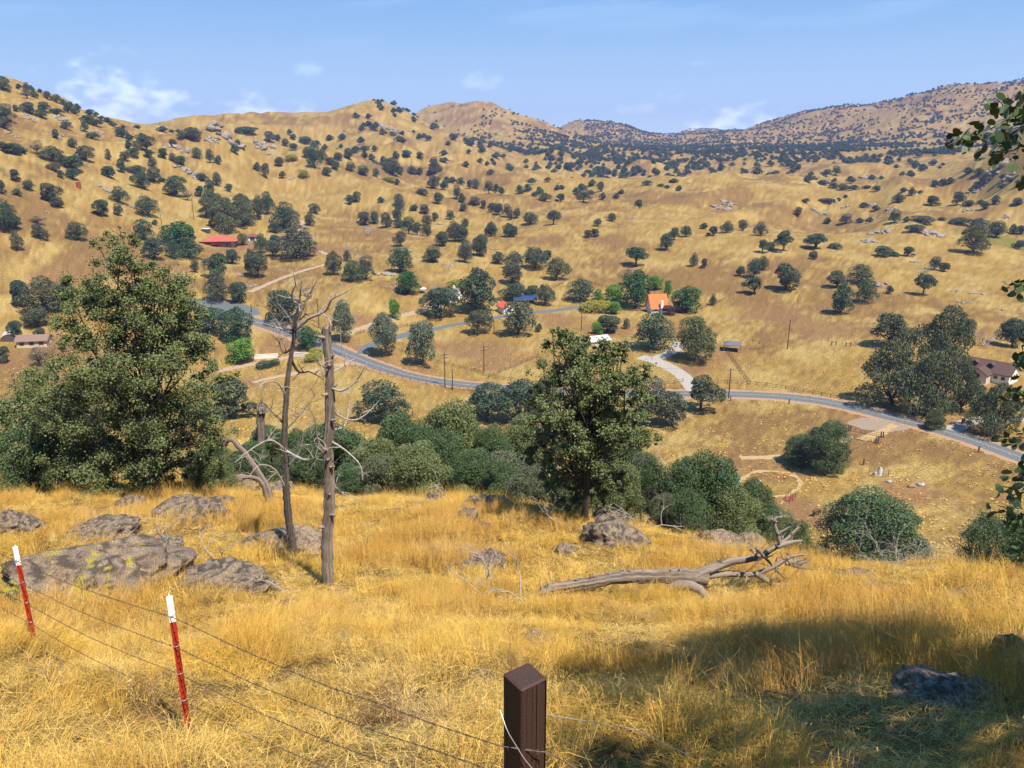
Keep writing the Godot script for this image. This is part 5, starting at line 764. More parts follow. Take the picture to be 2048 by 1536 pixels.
# a surface with grain: map is a grey texture that multiplies the colour, laid from the world's three axes
func grained(color: Color, map: Texture2D, size: float, rough := 0.9, bump: Texture2D = null, bump_scale := 1.0) -> StandardMaterial3D:
	var m := paint(color, rough)
	m.albedo_texture = map
	m.uv1_triplanar = true
	m.uv1_world_triplanar = true
	m.uv1_scale = Vector3.ONE / size
	if bump:
		m.normal_enabled = true
		m.normal_texture = bump
		m.normal_scale = bump_scale
	return m

var M := {}

func leaf_paint(color: Color, through := 0.25) -> StandardMaterial3D:
	var m := paint(color, 0.55)
	m.metallic_specular = 0.35
	m.backlight_enabled = true
	m.backlight = Color(color.r * through, color.g * through, color.b * through * 0.6)
	return m

func make_materials() -> void:
	var speckle := noise_map(31, 9.0, 5, 0.25, 1.0)
	var soft := noise_map(32, 60.0, 5, 0.72, 1.0)
	var bumps := noise_map(33, 14.0, 5, 0, 1, 6.0)
	M.ground = grained(Color.WHITE, noise_map(34, 30.0, 6, 0.68, 1.0), 2.3, 1.0, bumps, 0.8)
	M.ground.metallic_specular = 0.15
	M.ground.detail_enabled = true
	M.ground.detail_blend_mode = BaseMaterial3D.BLEND_MODE_MUL
	M.ground.detail_uv_layer = BaseMaterial3D.DETAIL_UV_2
	M.ground.detail_albedo = noise_map(62, 12.0, 6, 0.6, 1.0)
	M.ground.uv2_triplanar = true
	M.ground.uv2_world_triplanar = true
	M.ground.uv2_scale = Vector3.ONE / 41.0
	M.asphalt = grained(rgb(0.135, 0.15, 0.165), soft, 7.0, 0.9)
	M.concrete = grained(rgb(0.42, 0.385, 0.35), soft, 5.0, 0.9)
	M.gravel = grained(rgb(0.31, 0.24, 0.18), soft, 4.0, 1.0)
	M.dirt = grained(rgb(0.44, 0.32, 0.21), soft, 4.0, 1.0)
	M.red_dirt = grained(rgb(0.42, 0.25, 0.15), soft, 4.0, 1.0)
	M.sand = grained(rgb(0.47, 0.325, 0.155), soft, 4.0, 1.0)
	M.line = grained(rgb(0.72, 0.66, 0.48), speckle, 1.5, 0.8)
	M.rock = grained(Color.WHITE, noise_map(35, 16.0, 6, 0.35, 1.0), 1.5, 0.95, noise_map(36, 10.0, 5, 0, 1, 5.0), 0.35)
	M.far_rock = grained(Color.WHITE, soft, 6.0, 0.95, bumps, 1.0)
	M.bark = grained(rgb(0.15, 0.12, 0.095), noise_map(37, 10.0, 5, 0.35, 1.0, 0.0, 1.0), 0.7, 0.95, bumps, 1.2)
	M.dead = grained(rgb(0.47, 0.385, 0.325), noise_map(38, 12.0, 5, 0.45, 1.0), 0.5, 0.95, bumps, 0.8)
	M.dead_dark = grained(rgb(0.25, 0.205, 0.18), noise_map(39, 12.0, 5, 0.4, 1.0), 0.4, 0.95, bumps, 0.8)
	M.dead_twig = grained(rgb(0.44, 0.40, 0.37), soft, 0.5, 0.95)
	M.wood_post = grained(rgb(0.095, 0.042, 0.028), noise_map(40, 9.0, 5, 0.35, 1.0), 0.35, 0.75, bumps, 0.6)
	M.pole = grained(rgb(0.13, 0.085, 0.06), speckle, 1.0, 0.9)
	M.steel = paint(rgb(0.42, 0.42, 0.43), 0.45, 0.8)
	M.wire = paint(rgb(0.13, 0.10, 0.085), 0.6, 0.5)
	M.new_wire = paint(rgb(0.62, 0.62, 0.62), 0.4, 0.7)
	M.pipe = paint(rgb(0.10, 0.055, 0.045), 0.7)
	M.grass = paint(Color.WHITE, 0.85)
	M.grass.metallic_specular = 0.2
	M.grass.backlight_enabled = true
	M.grass.backlight = Color(0.25, 0.2, 0.1)
	# foliage: oak tones first
	M.leaf_r = leaf_paint(rgb(0.049, 0.081, 0.049))
	M.leaf_r_green = leaf_paint(rgb(0.048, 0.092, 0.046))
	M.leaf_r_olive = leaf_paint(rgb(0.074, 0.090, 0.046))
	M.leaf_r_grey = leaf_paint(rgb(0.078, 0.092, 0.062))
	M.leaf_o = leaf_paint(rgb(0.105, 0.120, 0.045))
	M.leaf_d = leaf_paint(rgb(0.040, 0.105, 0.030))
	M.leaf_l = leaf_paint(rgb(0.095, 0.215, 0.025))
	M.leaf_y = leaf_paint(rgb(0.26, 0.25, 0.03))
	M.leaf_e = leaf_paint(rgb(0.100, 0.122, 0.062), 0.4)
	M.leaf_v = leaf_paint(rgb(0.125, 0.150, 0.095))
	M.leaf_g = leaf_paint(rgb(0.115, 0.110, 0.085))
	M.leaf_p = leaf_paint(rgb(0.060, 0.040, 0.040))
	M.leaf_near = leaf_paint(rgb(0.135, 0.165, 0.066), 0.8)
	M.leaf_near_dark = leaf_paint(rgb(0.070, 0.112, 0.046), 0.5)
	M.leaf_grey = leaf_paint(rgb(0.105, 0.122, 0.070), 0.45)
# ------------------------------------------------------------------ ground and roads
func bare_earth(x: float, z: float) -> float:
	var e := 0.0
	for p: Vector3 in EARTH:
		var dx := x - p.x
		var dz := z - p.y
		var d := sqrt(dx * dx + dz * dz) / p.z
		if d < 1.6:
			e = maxf(e, 1.0 - smoothstep(0.5, 1.2, d + 0.5 * n_tint.get_noise_2d(x * 2.5, z * 2.5)))
	return e

func ground_tint(x: float, z: float, r: float) -> Color:
	var t := n_tint.get_noise_2d(x, z)
	var t2 := n_tint.get_noise_2d(x * 0.21 + 400.0, z * 0.21)
	var t3 := n_streak.get_noise_2d(x + 0.3 * z, z * 0.55)
	var t4 := n_streak.get_noise_2d(x * 3.1, z * 2.2)
	var gold := Color(0.575, 0.375, 0.115)
	var pale := Color(0.70, 0.505, 0.185)
	var brown := Color(0.41, 0.25, 0.10)
	var c := gold.lerp(pale, smoothstep(-0.2, 0.5, t + 0.5 * t3 + 0.3 * t4))
	c = c.lerp(brown, smoothstep(0.0, 0.5, t2 * 1.1 - 0.5 * t + 0.45 * t3 - 0.25 * t4))
	c *= 1.0 + 0.3 * t4
	if r > 120.0 and r < 700.0:
		c = c.lerp(Color(0.45, 0.255, 0.125) * (1.0 + 0.2 * t4), 0.8 * bare_earth(x, z))
		for p: Vector3 in GREEN_SPOTS:
			var d := Vector2(x - p.x, (z - p.y) * 0.6).length() / p.z
			if d < 1.5:
				c = c.lerp(Color(0.32, 0.31, 0.075), (1.0 - smoothstep(0.4, 1.1, d + 0.5 * t)) * 0.8)
	if r < 60.0:
		c = Color(0.34, 0.19, 0.06).lerp(Color(0.24, 0.15, 0.07), clampf(0.5 + t3, 0.0, 1.0))
	c.a = 1.0
	return c

func make_ground() -> void:
	var az := PackedFloat32Array()
	var a := -180.0
	while a < 179.9:
		az.append(a)
		a += 0.16 if absf(a + 0.08) < 42.0 else (0.8 if absf(a) < 60.0 else 5.0)
	az.append(180.0)
	var rs := PackedFloat32Array()
	var r := 0.5
	while r < 7000.0:
		rs.append(r)
		r *= 1.0155 if r > 4.0 else 1.05
	var nc := az.size()
	var nr := rs.size()
	var s := Shape.new()
	s.v.resize(nc * nr + 1)
	s.n.resize(nc * nr + 1)
	s.c.resize(nc * nr + 1)
	for k in nc:
		var sx := sin(deg_to_rad(az[k]))
		var cz := -cos(deg_to_rad(az[k]))
		for j in nr:
			var x := sx * rs[j]
			var z := cz * rs[j]
			s.v[k * nr + j] = Vector3(x, land(x, z), z)
			s.c[k * nr + j] = ground_tint(x, z, rs[j])
	for k in nc:
		for j in nr:
			var dk := s.v[mini(k + 1, nc - 1) * nr + j] - s.v[maxi(k - 1, 0) * nr + j]
			var dj := s.v[k * nr + mini(j + 1, nr - 1)] - s.v[k * nr + maxi(j - 1, 0)]
			s.n[k * nr + j] = dk.cross(dj).normalized()
	var mid := nc * nr
	s.v[mid] = on_land(0.0, 0.0)
	s.n[mid] = Vector3.UP
	s.c[mid] = Color(0.36, 0.22, 0.08)
	var idx := PackedInt32Array()
	idx.resize((nc - 1) * (nr - 1) * 6)
	var w := 0
	for k in nc - 1:
		for j in nr - 1:
			var p := k * nr + j
			idx[w] = p
			idx[w + 1] = p + 1
			idx[w + 2] = p + nr + 1
			idx[w + 3] = p
			idx[w + 4] = p + nr + 1
			idx[w + 5] = p + nr
			w += 6
	s.i = idx
	for k in nc - 1:
		s.i.append_array([mid, k * nr, (k + 1) * nr])
	structure("ground", s.mesh(), M.ground)

# points along a smooth line through the given ground points (x, z), about step apart
func smooth_line(pts: Array, step: float) -> PackedVector2Array:
	var c := Curve2D.new()
	for k in pts.size():
		var before: Vector2 = pts[maxi(k - 1, 0)]
		var after: Vector2 = pts[mini(k + 1, pts.size() - 1)]
		var t := (after - before) / 6.0
		c.add_point(pts[k], -t, t)
	var out := PackedVector2Array()
	var n := maxi(2, int(c.get_baked_length() / step))
	for k in n + 1:
		out.append(c.sample_baked(c.get_baked_length() * k / n, true))
	return out

func strip(pts: Array, width: float, lift: float, offset := 0.0, ragged := 0.0, step := 1.6) -> Shape:
	var s := Shape.new()
	var line := smooth_line(pts, step)
	var across := 6 if width > 1.0 else 1
	for k in line.size():
		var d := (line[mini(k + 1, line.size() - 1)] - line[maxi(k - 1, 0)]).normalized()
		var side := Vector2(-d.y, d.x)
		for b in across + 1:
			var e := (float(b) / across - 0.5) * width + offset
			if ragged > 0.0 and (b == 0 or b == across):
				e += ragged * n_streak.get_noise_2d(line[k].x * 3.0 + b * 50.0, line[k].y * 3.0)
			var p := line[k] + side * e
			var edge := (b == 0 or b == across) and width > 1.0
			s.v.append(Vector3(p.x, land(p.x, p.y) + (lift if not edge else lift - 0.1), p.y))
			s.n.append(Vector3.UP)
			s.c.append(Color.WHITE)
	for k in line.size() - 1:
		for b in across:
			var p := k * (across + 1) + b
			s.i.append_array([p, p + across + 1, p + across + 2, p, p + across + 2, p + 1])
	return s

func patch(at: Vector2, rx: float, rz: float, turn: float, lift: float) -> Shape:
	var s := Shape.new()
	var rings := 8
	var spokes := 40
	for a in rings + 1:
		for b in spokes:
			var t := TAU * b / spokes
			var edge := 1.0 + 0.28 * n_streak.get_noise_2d(cos(t) * 9.0 + at.x, sin(t) * 9.0 + at.y)
			var p := at + Vector2(cos(t) * rx, sin(t) * rz).rotated(turn) * (float(a) / rings) * edge
			s.v.append(Vector3(p.x, land(p.x, p.y) + (lift if a < rings else lift - 0.12), p.y))
			s.n.append(Vector3.UP)
			s.c.append(Color.WHITE)
	for a in rings:
		for b in spokes:
			var p := a * spokes + b
			var q := a * spokes + (b + 1) % spokes
			s.i.append_array([p, q + spokes, q, p, p + spokes, q + spokes])
	return s

func make_roads() -> void:
	structure("road_shoulder", strip(ROADS.main, 11.5, 0.05, 0.0, 2.5).mesh(), M.red_dirt)
	structure("road", strip(ROADS.main, 6.8, 0.11).mesh(), M.asphalt)
	structure("road_marking", strip(ROADS.main, 0.34, 0.135).mesh(), M.line)
	structure("driveway", strip(ROADS.drive, 4.4, 0.10).mesh(), M.asphalt)
	structure("concrete_driveway", strip(ROADS.concrete, 5.6, 0.10).mesh(), M.concrete)
	structure("concrete_driveway", strip(ROADS.concrete_fork, 5.0, 0.13).mesh(), M.concrete)
	for t: Array in ROADS.tracks:
		structure("dirt_track", strip(t, 3.4, 0.08, 0.0, 1.2).mesh(), M.sand if t[0].y > -215.0 else M.dirt)
	structure("parking_ground", patch(ROADS.parking[0], 17.0, 11.0, 0.1, 0.09).mesh(), M.asphalt)
	structure("gravel_apron", patch(ROADS.apron[0], 7.5, 6.0, 0.4, 0.075).mesh(), M.gravel)
	structure("concrete_driveway", strip(ROADS.house_drive, 4.5, 0.10).mesh(), M.concrete)
	structure("sand_ring", strip(ROADS.ring, 1.02, 0.05, 0.0, 2.6, 1.0).mesh(), M.sand)
# ------------------------------------------------------------------ trees
func unit(g: RandomNumberGenerator) -> Vector3:
	var y := g.randf_range(-1.0, 1.0)
	var t := g.randf() * TAU
	var k := sqrt(1.0 - y * y)
	return Vector3(cos(t) * k, y, sin(t) * k)

# leaves over the lobes (each Vector4: centre and radius) of a crown
func leaf_out(s: Shape, g: RandomNumberGenerator, lobes: Array[Vector4], count: int, size: float, squash := 0.8, shell := 0.7, droop := 0.0, thin_inside := true, loose := false) -> void:
	var sum := 0.0
	var upto := PackedFloat32Array()
	for l in lobes:
		sum += l.w * l.w
		upto.append(sum)
	var k := s.v.size()
	var made := 0
	var v := s.v
	var n := s.n
	var c := s.c
	var idx := s.i
	while made < count:
		made += 1
		var at := upto.bsearch(g.randf() * sum)
		var l: Vector4 = lobes[mini(at, lobes.size() - 1)]
		var d := unit(g)
		if d.y < -0.3 and g.randf() < 0.55:
			d.y = -d.y
		var rad := l.w * (shell + (1.12 - shell) * sqrt(g.randf()))
		if loose:
			rad = l.w * 0.6 * absf(g.randfn())
		var p := Vector3(l.x + d.x * rad, l.y + d.y * rad * squash, l.z + d.z * rad)
		var buried := false
		for o in (lobes if thin_inside else []):
			var q := Vector3(p.x - o.x, (p.y - o.y) / squash, p.z - o.z)
			if q.length_squared() < o.w * o.w * 0.36:
				buried = true
				break
		if buried and g.randf() < 0.75:
			continue
		var m := (d * (0.5 if loose else 0.7) + unit(g) + Vector3(0.0, 0.35, 0.0)).normalized()
		var t := (unit(g) + Vector3(0.0, -droop, 0.0)).cross(m).normalized()
		if droop > 0.0:
			t = (unit(g) * 0.5 + Vector3(0.0, -1.0, 0.0)).normalized()
			m = (m - t * m.dot(t)).normalized()
		var b := m.cross(t)
		var le := size * g.randf_range(0.65, 1.3)
		var wi := le * 0.3
		var lift := m * wi * g.randf_range(-0.35, 0.35)
		v.append(p - t * le * 0.5)
		v.append(p + b * wi + lift)
		v.append(p + t * le * 0.5)
		v.append(p - b * wi + lift)
		var tone := g.randf_range(0.62, 1.38)
		var warm := g.randf_range(-0.18, 0.22)
		var col := Color(tone * (1.0 + warm), tone, tone * (1.0 - warm))
		for e in 4:
			n.append(m)
			c.append(col)
		idx.append_array([k, k + 1, k + 2, k, k + 2, k + 3])
		k += 4
	s.v = v
	s.n = n
	s.c = c
	s.i = idx

func limb(s: Shape, g: RandomNumberGenerator, from: Vector3, to: Vector3, r0: float, r1: float, sides := 5, bend := 0.12, col := Color.WHITE) -> void:
	var pts := PackedVector3Array()
	var rad := PackedFloat32Array()
	var m := 5
	var far := from.distance_to(to)
	for k in m + 1:
		var t := float(k) / m
		var p := from.lerp(to, t)
		if k > 0 and k < m:
			p += unit(g) * far * bend * 0.6
		p.y -= sin(t * PI) * far * bend * 0.3
		pts.append(p)
		rad.append(lerpf(r0, r1, t))
	s.tube(pts, rad, sides, col, 0.15, g)

var kinds := {}

# a kind of tree, 10 m high and 10 m wide before it is scaled to its place
func grow(s_seed: int, lobes_n: int, reach: float, low: float, high: float, lobe_r: float, leaves: int, size: float, squash := 0.8, trunk_r := 0.3, bare := 0, shell := 0.6, droop := 0.0, sprays := true) -> Array:
	var g := RandomNumberGenerator.new()
	g.seed = s_seed
	var lobes: Array[Vector4] = []
	var lop := g.randf_range(0.0, 0.42)
	var lop_way := g.randf() * TAU
	for k in lobes_n:
		var t := TAU * (k * 0.381966 + g.randf() * 0.25)
		var up := float(k) / maxf(1.0, lobes_n - 1)
		var y := lerpf(low, high, up) + g.randf_range(-0.5, 0.5)
		# wide in the lower third of the crown, closing to the top
		var pull := 1.0 + lop * cos(t - lop_way)
		var girth := pull * reach * sqrt(maxf(0.0, 1.0 - pow(up * 0.97, 2.2))) * g.randf_range(0.55, 1.08)
		var rr := lobe_r * g.randf_range(0.6, 1.35)
		lobes.append(Vector4(cos(t) * girth, y, sin(t) * girth, rr))
		if sprays:
			for e in 3:
				var d := unit(g) * rr * 0.85
				lobes.append(Vector4(cos(t) * girth + d.x, y + d.y * 0.8, sin(t) * girth + d.z, rr * g.randf_range(0.25, 0.5)))
	var c := Shape.new()
	leaf_out(c, g, lobes, leaves, size, squash, shell, droop, true, s_seed == 701)
	var w := Shape.new()
	var fork := Vector3(g.randf_range(-0.4, 0.4), maxf(0.9, low * 0.62), g.randf_range(-0.4, 0.4))
	limb(w, g, Vector3(0, -0.5, 0), fork, trunk_r * 1.25, trunk_r, 7, 0.05)
	for k in range(0, lobes.size(), 4 if sprays else 1):
		var l := lobes[k]
		limb(w, g, fork, Vector3(l.x, l.y, l.z), trunk_r * 0.55, 0.05, 5)
	for k in bare:
		var d := unit(g)
		d.y = absf(d.y) * 0.6 - 0.1
		var tip := Vector3(0, (low + high) * 0.5, 0) + d * Vector3(5.2, 4.0, 5.2)
		limb(w, g, fork.lerp(tip, 0.25), tip, 0.13, 0.03, 4, 0.25)
	return [c.mesh(), w.mesh()]

func make_tree_kinds() -> void:
	kinds.r = []
	for k in 12:
		kinds.r.append(grow(100 + k, 8 + k % 5 * 2, 2.8, 1.9 + 0.4 * (k % 3), 6.8 + 0.5 * (k % 4), 1.75 + 0.2 * (k % 4), 6400, 0.44))
	kinds.b = [grow(120, 12, 3.3, 2.2, 6.0, 2.4, 4200, 0.6), grow(121, 9, 3.0, 2.5, 6.4, 2.5, 4200, 0.6)]
	kinds.u = [grow(130, 10, 3.4, 4.6, 8.0, 1.9, 5200, 0.5, 0.75, 0.34), grow(131, 13, 3.3, 4.2, 8.2, 1.8, 5600, 0.5, 0.75, 0.34)]
	kinds.g = [grow(140, 12, 3.4, 4.0, 8.4, 1.7, 1500, 0.4, 0.9, 0.26, 22, 0.2)]
	kinds.w = [grow(141, 13, 3.3, 2.6, 8.0, 1.8, 4300, 0.48, 0.8, 0.34, 16, 0.55)]
	kinds.e = [grow(150, 17, 2.9, 1.8, 8.8, 1.5, 17000, 0.3, 1.0, 0.24, 0, 0.3, 0.4), grow(151, 15, 3.1, 2.2, 8.9, 1.6, 17000, 0.3, 1.1, 0.24, 0, 0.3, 0.4), grow(152, 19, 3.0, 2.0, 8.7, 1.4, 17000, 0.3, 1.0, 0.24, 0, 0.3, 0.4)]
	kinds.v = [grow(160, 15, 2.4, 3.3, 8.4, 1.9, 9000, 0.42, 1.0, 0.2, 0, 0.5, -0.5), grow(161, 13, 2.5, 3.2, 8.5, 1.9, 9000, 0.42, 1.0, 0.2, 0, 0.5)]
	kinds.o = [grow(170, 15, 3.1, 2.4, 8.3, 1.9, 11000, 0.36, 0.85, 0.34, 0, 0.55), grow(171, 17, 3.0, 2.6, 8.3, 1.8, 11000, 0.36, 0.85, 0.34, 0, 0.55)]
	kinds.d = [grow(180, 13, 3.0, 1.8, 7.9, 2.1, 6500, 0.5), grow(181, 15, 3.0, 1.8, 7.9, 2.0, 6500, 0.5)]
	kinds.l = [grow(190, 12, 2.9, 1.7, 8.0, 2.0, 6000, 0.48, 0.9), grow(191, 13, 2.7, 2.2, 8.2, 1.9, 6000, 0.48, 0.9)]
	kinds.y = [grow(200, 11, 3.2, 1.8, 6.6, 2.4, 4200, 0.6)]
	kinds.n = []
	for k in 3:
		kinds.n.append(grow(700 + k, 22, 3.5, 1.7, 8.6, 1.55, 42000, 0.21, 0.85, 0.2, 12, 0.45))
	kinds.s = kinds.y
	kinds.p = kinds.b

func plant(called: String, kind: String, variant: int, leaf: Material, at: Vector3, tall: float, wide: float, turn: float, label: String, category: String, group: String) -> Node3D:
	var t := thing(called, label, category, at, turn, group)
	var protos: Array = kinds[kind]
	var p: Array = protos[variant % protos.size()]
	t.scale = Vector3(wide / 10.0, tall / 10.0, wide / 10.0)
	part(t, "trunk", p[1], M.bark)
	part(t, "crown", p[0], leaf)
	return t

const ORDER := ["leftmost", "second from the left", "third from the left", "fourth from the left", "fifth from the left", "sixth from the left", "seventh from the left", "eighth from the left", "ninth from the left", "tenth from the left",
	"eleventh from the left", "twelfth from the left", "thirteenth from the left", "fourteenth from the left", "fifteenth from the left", "sixteenth from the left", "seventeenth from the left", "eighteenth from the left"]
const LOOKS := {"r": ["oak_tree", "dark green oak", "tree"], "b": ["spreading_oak", "low spreading oak", "tree"], "u": ["open_oak", "oak with bare lower trunk", "tree"], "g": ["thin_tree", "thin grey twiggy tree", "tree"],
	"w": ["ragged_oak", "ragged oak with bare limbs showing", "tree"], "e": ["eucalyptus_tree", "drooping grey-green eucalyptus", "tree"], "v": ["olive_tree", "upright grey-green olive tree", "tree"], "n": ["leafy_oak", "broad leafy oak", "tree"], "o": ["olive_green_oak", "tall olive-green oak", "tree"],
	"d": ["garden_tree", "dense deep green garden tree", "tree"], "l": ["leafy_tree", "bright green leafy tree", "tree"], "y": ["yellow_shrub", "yellow-green shrub", "shrub"], "s": ["garden_shrub", "low dull green shrub", "shrub"], "p": ["dark_shrub", "dark purplish shrub", "shrub"]}

func plant_valley() -> void:
	rng.seed = 4
	for k in TREES.size():
		var t: Array = TREES[k]
		var kind: String = t[4]
		var look: Array = LOOKS[kind]
		var leaf: Material = M["leaf_" + kind] if M.has("leaf_" + kind) else M.leaf_r
		if kind in ["r", "b", "u"]:
			leaf = [M.leaf_r, M.leaf_r, M.leaf_r_green, M.leaf_r_olive, M.leaf_r_grey][rng.randi() % 5]
		if kind == "w":
			leaf = M.leaf_grey
		if kind == "n":
			leaf = M.leaf_near_dark
		var place: String = ORDER[t[6]] if t[7] > 1 else ""
		var label: String = "%s %s%s" % [look[1], ZONES[t[5]], ", " + place if place else ""]
		var at := on_land(t[0], t[1], -0.15)
		plant(look[0], kind, rng.randi(), leaf, at, t[2] * (0.98 if kind == "n" else 1.08), t[3] * (0.95 if kind == "n" else (1.45 if kind == "e" else 1.14)), rng.randf() * TAU, label, look[2], look[1] + "s " + ZONES[t[5]])

# the woods too far off to count: one mass of small crowns, thick along the valley bottom, thin on the mountains
func make_far_woods() -> void:
	var g := RandomNumberGenerator.new()
	g.seed = 77
	var s := Shape.new()
	var lobes: Array[Vector4] = [Vector4(0, 4.2, 0, 3.0), Vector4(2.2, 3.4, 0.6, 2.3), Vector4(-1.8, 3.6, 1.2, 2.4), Vector4(-0.4, 3.2, -2.2, 2.4), Vector4(0.5, 6.0, 0.4, 2.2)]
	leaf_out(s, g, lobes, 420, 1.7)
	var spots: Array[Transform3D] = []
	for t: Vector4 in SMALL_OAKS:
		spots.append(Transform3D(Basis(Vector3.UP, g.randf() * TAU).scaled(Vector3(t.w, t.z, t.w) / 8.5), on_land(t.x, t.y, -0.3)))
	var clump := FastNoiseLite.new()
	set_noise(clump, 21, 170.0, 3)
	var tries := 0
	while tries < 110000 and spots.size() < 17000:
		tries += 1
		var az := g.randf_range(-36.0, 36.0)
		var r := sqrt(g.randf()) * 3700.0 + 850.0
		var x := r * sin(deg_to_rad(az))
		var z := -r * cos(deg_to_rad(az))
		var n := clump.get_noise_2d(x, z)
		var want := -1.0
		if r < 1150.0:
			want = 0.05 + n * 0.8 if az > -13.0 and az < -2.5 and r > 880.0 else (0.0 + n * 0.5 if az > 13.0 else -1.0)
		elif r < 1400.0:
			want = 0.22 + n * 1.0 if az > -11.0 else -0.6
			if az > 5.0 and az < 18.0 and r > 1130.0:
				want = 0.75 + n * 0.8
		elif r < 2300.0:
			want = 0.5 + n * 1.6 if az > 0.0 else (0.15 + n if az > -9.5 and az < -5.0 and r < 1900.0 else 0.2 + n * 1.4 if az >= -5.0 else -1.0)
			if az > 1.0 and az < 22.0 and r > 1500.0:
				want += 0.35
		else:
			want = 0.06 + n * 0.5 if az < 5.0 else (0.75 if az < 12.0 else 0.42 + n * 1.0)
			if az > -9.0 and az < -1.0:
				want = n * 0.5 - 0.02
			if az < -9.0:
				want = -1.0
		if g.randf() < want * 0.9:
			var k := g.randf_range(0.7, 1.35) * lerpf(1.0, 0.68, smoothstep(1300.0, 2200.0, r))
			spots.append(Transform3D(Basis(Vector3.UP, g.randf() * TAU).scaled(Vector3(k * 1.1, k * g.randf_range(0.8, 1.1), k * 1.1)), on_land(x, z, -0.3)))
	var mm := MultiMesh.new()
	mm.transform_format = MultiMesh.TRANSFORM_3D
	mm.mesh = s.mesh()
	mm.instance_count = spots.size()
	for k in spots.size():
		mm.set_instance_transform(k, spots[k])
	var o := MultiMeshInstance3D.new()
	o.name = "distant_woods"
	o.multimesh = mm
	o.material_override = M.leaf_r
	add_child(o)
	tag(o, "scattered dark oaks over the far valley and mountain slopes", "woods", "", "stuff")
# ------------------------------------------------------------------ rocks, houses, poles, fences
func rock_mesh(s_seed: int, rough: float, cuts: int, tone: Array, detail := 22, shape := Vector3.ONE) -> ArrayMesh:
	var g := RandomNumberGenerator.new()
	g.seed = s_seed
	var f := FastNoiseLite.new()
	f.seed = s_seed
	f.frequency = 0.75
	f.fractal_octaves = 3
	var crack := FastNoiseLite.new()
	crack.seed = s_seed
	crack.noise_type = FastNoiseLite.TYPE_CELLULAR
	crack.cellular_return_type = FastNoiseLite.RETURN_DISTANCE2_SUB
	crack.fractal_type = FastNoiseLite.FRACTAL_NONE
	crack.frequency = 1.3
	var planes: Array[Vector4] = []
	for k in cuts:
		var d := unit(g)
		planes.append(Vector4(d.x, d.y, d.z, g.randf_range(0.62, 0.9)))
	var s := Shape.new()
	var nv := detail
	var nu := detail * 3 / 2
	for a in nv + 1:
		for b in nu + 1:
			var th := PI * a / nv
			var ph := TAU * (b % nu) / nu
			var d := Vector3(sin(th) * cos(ph), cos(th), sin(th) * sin(ph))
			var p := d * (1.0 + rough * f.get_noise_3dv(d * 1.6) + rough * 0.22 * f.get_noise_3dv(d * shape * 6.0))
			if detail > 30:
				p *= 1.0 - 0.05 * (1.0 - smoothstep(0.0, 0.07, crack.get_noise_3dv(d * shape * 1.3 + Vector3.ONE * 0.15 * f.get_noise_3dv(d * 5.0)) + 1.0))
			for e in planes:
				var over := p.dot(Vector3(e.x, e.y, e.z)) - e.w
				if over > 0.0:
					p -= Vector3(e.x, e.y, e.z) * over * 0.8
			s.v.append(p)
			s.n.append(d)
			# lichen and stain patches: grey, tan, near black, and (last tone) the odd one
			var e := d * shape
			var u := f.get_noise_3dv(e * 2.6 + Vector3(9, 0, 0))
			var w := f.get_noise_3dv(e * 4.0 + Vector3(0, 7, 0))
			var col: Color = (tone[0] as Color).lerp(tone[1], smoothstep(-0.2, 0.3, u + 0.6 * w))
			col = col.lerp(tone[2], smoothstep(0.02, 0.22, w - 0.9 * u) * 0.9)
			if tone.size() > 3:
				col = col.lerp(tone[3], smoothstep(0.27, 0.33, 0.7 * f.get_noise_3dv(e * 2.0 + Vector3(3, 3, 8)) + 0.55 * f.get_noise_3dv(e * 6.0)) * (1.0 if d.z > -0.2 and d.x < 0.5 else 0.0))
			s.c.append(col)
	for a in nv:
		for b in nu:
			var p := a * (nu + 1) + b
			s.i.append_array([p, p + nu + 2, p + 1, p, p + nu + 1, p + nu + 2])
	for k in s.n.size():
		s.n[k] = Vector3.ZERO
	for k in range(0, s.i.size(), 3):
		var m := (s.v[s.i[k + 2]] - s.v[s.i[k]]).cross(s.v[s.i[k + 1]] - s.v[s.i[k]])
		for e in 3:
			s.n[s.i[k + e]] += m
	for a in nv + 1:
		var first := a * (nu + 1)
		s.n[first] += s.n[first + nu]
		s.n[first + nu] = s.n[first]
	for k in s.n.size():
		s.n[k] = s.n[k].normalized() if s.n[k].length_squared() > 1e-14 else Vector3.UP
		if s.n[k].dot(s.v[k]) < 0.0:
			s.n[k] = -s.n[k]
	return s.mesh()

const ROCK_GREY := [Color(0.30, 0.27, 0.24), Color(0.20, 0.175, 0.155), Color(0.10, 0.09, 0.08)]

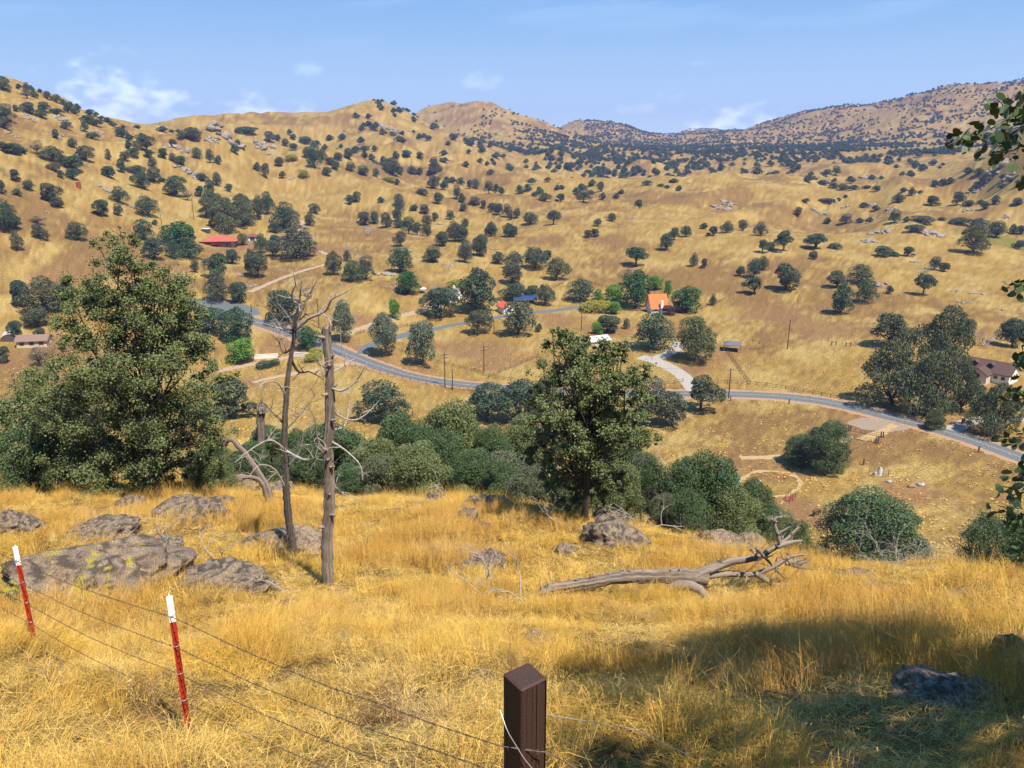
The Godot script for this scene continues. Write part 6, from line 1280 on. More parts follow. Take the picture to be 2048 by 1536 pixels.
func make_outcrops() -> void:
	var shapes: Array[ArrayMesh] = []
	for k in 5:
		shapes.append(rock_mesh(300 + k, 0.5, 9, [Color(0.42, 0.36, 0.30), Color(0.33, 0.28, 0.24), Color(0.2, 0.175, 0.155)], 10))
	var g := RandomNumberGenerator.new()
	g.seed = 41
	for o: Array in OUTCROPS:
		var place: String = ORDER[o[5]] if o[6] > 1 else ""
		var t := thing("rock_outcrop", "pale grey rock outcrop %s%s" % [ZONES[o[4]], ", " + place if place else ""], "rocks", on_land(o[0], o[1]), 0.0, "rock outcrops on the hills")
		var wide: float = o[2]
		var high: float = o[3]
		for e in clampi(5 + int(wide * 0.8), 6, 16):
			var off := Vector2(g.randf_range(-0.5, 0.5) * wide, g.randf_range(-0.35, 0.35) * wide)
			var size := minf(high, wide * 0.35) * g.randf_range(0.16, 0.5)
			var p := part(t, "rock", shapes[g.randi() % 5], M.far_rock, Vector3(off.x, land(o[0] + off.x, o[1] + off.y) - t.position.y + size * 0.15, off.y))
			p.rotation = Vector3(g.randf_range(-0.5, 0.5), g.randf() * TAU, g.randf_range(-0.5, 0.5))
			p.scale = Vector3(size * g.randf_range(0.9, 1.8), size * g.randf_range(0.5, 1.0), size * g.randf_range(0.8, 1.3))

# dry tussocks and small brush that give the grazed slopes their grain
func make_tussocks() -> void:
	var g := RandomNumberGenerator.new()
	g.seed = 57
	var s := Shape.new()
	for k in 11:
		var a := g.randf() * TAU
		var d := Vector3(cos(a), 0, sin(a))
		var tip := d * g.randf_range(0.2, 0.6) + Vector3(0, g.randf_range(0.35, 0.8), 0)
		var w := d.cross(Vector3.UP) * 0.16
		s.tri(d * 0.08 - w, d * 0.08 + w, tip, Color.WHITE * g.randf_range(0.75, 1.2))
	var spots: Array[Transform3D] = []
	var tints: Array[Color] = []
	for k in 60000:
		var az := deg_to_rad(g.randf_range(-36.0, 36.0))
		var r := 125.0 * pow(8.0, g.randf())
		var x := r * sin(az)
		var z := -r * cos(az)
		var n := n_tint.get_noise_2d(x * 1.7, z * 1.7) + 0.6 * n_streak.get_noise_2d(x, z)
		if g.randf() > 0.35 + 0.9 * n:
			continue
		var size := g.randf_range(0.35, 0.85)
		spots.append(Transform3D(Basis(Vector3.UP, g.randf() * TAU).scaled(Vector3(size * 1.3, size * 0.7, size * 1.3)), on_land(x, z, -0.03)))
		tints.append(Color(0.66, 0.44, 0.13).lerp(Color(0.42, 0.26, 0.09), g.randf()))
	var mm := MultiMesh.new()
	mm.transform_format = MultiMesh.TRANSFORM_3D
	mm.use_colors = true
	mm.mesh = s.mesh()
	mm.instance_count = spots.size()
	for k in spots.size():
		mm.set_instance_transform(k, spots[k])
		mm.set_instance_color(k, tints[k])
	var o := MultiMeshInstance3D.new()
	o.name = "dry_tussocks"
	o.multimesh = mm
	o.material_override = M.grass
	add_child(o)
	tag(o, "dry tussocks sprinkled over the grazed valley slopes", "grass", "", "stuff")

func gable_roof(s: Shape, at: Vector3, length: float, width: float, rise: float, over: float, thick := 0.25) -> void:
	var hl := length * 0.5 + over
	var hw := width * 0.5 + over
	var drop := rise * over / (width * 0.5)
	for side in [-1.0, 1.0]:
		var e0 := at + Vector3(-hl, -drop, hw * side)
		var e1 := at + Vector3(hl, -drop, hw * side)
		var r0 := at + Vector3(-hl, rise, 0)
		var r1 := at + Vector3(hl, rise, 0)
		var up := Vector3(0, thick, 0)
		s.quad(e0 + up, e1 + up, r1 + up, r0 + up)
		s.quad(e0, r0, r1, e1)
		s.quad(e0, e1, e1 + up, e0 + up)
		s.quad(e0, e0 + up, r0 + up, r0)
		s.quad(e1, r1, r1 + up, e1 + up)

func hip_roof(s: Shape, at: Vector3, length: float, width: float, rise: float, over: float) -> void:
	var hl := length * 0.5 + over
	var hw := width * 0.5 + over
	var ridge := maxf(0.2, hl - hw)
	var a := at + Vector3(-hl, 0, hw)
	var b := at + Vector3(hl, 0, hw)
	var c := at + Vector3(hl, 0, -hw)
	var d := at + Vector3(-hl, 0, -hw)
	var p := at + Vector3(-ridge, rise, 0)
	var q := at + Vector3(ridge, rise, 0)
	s.quad(a, b, q, p)
	s.quad(c, d, p, q)
	s.tri(b, c, q)
	s.tri(d, a, p)
	s.quad(d + Vector3(0, -0.2, 0), c + Vector3(0, -0.2, 0), b + Vector3(0, -0.2, 0), a + Vector3(0, -0.2, 0))
	for e: Array in [[a, b], [b, c], [c, d], [d, a]]:
		s.quad(e[0] + Vector3(0, -0.2, 0), e[1] + Vector3(0, -0.2, 0), e[1], e[0])

# four walls with gable ends (rise 0 for a flat top)
func house_walls(s: Shape, at: Vector3, length: float, width: float, high: float, rise: float) -> void:
	var x := Vector3(length * 0.5, 0, 0)
	var z := Vector3(0, 0, width * 0.5)
	var h := Vector3(0, high, 0)
	var low := Vector3(0, -1.2, 0)
	for e in [1.0, -1.0]:
		s.quad(at - x * e + z * e + low, at + x * e + z * e + low, at + x * e + z * e + h, at - x * e + z * e + h)
		s.quad(at + x * e + z * e + low, at + x * e - z * e + low, at + x * e - z * e + h, at + x * e + z * e + h)
		if rise > 0.0:
			s.tri(at + x * e + z * e + h, at + x * e - z * e + h, at + x * e + h + Vector3(0, rise, 0))

func opening(parent: Node3D, called: String, at: Vector3, size: Vector2, turn: float, frame: Material, fill: Material) -> void:
	var f := Shape.new()
	var t := 0.12
	var b := Basis(Vector3.UP, turn)
	for e in [-1.0, 1.0]:
		f.box(b * Vector3(e * size.x * 0.5, 0, 0.04), Vector3(t, size.y + t, 0.12), b)
		f.box(b * Vector3(0, e * size.y * 0.5, 0.04), Vector3(size.x - t, t, 0.12), b)
	var o := part(parent, called, f.mesh(), frame, at)
	var p := Shape.new()
	p.box(b * Vector3(0, 0, 0.025), Vector3(size.x - t, size.y - t, 0.03), b)
	part(o, "pane" if called == "window" else "panel", p.mesh(), fill)

func make_houses() -> void:
	var coral := grained(rgb(0.50, 0.115, 0.075), noise_map(51, 40.0, 4, 0.7, 1.0), 6.0, 0.8)
	var maroon := grained(rgb(0.23, 0.075, 0.06), noise_map(52, 40.0, 4, 0.7, 1.0), 5.0, 0.85)
	var orange := grained(rgb(0.68, 0.185, 0.045), noise_map(53, 40.0, 4, 0.75, 1.0), 5.0, 0.8)
	var brown := grained(rgb(0.105, 0.055, 0.048), noise_map(54, 40.0, 4, 0.7, 1.0), 4.0, 0.85)
	var grey_roof := grained(rgb(0.21, 0.18, 0.155), noise_map(55, 40.0, 4, 0.7, 1.0), 4.0, 0.85)
	var white := paint(rgb(0.72, 0.71, 0.68), 0.7)
	var cream := paint(rgb(0.50, 0.42, 0.33), 0.8)
	var dark := paint(rgb(0.06, 0.05, 0.045), 0.8)
	var glass := paint(rgb(0.03, 0.04, 0.05), 0.12)
	var solar := paint(rgb(0.035, 0.06, 0.17), 0.2)
	solar.metallic_specular = 0.7
	var s: Shape
	var p: Vector2
	# ranch house under a coral hip roof
	p = PLACE.red_house
	var t := thing("ranch_house", "low ranch house with broad coral red hip roof on the left hillside", "house", on_land(p.x, p.y, 0.2), 0.12)
	s = Shape.new()
	house_walls(s, Vector3.ZERO, 18.0, 9.0, 2.3, 0.0)
	part(t, "wall", s.mesh(), cream)
	s = Shape.new()
	hip_roof(s, Vector3(0, 2.4, 0), 20.0, 11.0, 2.6, 0.9)
	var roof := part(t, "roof", s.mesh(), coral)
	s = Shape.new()
	hip_roof(s, Vector3(-3.4, 2.5, 4.0), 7.0, 6.0, 2.0, 0.6)
	hip_roof(s, Vector3(5.0, 2.5, 3.8), 6.0, 6.0, 1.9, 0.6)
	part(roof, "side_roof", s.mesh(), coral)
	for k in 5:
		opening(t, "window", Vector3(-7.0 + k * 3.4, 1.3, 4.52), Vector2(1.4, 1.1), 0.0, white, glass)
	for k in 6:
		s = Shape.new()
		s.box(Vector3(-9.0 + k * 3.6, 1.1, 6.2), Vector3(0.25, 2.6, 0.25))
		part(t, "porch_post", s.mesh(), dark)
	# garage with maroon roof beside it
	p = PLACE.garage
	t = thing("garage", "garage with dark maroon hip roof right of the coral-roofed ranch house", "garage", on_land(p.x, p.y, 0.1), 0.1)
	s = Shape.new()
	house_walls(s, Vector3.ZERO, 7.5, 6.0, 2.3, 0.0)
	part(t, "wall", s.mesh(), white)
	s = Shape.new()
	hip_roof(s, Vector3(0, 2.4, 0), 7.5, 6.0, 1.6, 0.6)
	part(t, "roof", s.mesh(), maroon)
	opening(t, "door", Vector3(0.5, 1.0, 3.02), Vector2(2.6, 2.0), 0.0, dark, dark)
	# carport with panels
	p = PLACE.solar_port
	solar_roof("solar_carport", "small carport with dark solar panels right of the maroon-roofed garage", on_land(p.x, p.y), 0.1, 5.0, 4.0, 2.0, 4, 2, solar)
	p = PLACE.solar_barn
	solar_roof("solar_shelter", "open shelter roofed with blue solar panels by the side drive", on_land(p.x, p.y), 0.08, 11.5, 6.5, 2.7, 8, 3, solar)
	# cabin high on the left
	p = PLACE.white_cabin
	t = thing("hillside_cabin", "long white cabin with flat grey roof above the eucalyptus on the left", "cabin", on_land(p.x, p.y, 0.2), 0.1)
	s = Shape.new()
	house_walls(s, Vector3.ZERO, 10.5, 4.0, 2.0, 0.0)
	part(t, "wall", s.mesh(), white)
	s = Shape.new()
	gable_roof(s, Vector3(0, 2.0, 0), 10.5, 4.0, 0.6, 0.4)
	part(t, "roof", s.mesh(), grey_roof)
	for k in 4:
		opening(t, "window", Vector3(-3.9 + k * 2.6, 1.2, 2.02), Vector2(1.0, 0.8), 0.0, dark, glass)
	p = PLACE.shed_small
	t = thing("open_shed", "small dark open shed left above the coral-roofed ranch house", "shed", on_land(p.x, p.y, 0.1), -0.3)
	s = Shape.new()
	house_walls(s, Vector3.ZERO, 4.5, 3.0, 1.9, 0.0)
	part(t, "wall", s.mesh(), dark)
	s = Shape.new()
	s.box(Vector3(0, 2.0, 0), Vector3(5.0, 0.15, 3.5))
	part(t, "roof", s.mesh(), white)
	# water tanks
	p = PLACE.tank_red
	tank("water_tank", "small rust red water tank high on the left slope", on_land(p.x, p.y), 1.3, 3.2, paint(rgb(0.24, 0.045, 0.03), 0.7))
	p = PLACE.tank_dark
	tank("water_tank", "dark water tank behind the biggest near oak", on_land(p.x, p.y), 1.5, 3.4, paint(rgb(0.035, 0.03, 0.045), 0.6))
	# cottage
	p = PLACE.cottage
	t = thing("cottage", "white cottage with grey roof and chimney behind round dark oaks", "house", on_land(p.x, p.y, 0.3), -0.35)
	s = Shape.new()
	house_walls(s, Vector3.ZERO, 13.0, 7.0, 3.0, 2.4)
	part(t, "wall", s.mesh(), white)
	s = Shape.new()
	gable_roof(s, Vector3(0, 3.0, 0), 13.0, 7.0, 2.4, 0.6)
	roof = part(t, "roof", s.mesh(), grey_roof)
	s = Shape.new()
	s.box(Vector3(4.6, 5.2, 1.0), Vector3(0.9, 3.0, 0.9))
	part(roof, "chimney", s.mesh(), white)
	for k in 3:
		opening(t, "window", Vector3(-4.0 + k * 4.0, 1.6, 3.52), Vector2(1.3, 1.2), 0.0, dark, glass)
	s = Shape.new()
	for k in 9:
		s.box(Vector3(7.2 + k * 0.45, 2.6 - k * 0.32, 2.0), Vector3(0.5, 0.18, 1.6))
	part(t, "stair", s.mesh(), white)
	p = PLACE.umbrella
	t = thing("garden_umbrella", "white garden umbrella left of the grey-roofed cottage", "umbrella", on_land(p.x, p.y))
	s = Shape.new()
	for k in 8:
		var a0 := TAU * k / 8.0
		var a1 := TAU * (k + 1) / 8.0
		s.tri(Vector3(cos(a0) * 1.9, 2.2, sin(a0) * 1.9), Vector3(cos(a1) * 1.9, 2.2, sin(a1) * 1.9), Vector3(0, 2.9, 0))
	part(t, "canopy", s.mesh(), white)
	s = Shape.new()
	s.box(Vector3(0, 1.2, 0), Vector3(0.08, 2.8, 0.08))
	part(t, "pole", s.mesh(), white)
	# small white building with red roof
	p = PLACE.small_white
	t = thing("pool_house", "small white building with red roof beside the side drive", "house", on_land(p.x, p.y, 0.1), -1.15)
	s = Shape.new()
	house_walls(s, Vector3.ZERO, 7.5, 5.6, 2.6, 1.8)
	part(t, "wall", s.mesh(), white)
	s = Shape.new()
	gable_roof(s, Vector3(0, 2.6, 0), 7.5, 5.6, 1.8, 0.5)
	part(t, "roof", s.mesh(), paint(rgb(0.52, 0.09, 0.05), 0.8))
	opening(t, "window", Vector3(3.77, 1.4, 0.0), Vector2(1.6, 1.2), PI / 2, dark, glass)
	# orange roof
	p = PLACE.orange_house
	t = thing("steep_house", "white house with steep bright orange roof and white chimney among green trees", "house", on_land(p.x, p.y, 0.1), 0.25)
	s = Shape.new()
	house_walls(s, Vector3.ZERO, 8.0, 6.6, 2.4, 5.2)
	part(t, "wall", s.mesh(), white)
	s = Shape.new()
	gable_roof(s, Vector3(0, 2.4, 0), 8.0, 6.6, 5.2, 0.6)
	roof = part(t, "roof", s.mesh(), orange)
	s = Shape.new()
	s.box(Vector3(-3.2, 4.6, 0.9), Vector3(1.6, 0.2, 1.2))
	part(roof, "vent", s.mesh(), white)
	s = Shape.new()
	s.box(Vector3(0.6, 2.0, 4.2), Vector3(1.1, 7.0, 1.0))
	part(t, "chimney", s.mesh(), white)
	opening(t, "window", Vector3(-2.0, 1.4, 3.32), Vector2(1.6, 1.3), 0.0, dark, glass)
	opening(t, "window", Vector3(2.8, 1.4, 3.32), Vector2(1.2, 1.3), 0.0, dark, glass)
	# behind the centre oak
	p = PLACE.hidden_white
	t = thing("long_white_house", "white-roofed house mostly hidden behind the centre oak", "house", on_land(p.x, p.y, 0.1), 0.45)
	s = Shape.new()
	house_walls(s, Vector3.ZERO, 10.0, 6.0, 2.2, 1.2)
	part(t, "wall", s.mesh(), cream)
	s = Shape.new()
	gable_roof(s, Vector3(0, 2.2, 0), 10.0, 6.0, 1.2, 0.5)
	part(t, "roof", s.mesh(), paint(rgb(0.5, 0.49, 0.47), 0.7))
	opening(t, "window", Vector3(3.0, 1.2, 3.02), Vector2(1.6, 1.0), 0.0, dark, glass)
	# shade canopy
	p = PLACE.canopy
	t = thing("shade_canopy", "dark grey hipped shade canopy on posts beside the corral", "canopy", on_land(p.x, p.y), -0.25)
	s = Shape.new()
	hip_roof(s, Vector3(0, 2.7, 0), 6.2, 5.2, 1.1, 0.3)
	part(t, "roof", s.mesh(), paint(rgb(0.105, 0.10, 0.13), 0.7))
	for a in [-1.0, 1.0]:
		for b in [-1.0, 1.0]:
			s = Shape.new()
			s.box(Vector3(a * 3.0, 1.2, b * 2.5), Vector3(0.14, 3.2, 0.14))
			part(t, "post", s.mesh(), M.steel)
	s = Shape.new()
	for k in 3:
		s.box(Vector3(0, 0.4 + 0.45 * k, -2.5), Vector3(6.0, 0.08, 0.08))
	part(t, "rail", s.mesh(), M.pipe)
	brown_house(brown, white, cream, dark, glass)
	# houses at the left edge
	p = PLACE.left_house
	t = thing("farm_house", "cream farm house with brown roof below the left-edge oaks", "house", on_land(p.x, p.y, 0.1), 0.2)
	s = Shape.new()
	house_walls(s, Vector3.ZERO, 10.0, 6.0, 2.2, 1.4)
	part(t, "wall", s.mesh(), cream)
	s = Shape.new()
	gable_roof(s, Vector3(0, 2.2, 0), 10.0, 6.0, 1.4, 0.6)
	part(t, "roof", s.mesh(), grained(rgb(0.27, 0.17, 0.13), noise_map(56, 40.0, 4, 0.7, 1.0), 4.0, 0.85))
	for k in 3:
		opening(t, "window", Vector3(-3.2 + k * 3.2, 1.2, 3.02), Vector2(1.4, 1.0), 0.0, dark, glass)
	p = PLACE.left_wall
	t = thing("quonset_shed", "pale rounded shed at the left picture edge", "shed", on_land(p.x, p.y), 0.5)
	s = Shape.new()
	for k in 10:
		var a0 := PI * k / 10.0
		var a1 := PI * (k + 1) / 10.0
		s.quad(Vector3(cos(a0) * 3.0, sin(a0) * 2.8 - 0.2, 3.5), Vector3(cos(a0) * 3.0, sin(a0) * 2.8 - 0.2, -3.5), Vector3(cos(a1) * 3.0, sin(a1) * 2.8 - 0.2, -3.5), Vector3(cos(a1) * 3.0, sin(a1) * 2.8 - 0.2, 3.5))
	part(t, "roof", s.mesh(), paint(rgb(0.55, 0.45, 0.38), 0.7))
	s = Shape.new()
	for k in 10:
		var a0 := PI * k / 10.0
		var a1 := PI * (k + 1) / 10.0
		s.tri(Vector3(cos(a0) * 2.9, sin(a0) * 2.7 - 0.2, 3.3), Vector3(cos(a1) * 2.9, sin(a1) * 2.7 - 0.2, 3.3), Vector3(0, -0.3, 3.3))
	part(t, "end_wall", s.mesh(), dark)
	# white garden wall along the lane
	for e: Array in [["wall_a", "wall_b", "long white garden wall below the bright green trees"], ["wall_c", "wall_d", "short white garden wall behind the dark dead tree"]]:
		var a: Vector2 = PLACE[e[0]]
		var b: Vector2 = PLACE[e[1]]
		s = Shape.new()
		s.beam(on_land(a.x, a.y, 0.6), on_land(b.x, b.y, 0.6), 0.3, 1.7)
		s.beam(on_land(a.x, a.y, 1.5), on_land(b.x, b.y, 1.5), 0.42, 0.14)
		lone("garden_wall", s.mesh(), white, e[2], "wall")
	# shade nets between the slope oaks
	for e: Array in [["net", "teal shade net below the centre oak", 4.0], ["net_b", "teal shade net behind the rim oaks left of centre", 3.0], ["green_tarp", "green netting behind the right rim oak", 4.0]]:
		p = PLACE[e[0]]
		t = thing("shade_net", e[2 - 1], "net", on_land(p.x, p.y))
		s = Shape.new()
		for k in 8:
			var a0 := PI * k / 8.0
			var a1 := PI * (k + 1) / 8.0
			var w: float = e[2]
			s.quad(Vector3(-w, sin(a0) * 1.5, cos(a0) * 2.8), Vector3(w, sin(a0) * 1.5, cos(a0) * 2.8), Vector3(w, sin(a1) * 1.5, cos(a1) * 2.8), Vector3(-w, sin(a1) * 1.5, cos(a1) * 2.8))
		part(t, "cloth", s.mesh(), paint(rgb(0.015, 0.11, 0.085), 0.8))
		for x in [-1.0, 0.0, 1.0]:
			var pts := PackedVector3Array()
			var rad := PackedFloat32Array()
			for k in 9:
				pts.append(Vector3(x * float(e[2]), sin(PI * k / 8.0) * 1.54, cos(PI * k / 8.0) * 2.84))
				rad.append(0.05)
			s = Shape.new()
			s.tube(pts, rad, 5)
			part(t, "hoop", s.mesh(), M.steel)
	# red flowering bush before the ranch house
	p = PLACE.red_shrub
	plant("red_bush", "b", 0, leaf_paint(rgb(0.30, 0.015, 0.012)), on_land(p.x, p.y), 2.6, 5.5, 0.3, "dark red flowering bush in front of the coral-roofed ranch house", "shrub", "")
	# pick-up and letter box by the right-hand drive
	p = PLACE.car
	parked_car(on_land(p.x, p.y, 0.12), 0.9, glass, dark)
	p = PLACE.mail
	t = thing("letter_box_pillar", "red brick letter box pillar at the right-hand drive", "pillar", on_land(p.x, p.y))
	s = Shape.new()
	s.box(Vector3(0, 0.7, 0), Vector3(0.7, 1.6, 0.7))
	part(t, "pillar", s.mesh(), paint(rgb(0.22, 0.06, 0.04), 0.9))
	s = Shape.new()
	s.box(Vector3(0, 1.56, 0), Vector3(0.84, 0.12, 0.84))
	part(t, "cap", s.mesh(), cream)

func parked_car(at: Vector3, turn: float, glass: Material, dark: Material) -> void:
	var t := thing("parked_car", "dark blue car parked in the tree shade beside the road", "car", at, turn)
	var profile := [Vector2(-2.2, 0.35), Vector2(2.2, 0.35), Vector2(2.2, 0.8), Vector2(1.2, 0.95), Vector2(0.6, 1.45), Vector2(-1.3, 1.5), Vector2(-2.0, 1.0), Vector2(-2.2, 0.9)]
	var s := Shape.new()
	for k in profile.size():
		var a: Vector2 = profile[k]
		var b: Vector2 = profile[(k + 1) % profile.size()]
		s.quad(Vector3(a.x, a.y, 0.85), Vector3(a.x, a.y, -0.85), Vector3(b.x, b.y, -0.85), Vector3(b.x, b.y, 0.85))
	for z in [0.85, -0.85]:
		for k in range(1, profile.size() - 1):
			s.tri(Vector3(profile[0].x, profile[0].y, z), Vector3(profile[k].x, profile[k].y, z), Vector3(profile[k + 1].x, profile[k + 1].y, z))
	part(t, "body", s.mesh(), paint(rgb(0.02, 0.06, 0.16), 0.25))
	s = Shape.new()
	for z in [0.86, -0.86]:
		s.quad(Vector3(-1.6, 1.0, z), Vector3(0.85, 1.0, z), Vector3(0.5, 1.38, z), Vector3(-1.2, 1.4, z))
	part(t, "window", s.mesh(), glass)
	for x in [-1.4, 1.4]:
		for z in [-0.8, 0.8]:
			s = Shape.new()
			s.tube(PackedVector3Array([Vector3(x, 0.33, z - 0.1), Vector3(x, 0.33, z + 0.1)]), PackedFloat32Array([0.33, 0.33]), 14)
			part(t, "wheel", s.mesh(), dark)

func tank(called: String, label: String, at: Vector3, radius: float, high: float, m: Material) -> void:
	var t := thing(called, label, "tank", at)
	var s := Shape.new()
	s.tube(PackedVector3Array([Vector3(0, -0.6, 0), Vector3(0, high, 0)]), PackedFloat32Array([radius, radius]), 20)
	part(t, "body", s.mesh(), m)
	s = Shape.new()
	s.tube(PackedVector3Array([Vector3(0, high, 0), Vector3(0, high + 0.35, 0)]), PackedFloat32Array([radius * 1.03, radius * 0.25]), 20)
	part(t, "lid", s.mesh(), m)

func solar_roof(called: String, label: String, at: Vector3, turn: float, length: float, width: float, high: float, nx: int, nz: int, m: Material) -> void:
	var t := thing(called, label, "shelter", at, turn)
	var tilt := Basis(Vector3.RIGHT, 0.22)
	var s := Shape.new()
	s.box(Vector3(0, high, 0), Vector3(length, 0.12, width), tilt)
	part(t, "roof", s.mesh(), M.steel)
	var one := Shape.new()
	one.box(Vector3.ZERO, Vector3(length / nx - 0.06, 0.05, width / nz - 0.06), tilt)
	var panel := one.mesh()
	for a in nx:
		for b in nz:
			part(t, "solar_panel", panel, m, Vector3(0, high, 0) + tilt * Vector3((a + 0.5) * length / nx - length * 0.5, 0.09, (b + 0.5) * width / nz - width * 0.5))
	for a in [-0.46, 0.0, 0.46]:
		for b in [-0.44, 0.44]:
			s = Shape.new()
			var top := tilt * Vector3(0, 0, b * width)
			s.box(Vector3(a * length, (high + top.y - 0.6) * 0.5, top.z), Vector3(0.14, high + top.y + 0.5, 0.14))
			part(t, "post", s.mesh(), M.steel)

func brown_house(brown: Material, white: Material, cream: Material, dark: Material, glass: Material) -> void:
	var p: Vector2 = PLACE.brown_house
	var t := thing("brown_roofed_house", "long house with dark brown gabled roof, two dormers and white gable end at right", "house", on_land(p.x, p.y, 0.3), -0.85)
	var s := Shape.new()
	house_walls(s, Vector3.ZERO, 19.0, 9.0, 2.8, 2.7)
	part(t, "wall", s.mesh(), white)
	s = Shape.new()
	gable_roof(s, Vector3(0, 2.8, 0), 19.0, 9.0, 2.7, 0.7)
	var roof := part(t, "roof", s.mesh(), brown)
	for x in [-1.5, 3.2]:
		s = Shape.new()
		s.box(Vector3(x, 4.35, 2.2), Vector3(1.5, 1.1, 2.2))
		var d := part(roof, "dormer", s.mesh(), dark)
		s = Shape.new()
		for e in [-1.0, 1.0]:
			s.quad(Vector3(x + 1.1 * e, 4.75, 3.6), Vector3(x, 5.5, 3.6), Vector3(x, 5.5, 0.0), Vector3(x + 1.1 * e, 4.75, 0.0))
		part(roof, "dormer_roof", s.mesh(), brown)
		s = Shape.new()
		s.box(Vector3(x, 4.4, 3.32), Vector3(1.0, 0.6, 0.06))
		part(roof, "dormer_pane", s.mesh(), glass)
	# two front wings whose gables face the valley
	for e: Array in [[-7.0, 5.2, 4.0], [1.6, 5.6, 4.4]]:
		s = Shape.new()
		var w: float = e[1]
		var deep: float = e[2]
		var mid := Vector3(e[0], 0, 4.5 + deep * 0.5)
		for k in [1.0, -1.0]:
			s.quad(mid + Vector3(k * w * 0.5, -1.2, deep * 0.5 * k), mid + Vector3(k * w * 0.5, -1.2, -deep * 0.5 * k), mid + Vector3(k * w * 0.5, 2.6, -deep * 0.5 * k), mid + Vector3(k * w * 0.5, 2.6, deep * 0.5 * k))
		s.quad(mid + Vector3(-w * 0.5, -1.2, deep * 0.5), mid + Vector3(w * 0.5, -1.2, deep * 0.5), mid + Vector3(w * 0.5, 2.6, deep * 0.5), mid + Vector3(-w * 0.5, 2.6, deep * 0.5))
		s.tri(mid + Vector3(-w * 0.5, 2.6, deep * 0.5), mid + Vector3(w * 0.5, 2.6, deep * 0.5), mid + Vector3(0, 4.3, deep * 0.5))
		var wing := part(t, "wing", s.mesh(), cream)
		s = Shape.new()
		for k in [-1.0, 1.0]:
			var eave := mid + Vector3(k * (w * 0.5 + 0.5), 2.45, deep * 0.5 + 0.5)
			var back := mid + Vector3(k * (w * 0.5 + 0.5), 2.45, -deep * 0.5 - 0.4)
			s.quad(eave, mid + Vector3(0, 4.55, deep * 0.5 + 0.5), mid + Vector3(0, 4.55, -deep * 0.5 - 3.4), back)
			s.quad(eave + Vector3(0, -0.2, 0), eave, mid + Vector3(0, 4.55, deep * 0.5 + 0.5), mid + Vector3(0, 4.35, deep * 0.5 + 0.5))
		part(wing, "wing_roof", s.mesh(), brown)
		var pts := PackedVector3Array([mid + Vector3(0, 1.9, deep * 0.5), mid + Vector3(0, 1.9, deep * 0.5 + 0.06)])
		s = Shape.new()
		s.tube(pts, PackedFloat32Array([0.8, 0.8]), 20)
		part(wing, "round_window", s.mesh(), glass)
	s = Shape.new()
	s.box(Vector3(-3.5, 3.4, 3.6), Vector3(0.7, 3.2, 0.7))
	part(roof, "chimney", s.mesh(), paint(rgb(0.3, 0.13, 0.08), 0.9))
	for z in [-2.4, 0.0, 2.4]:
		opening(t, "window", Vector3(9.52, 1.5, z), Vector2(1.0, 1.2), PI / 2, dark, glass)
	s = Shape.new()
	s.box(Vector3(9.53, 4.3, 0), Vector3(0.06, 0.9, 0.9))
	part(t, "attic_vent", s.mesh(), dark)
	for x in [-2.6, 5.6, 7.8]:
		opening(t, "window", Vector3(x, 1.4, 4.52), Vector2(1.3, 1.2), 0.0, white, glass)

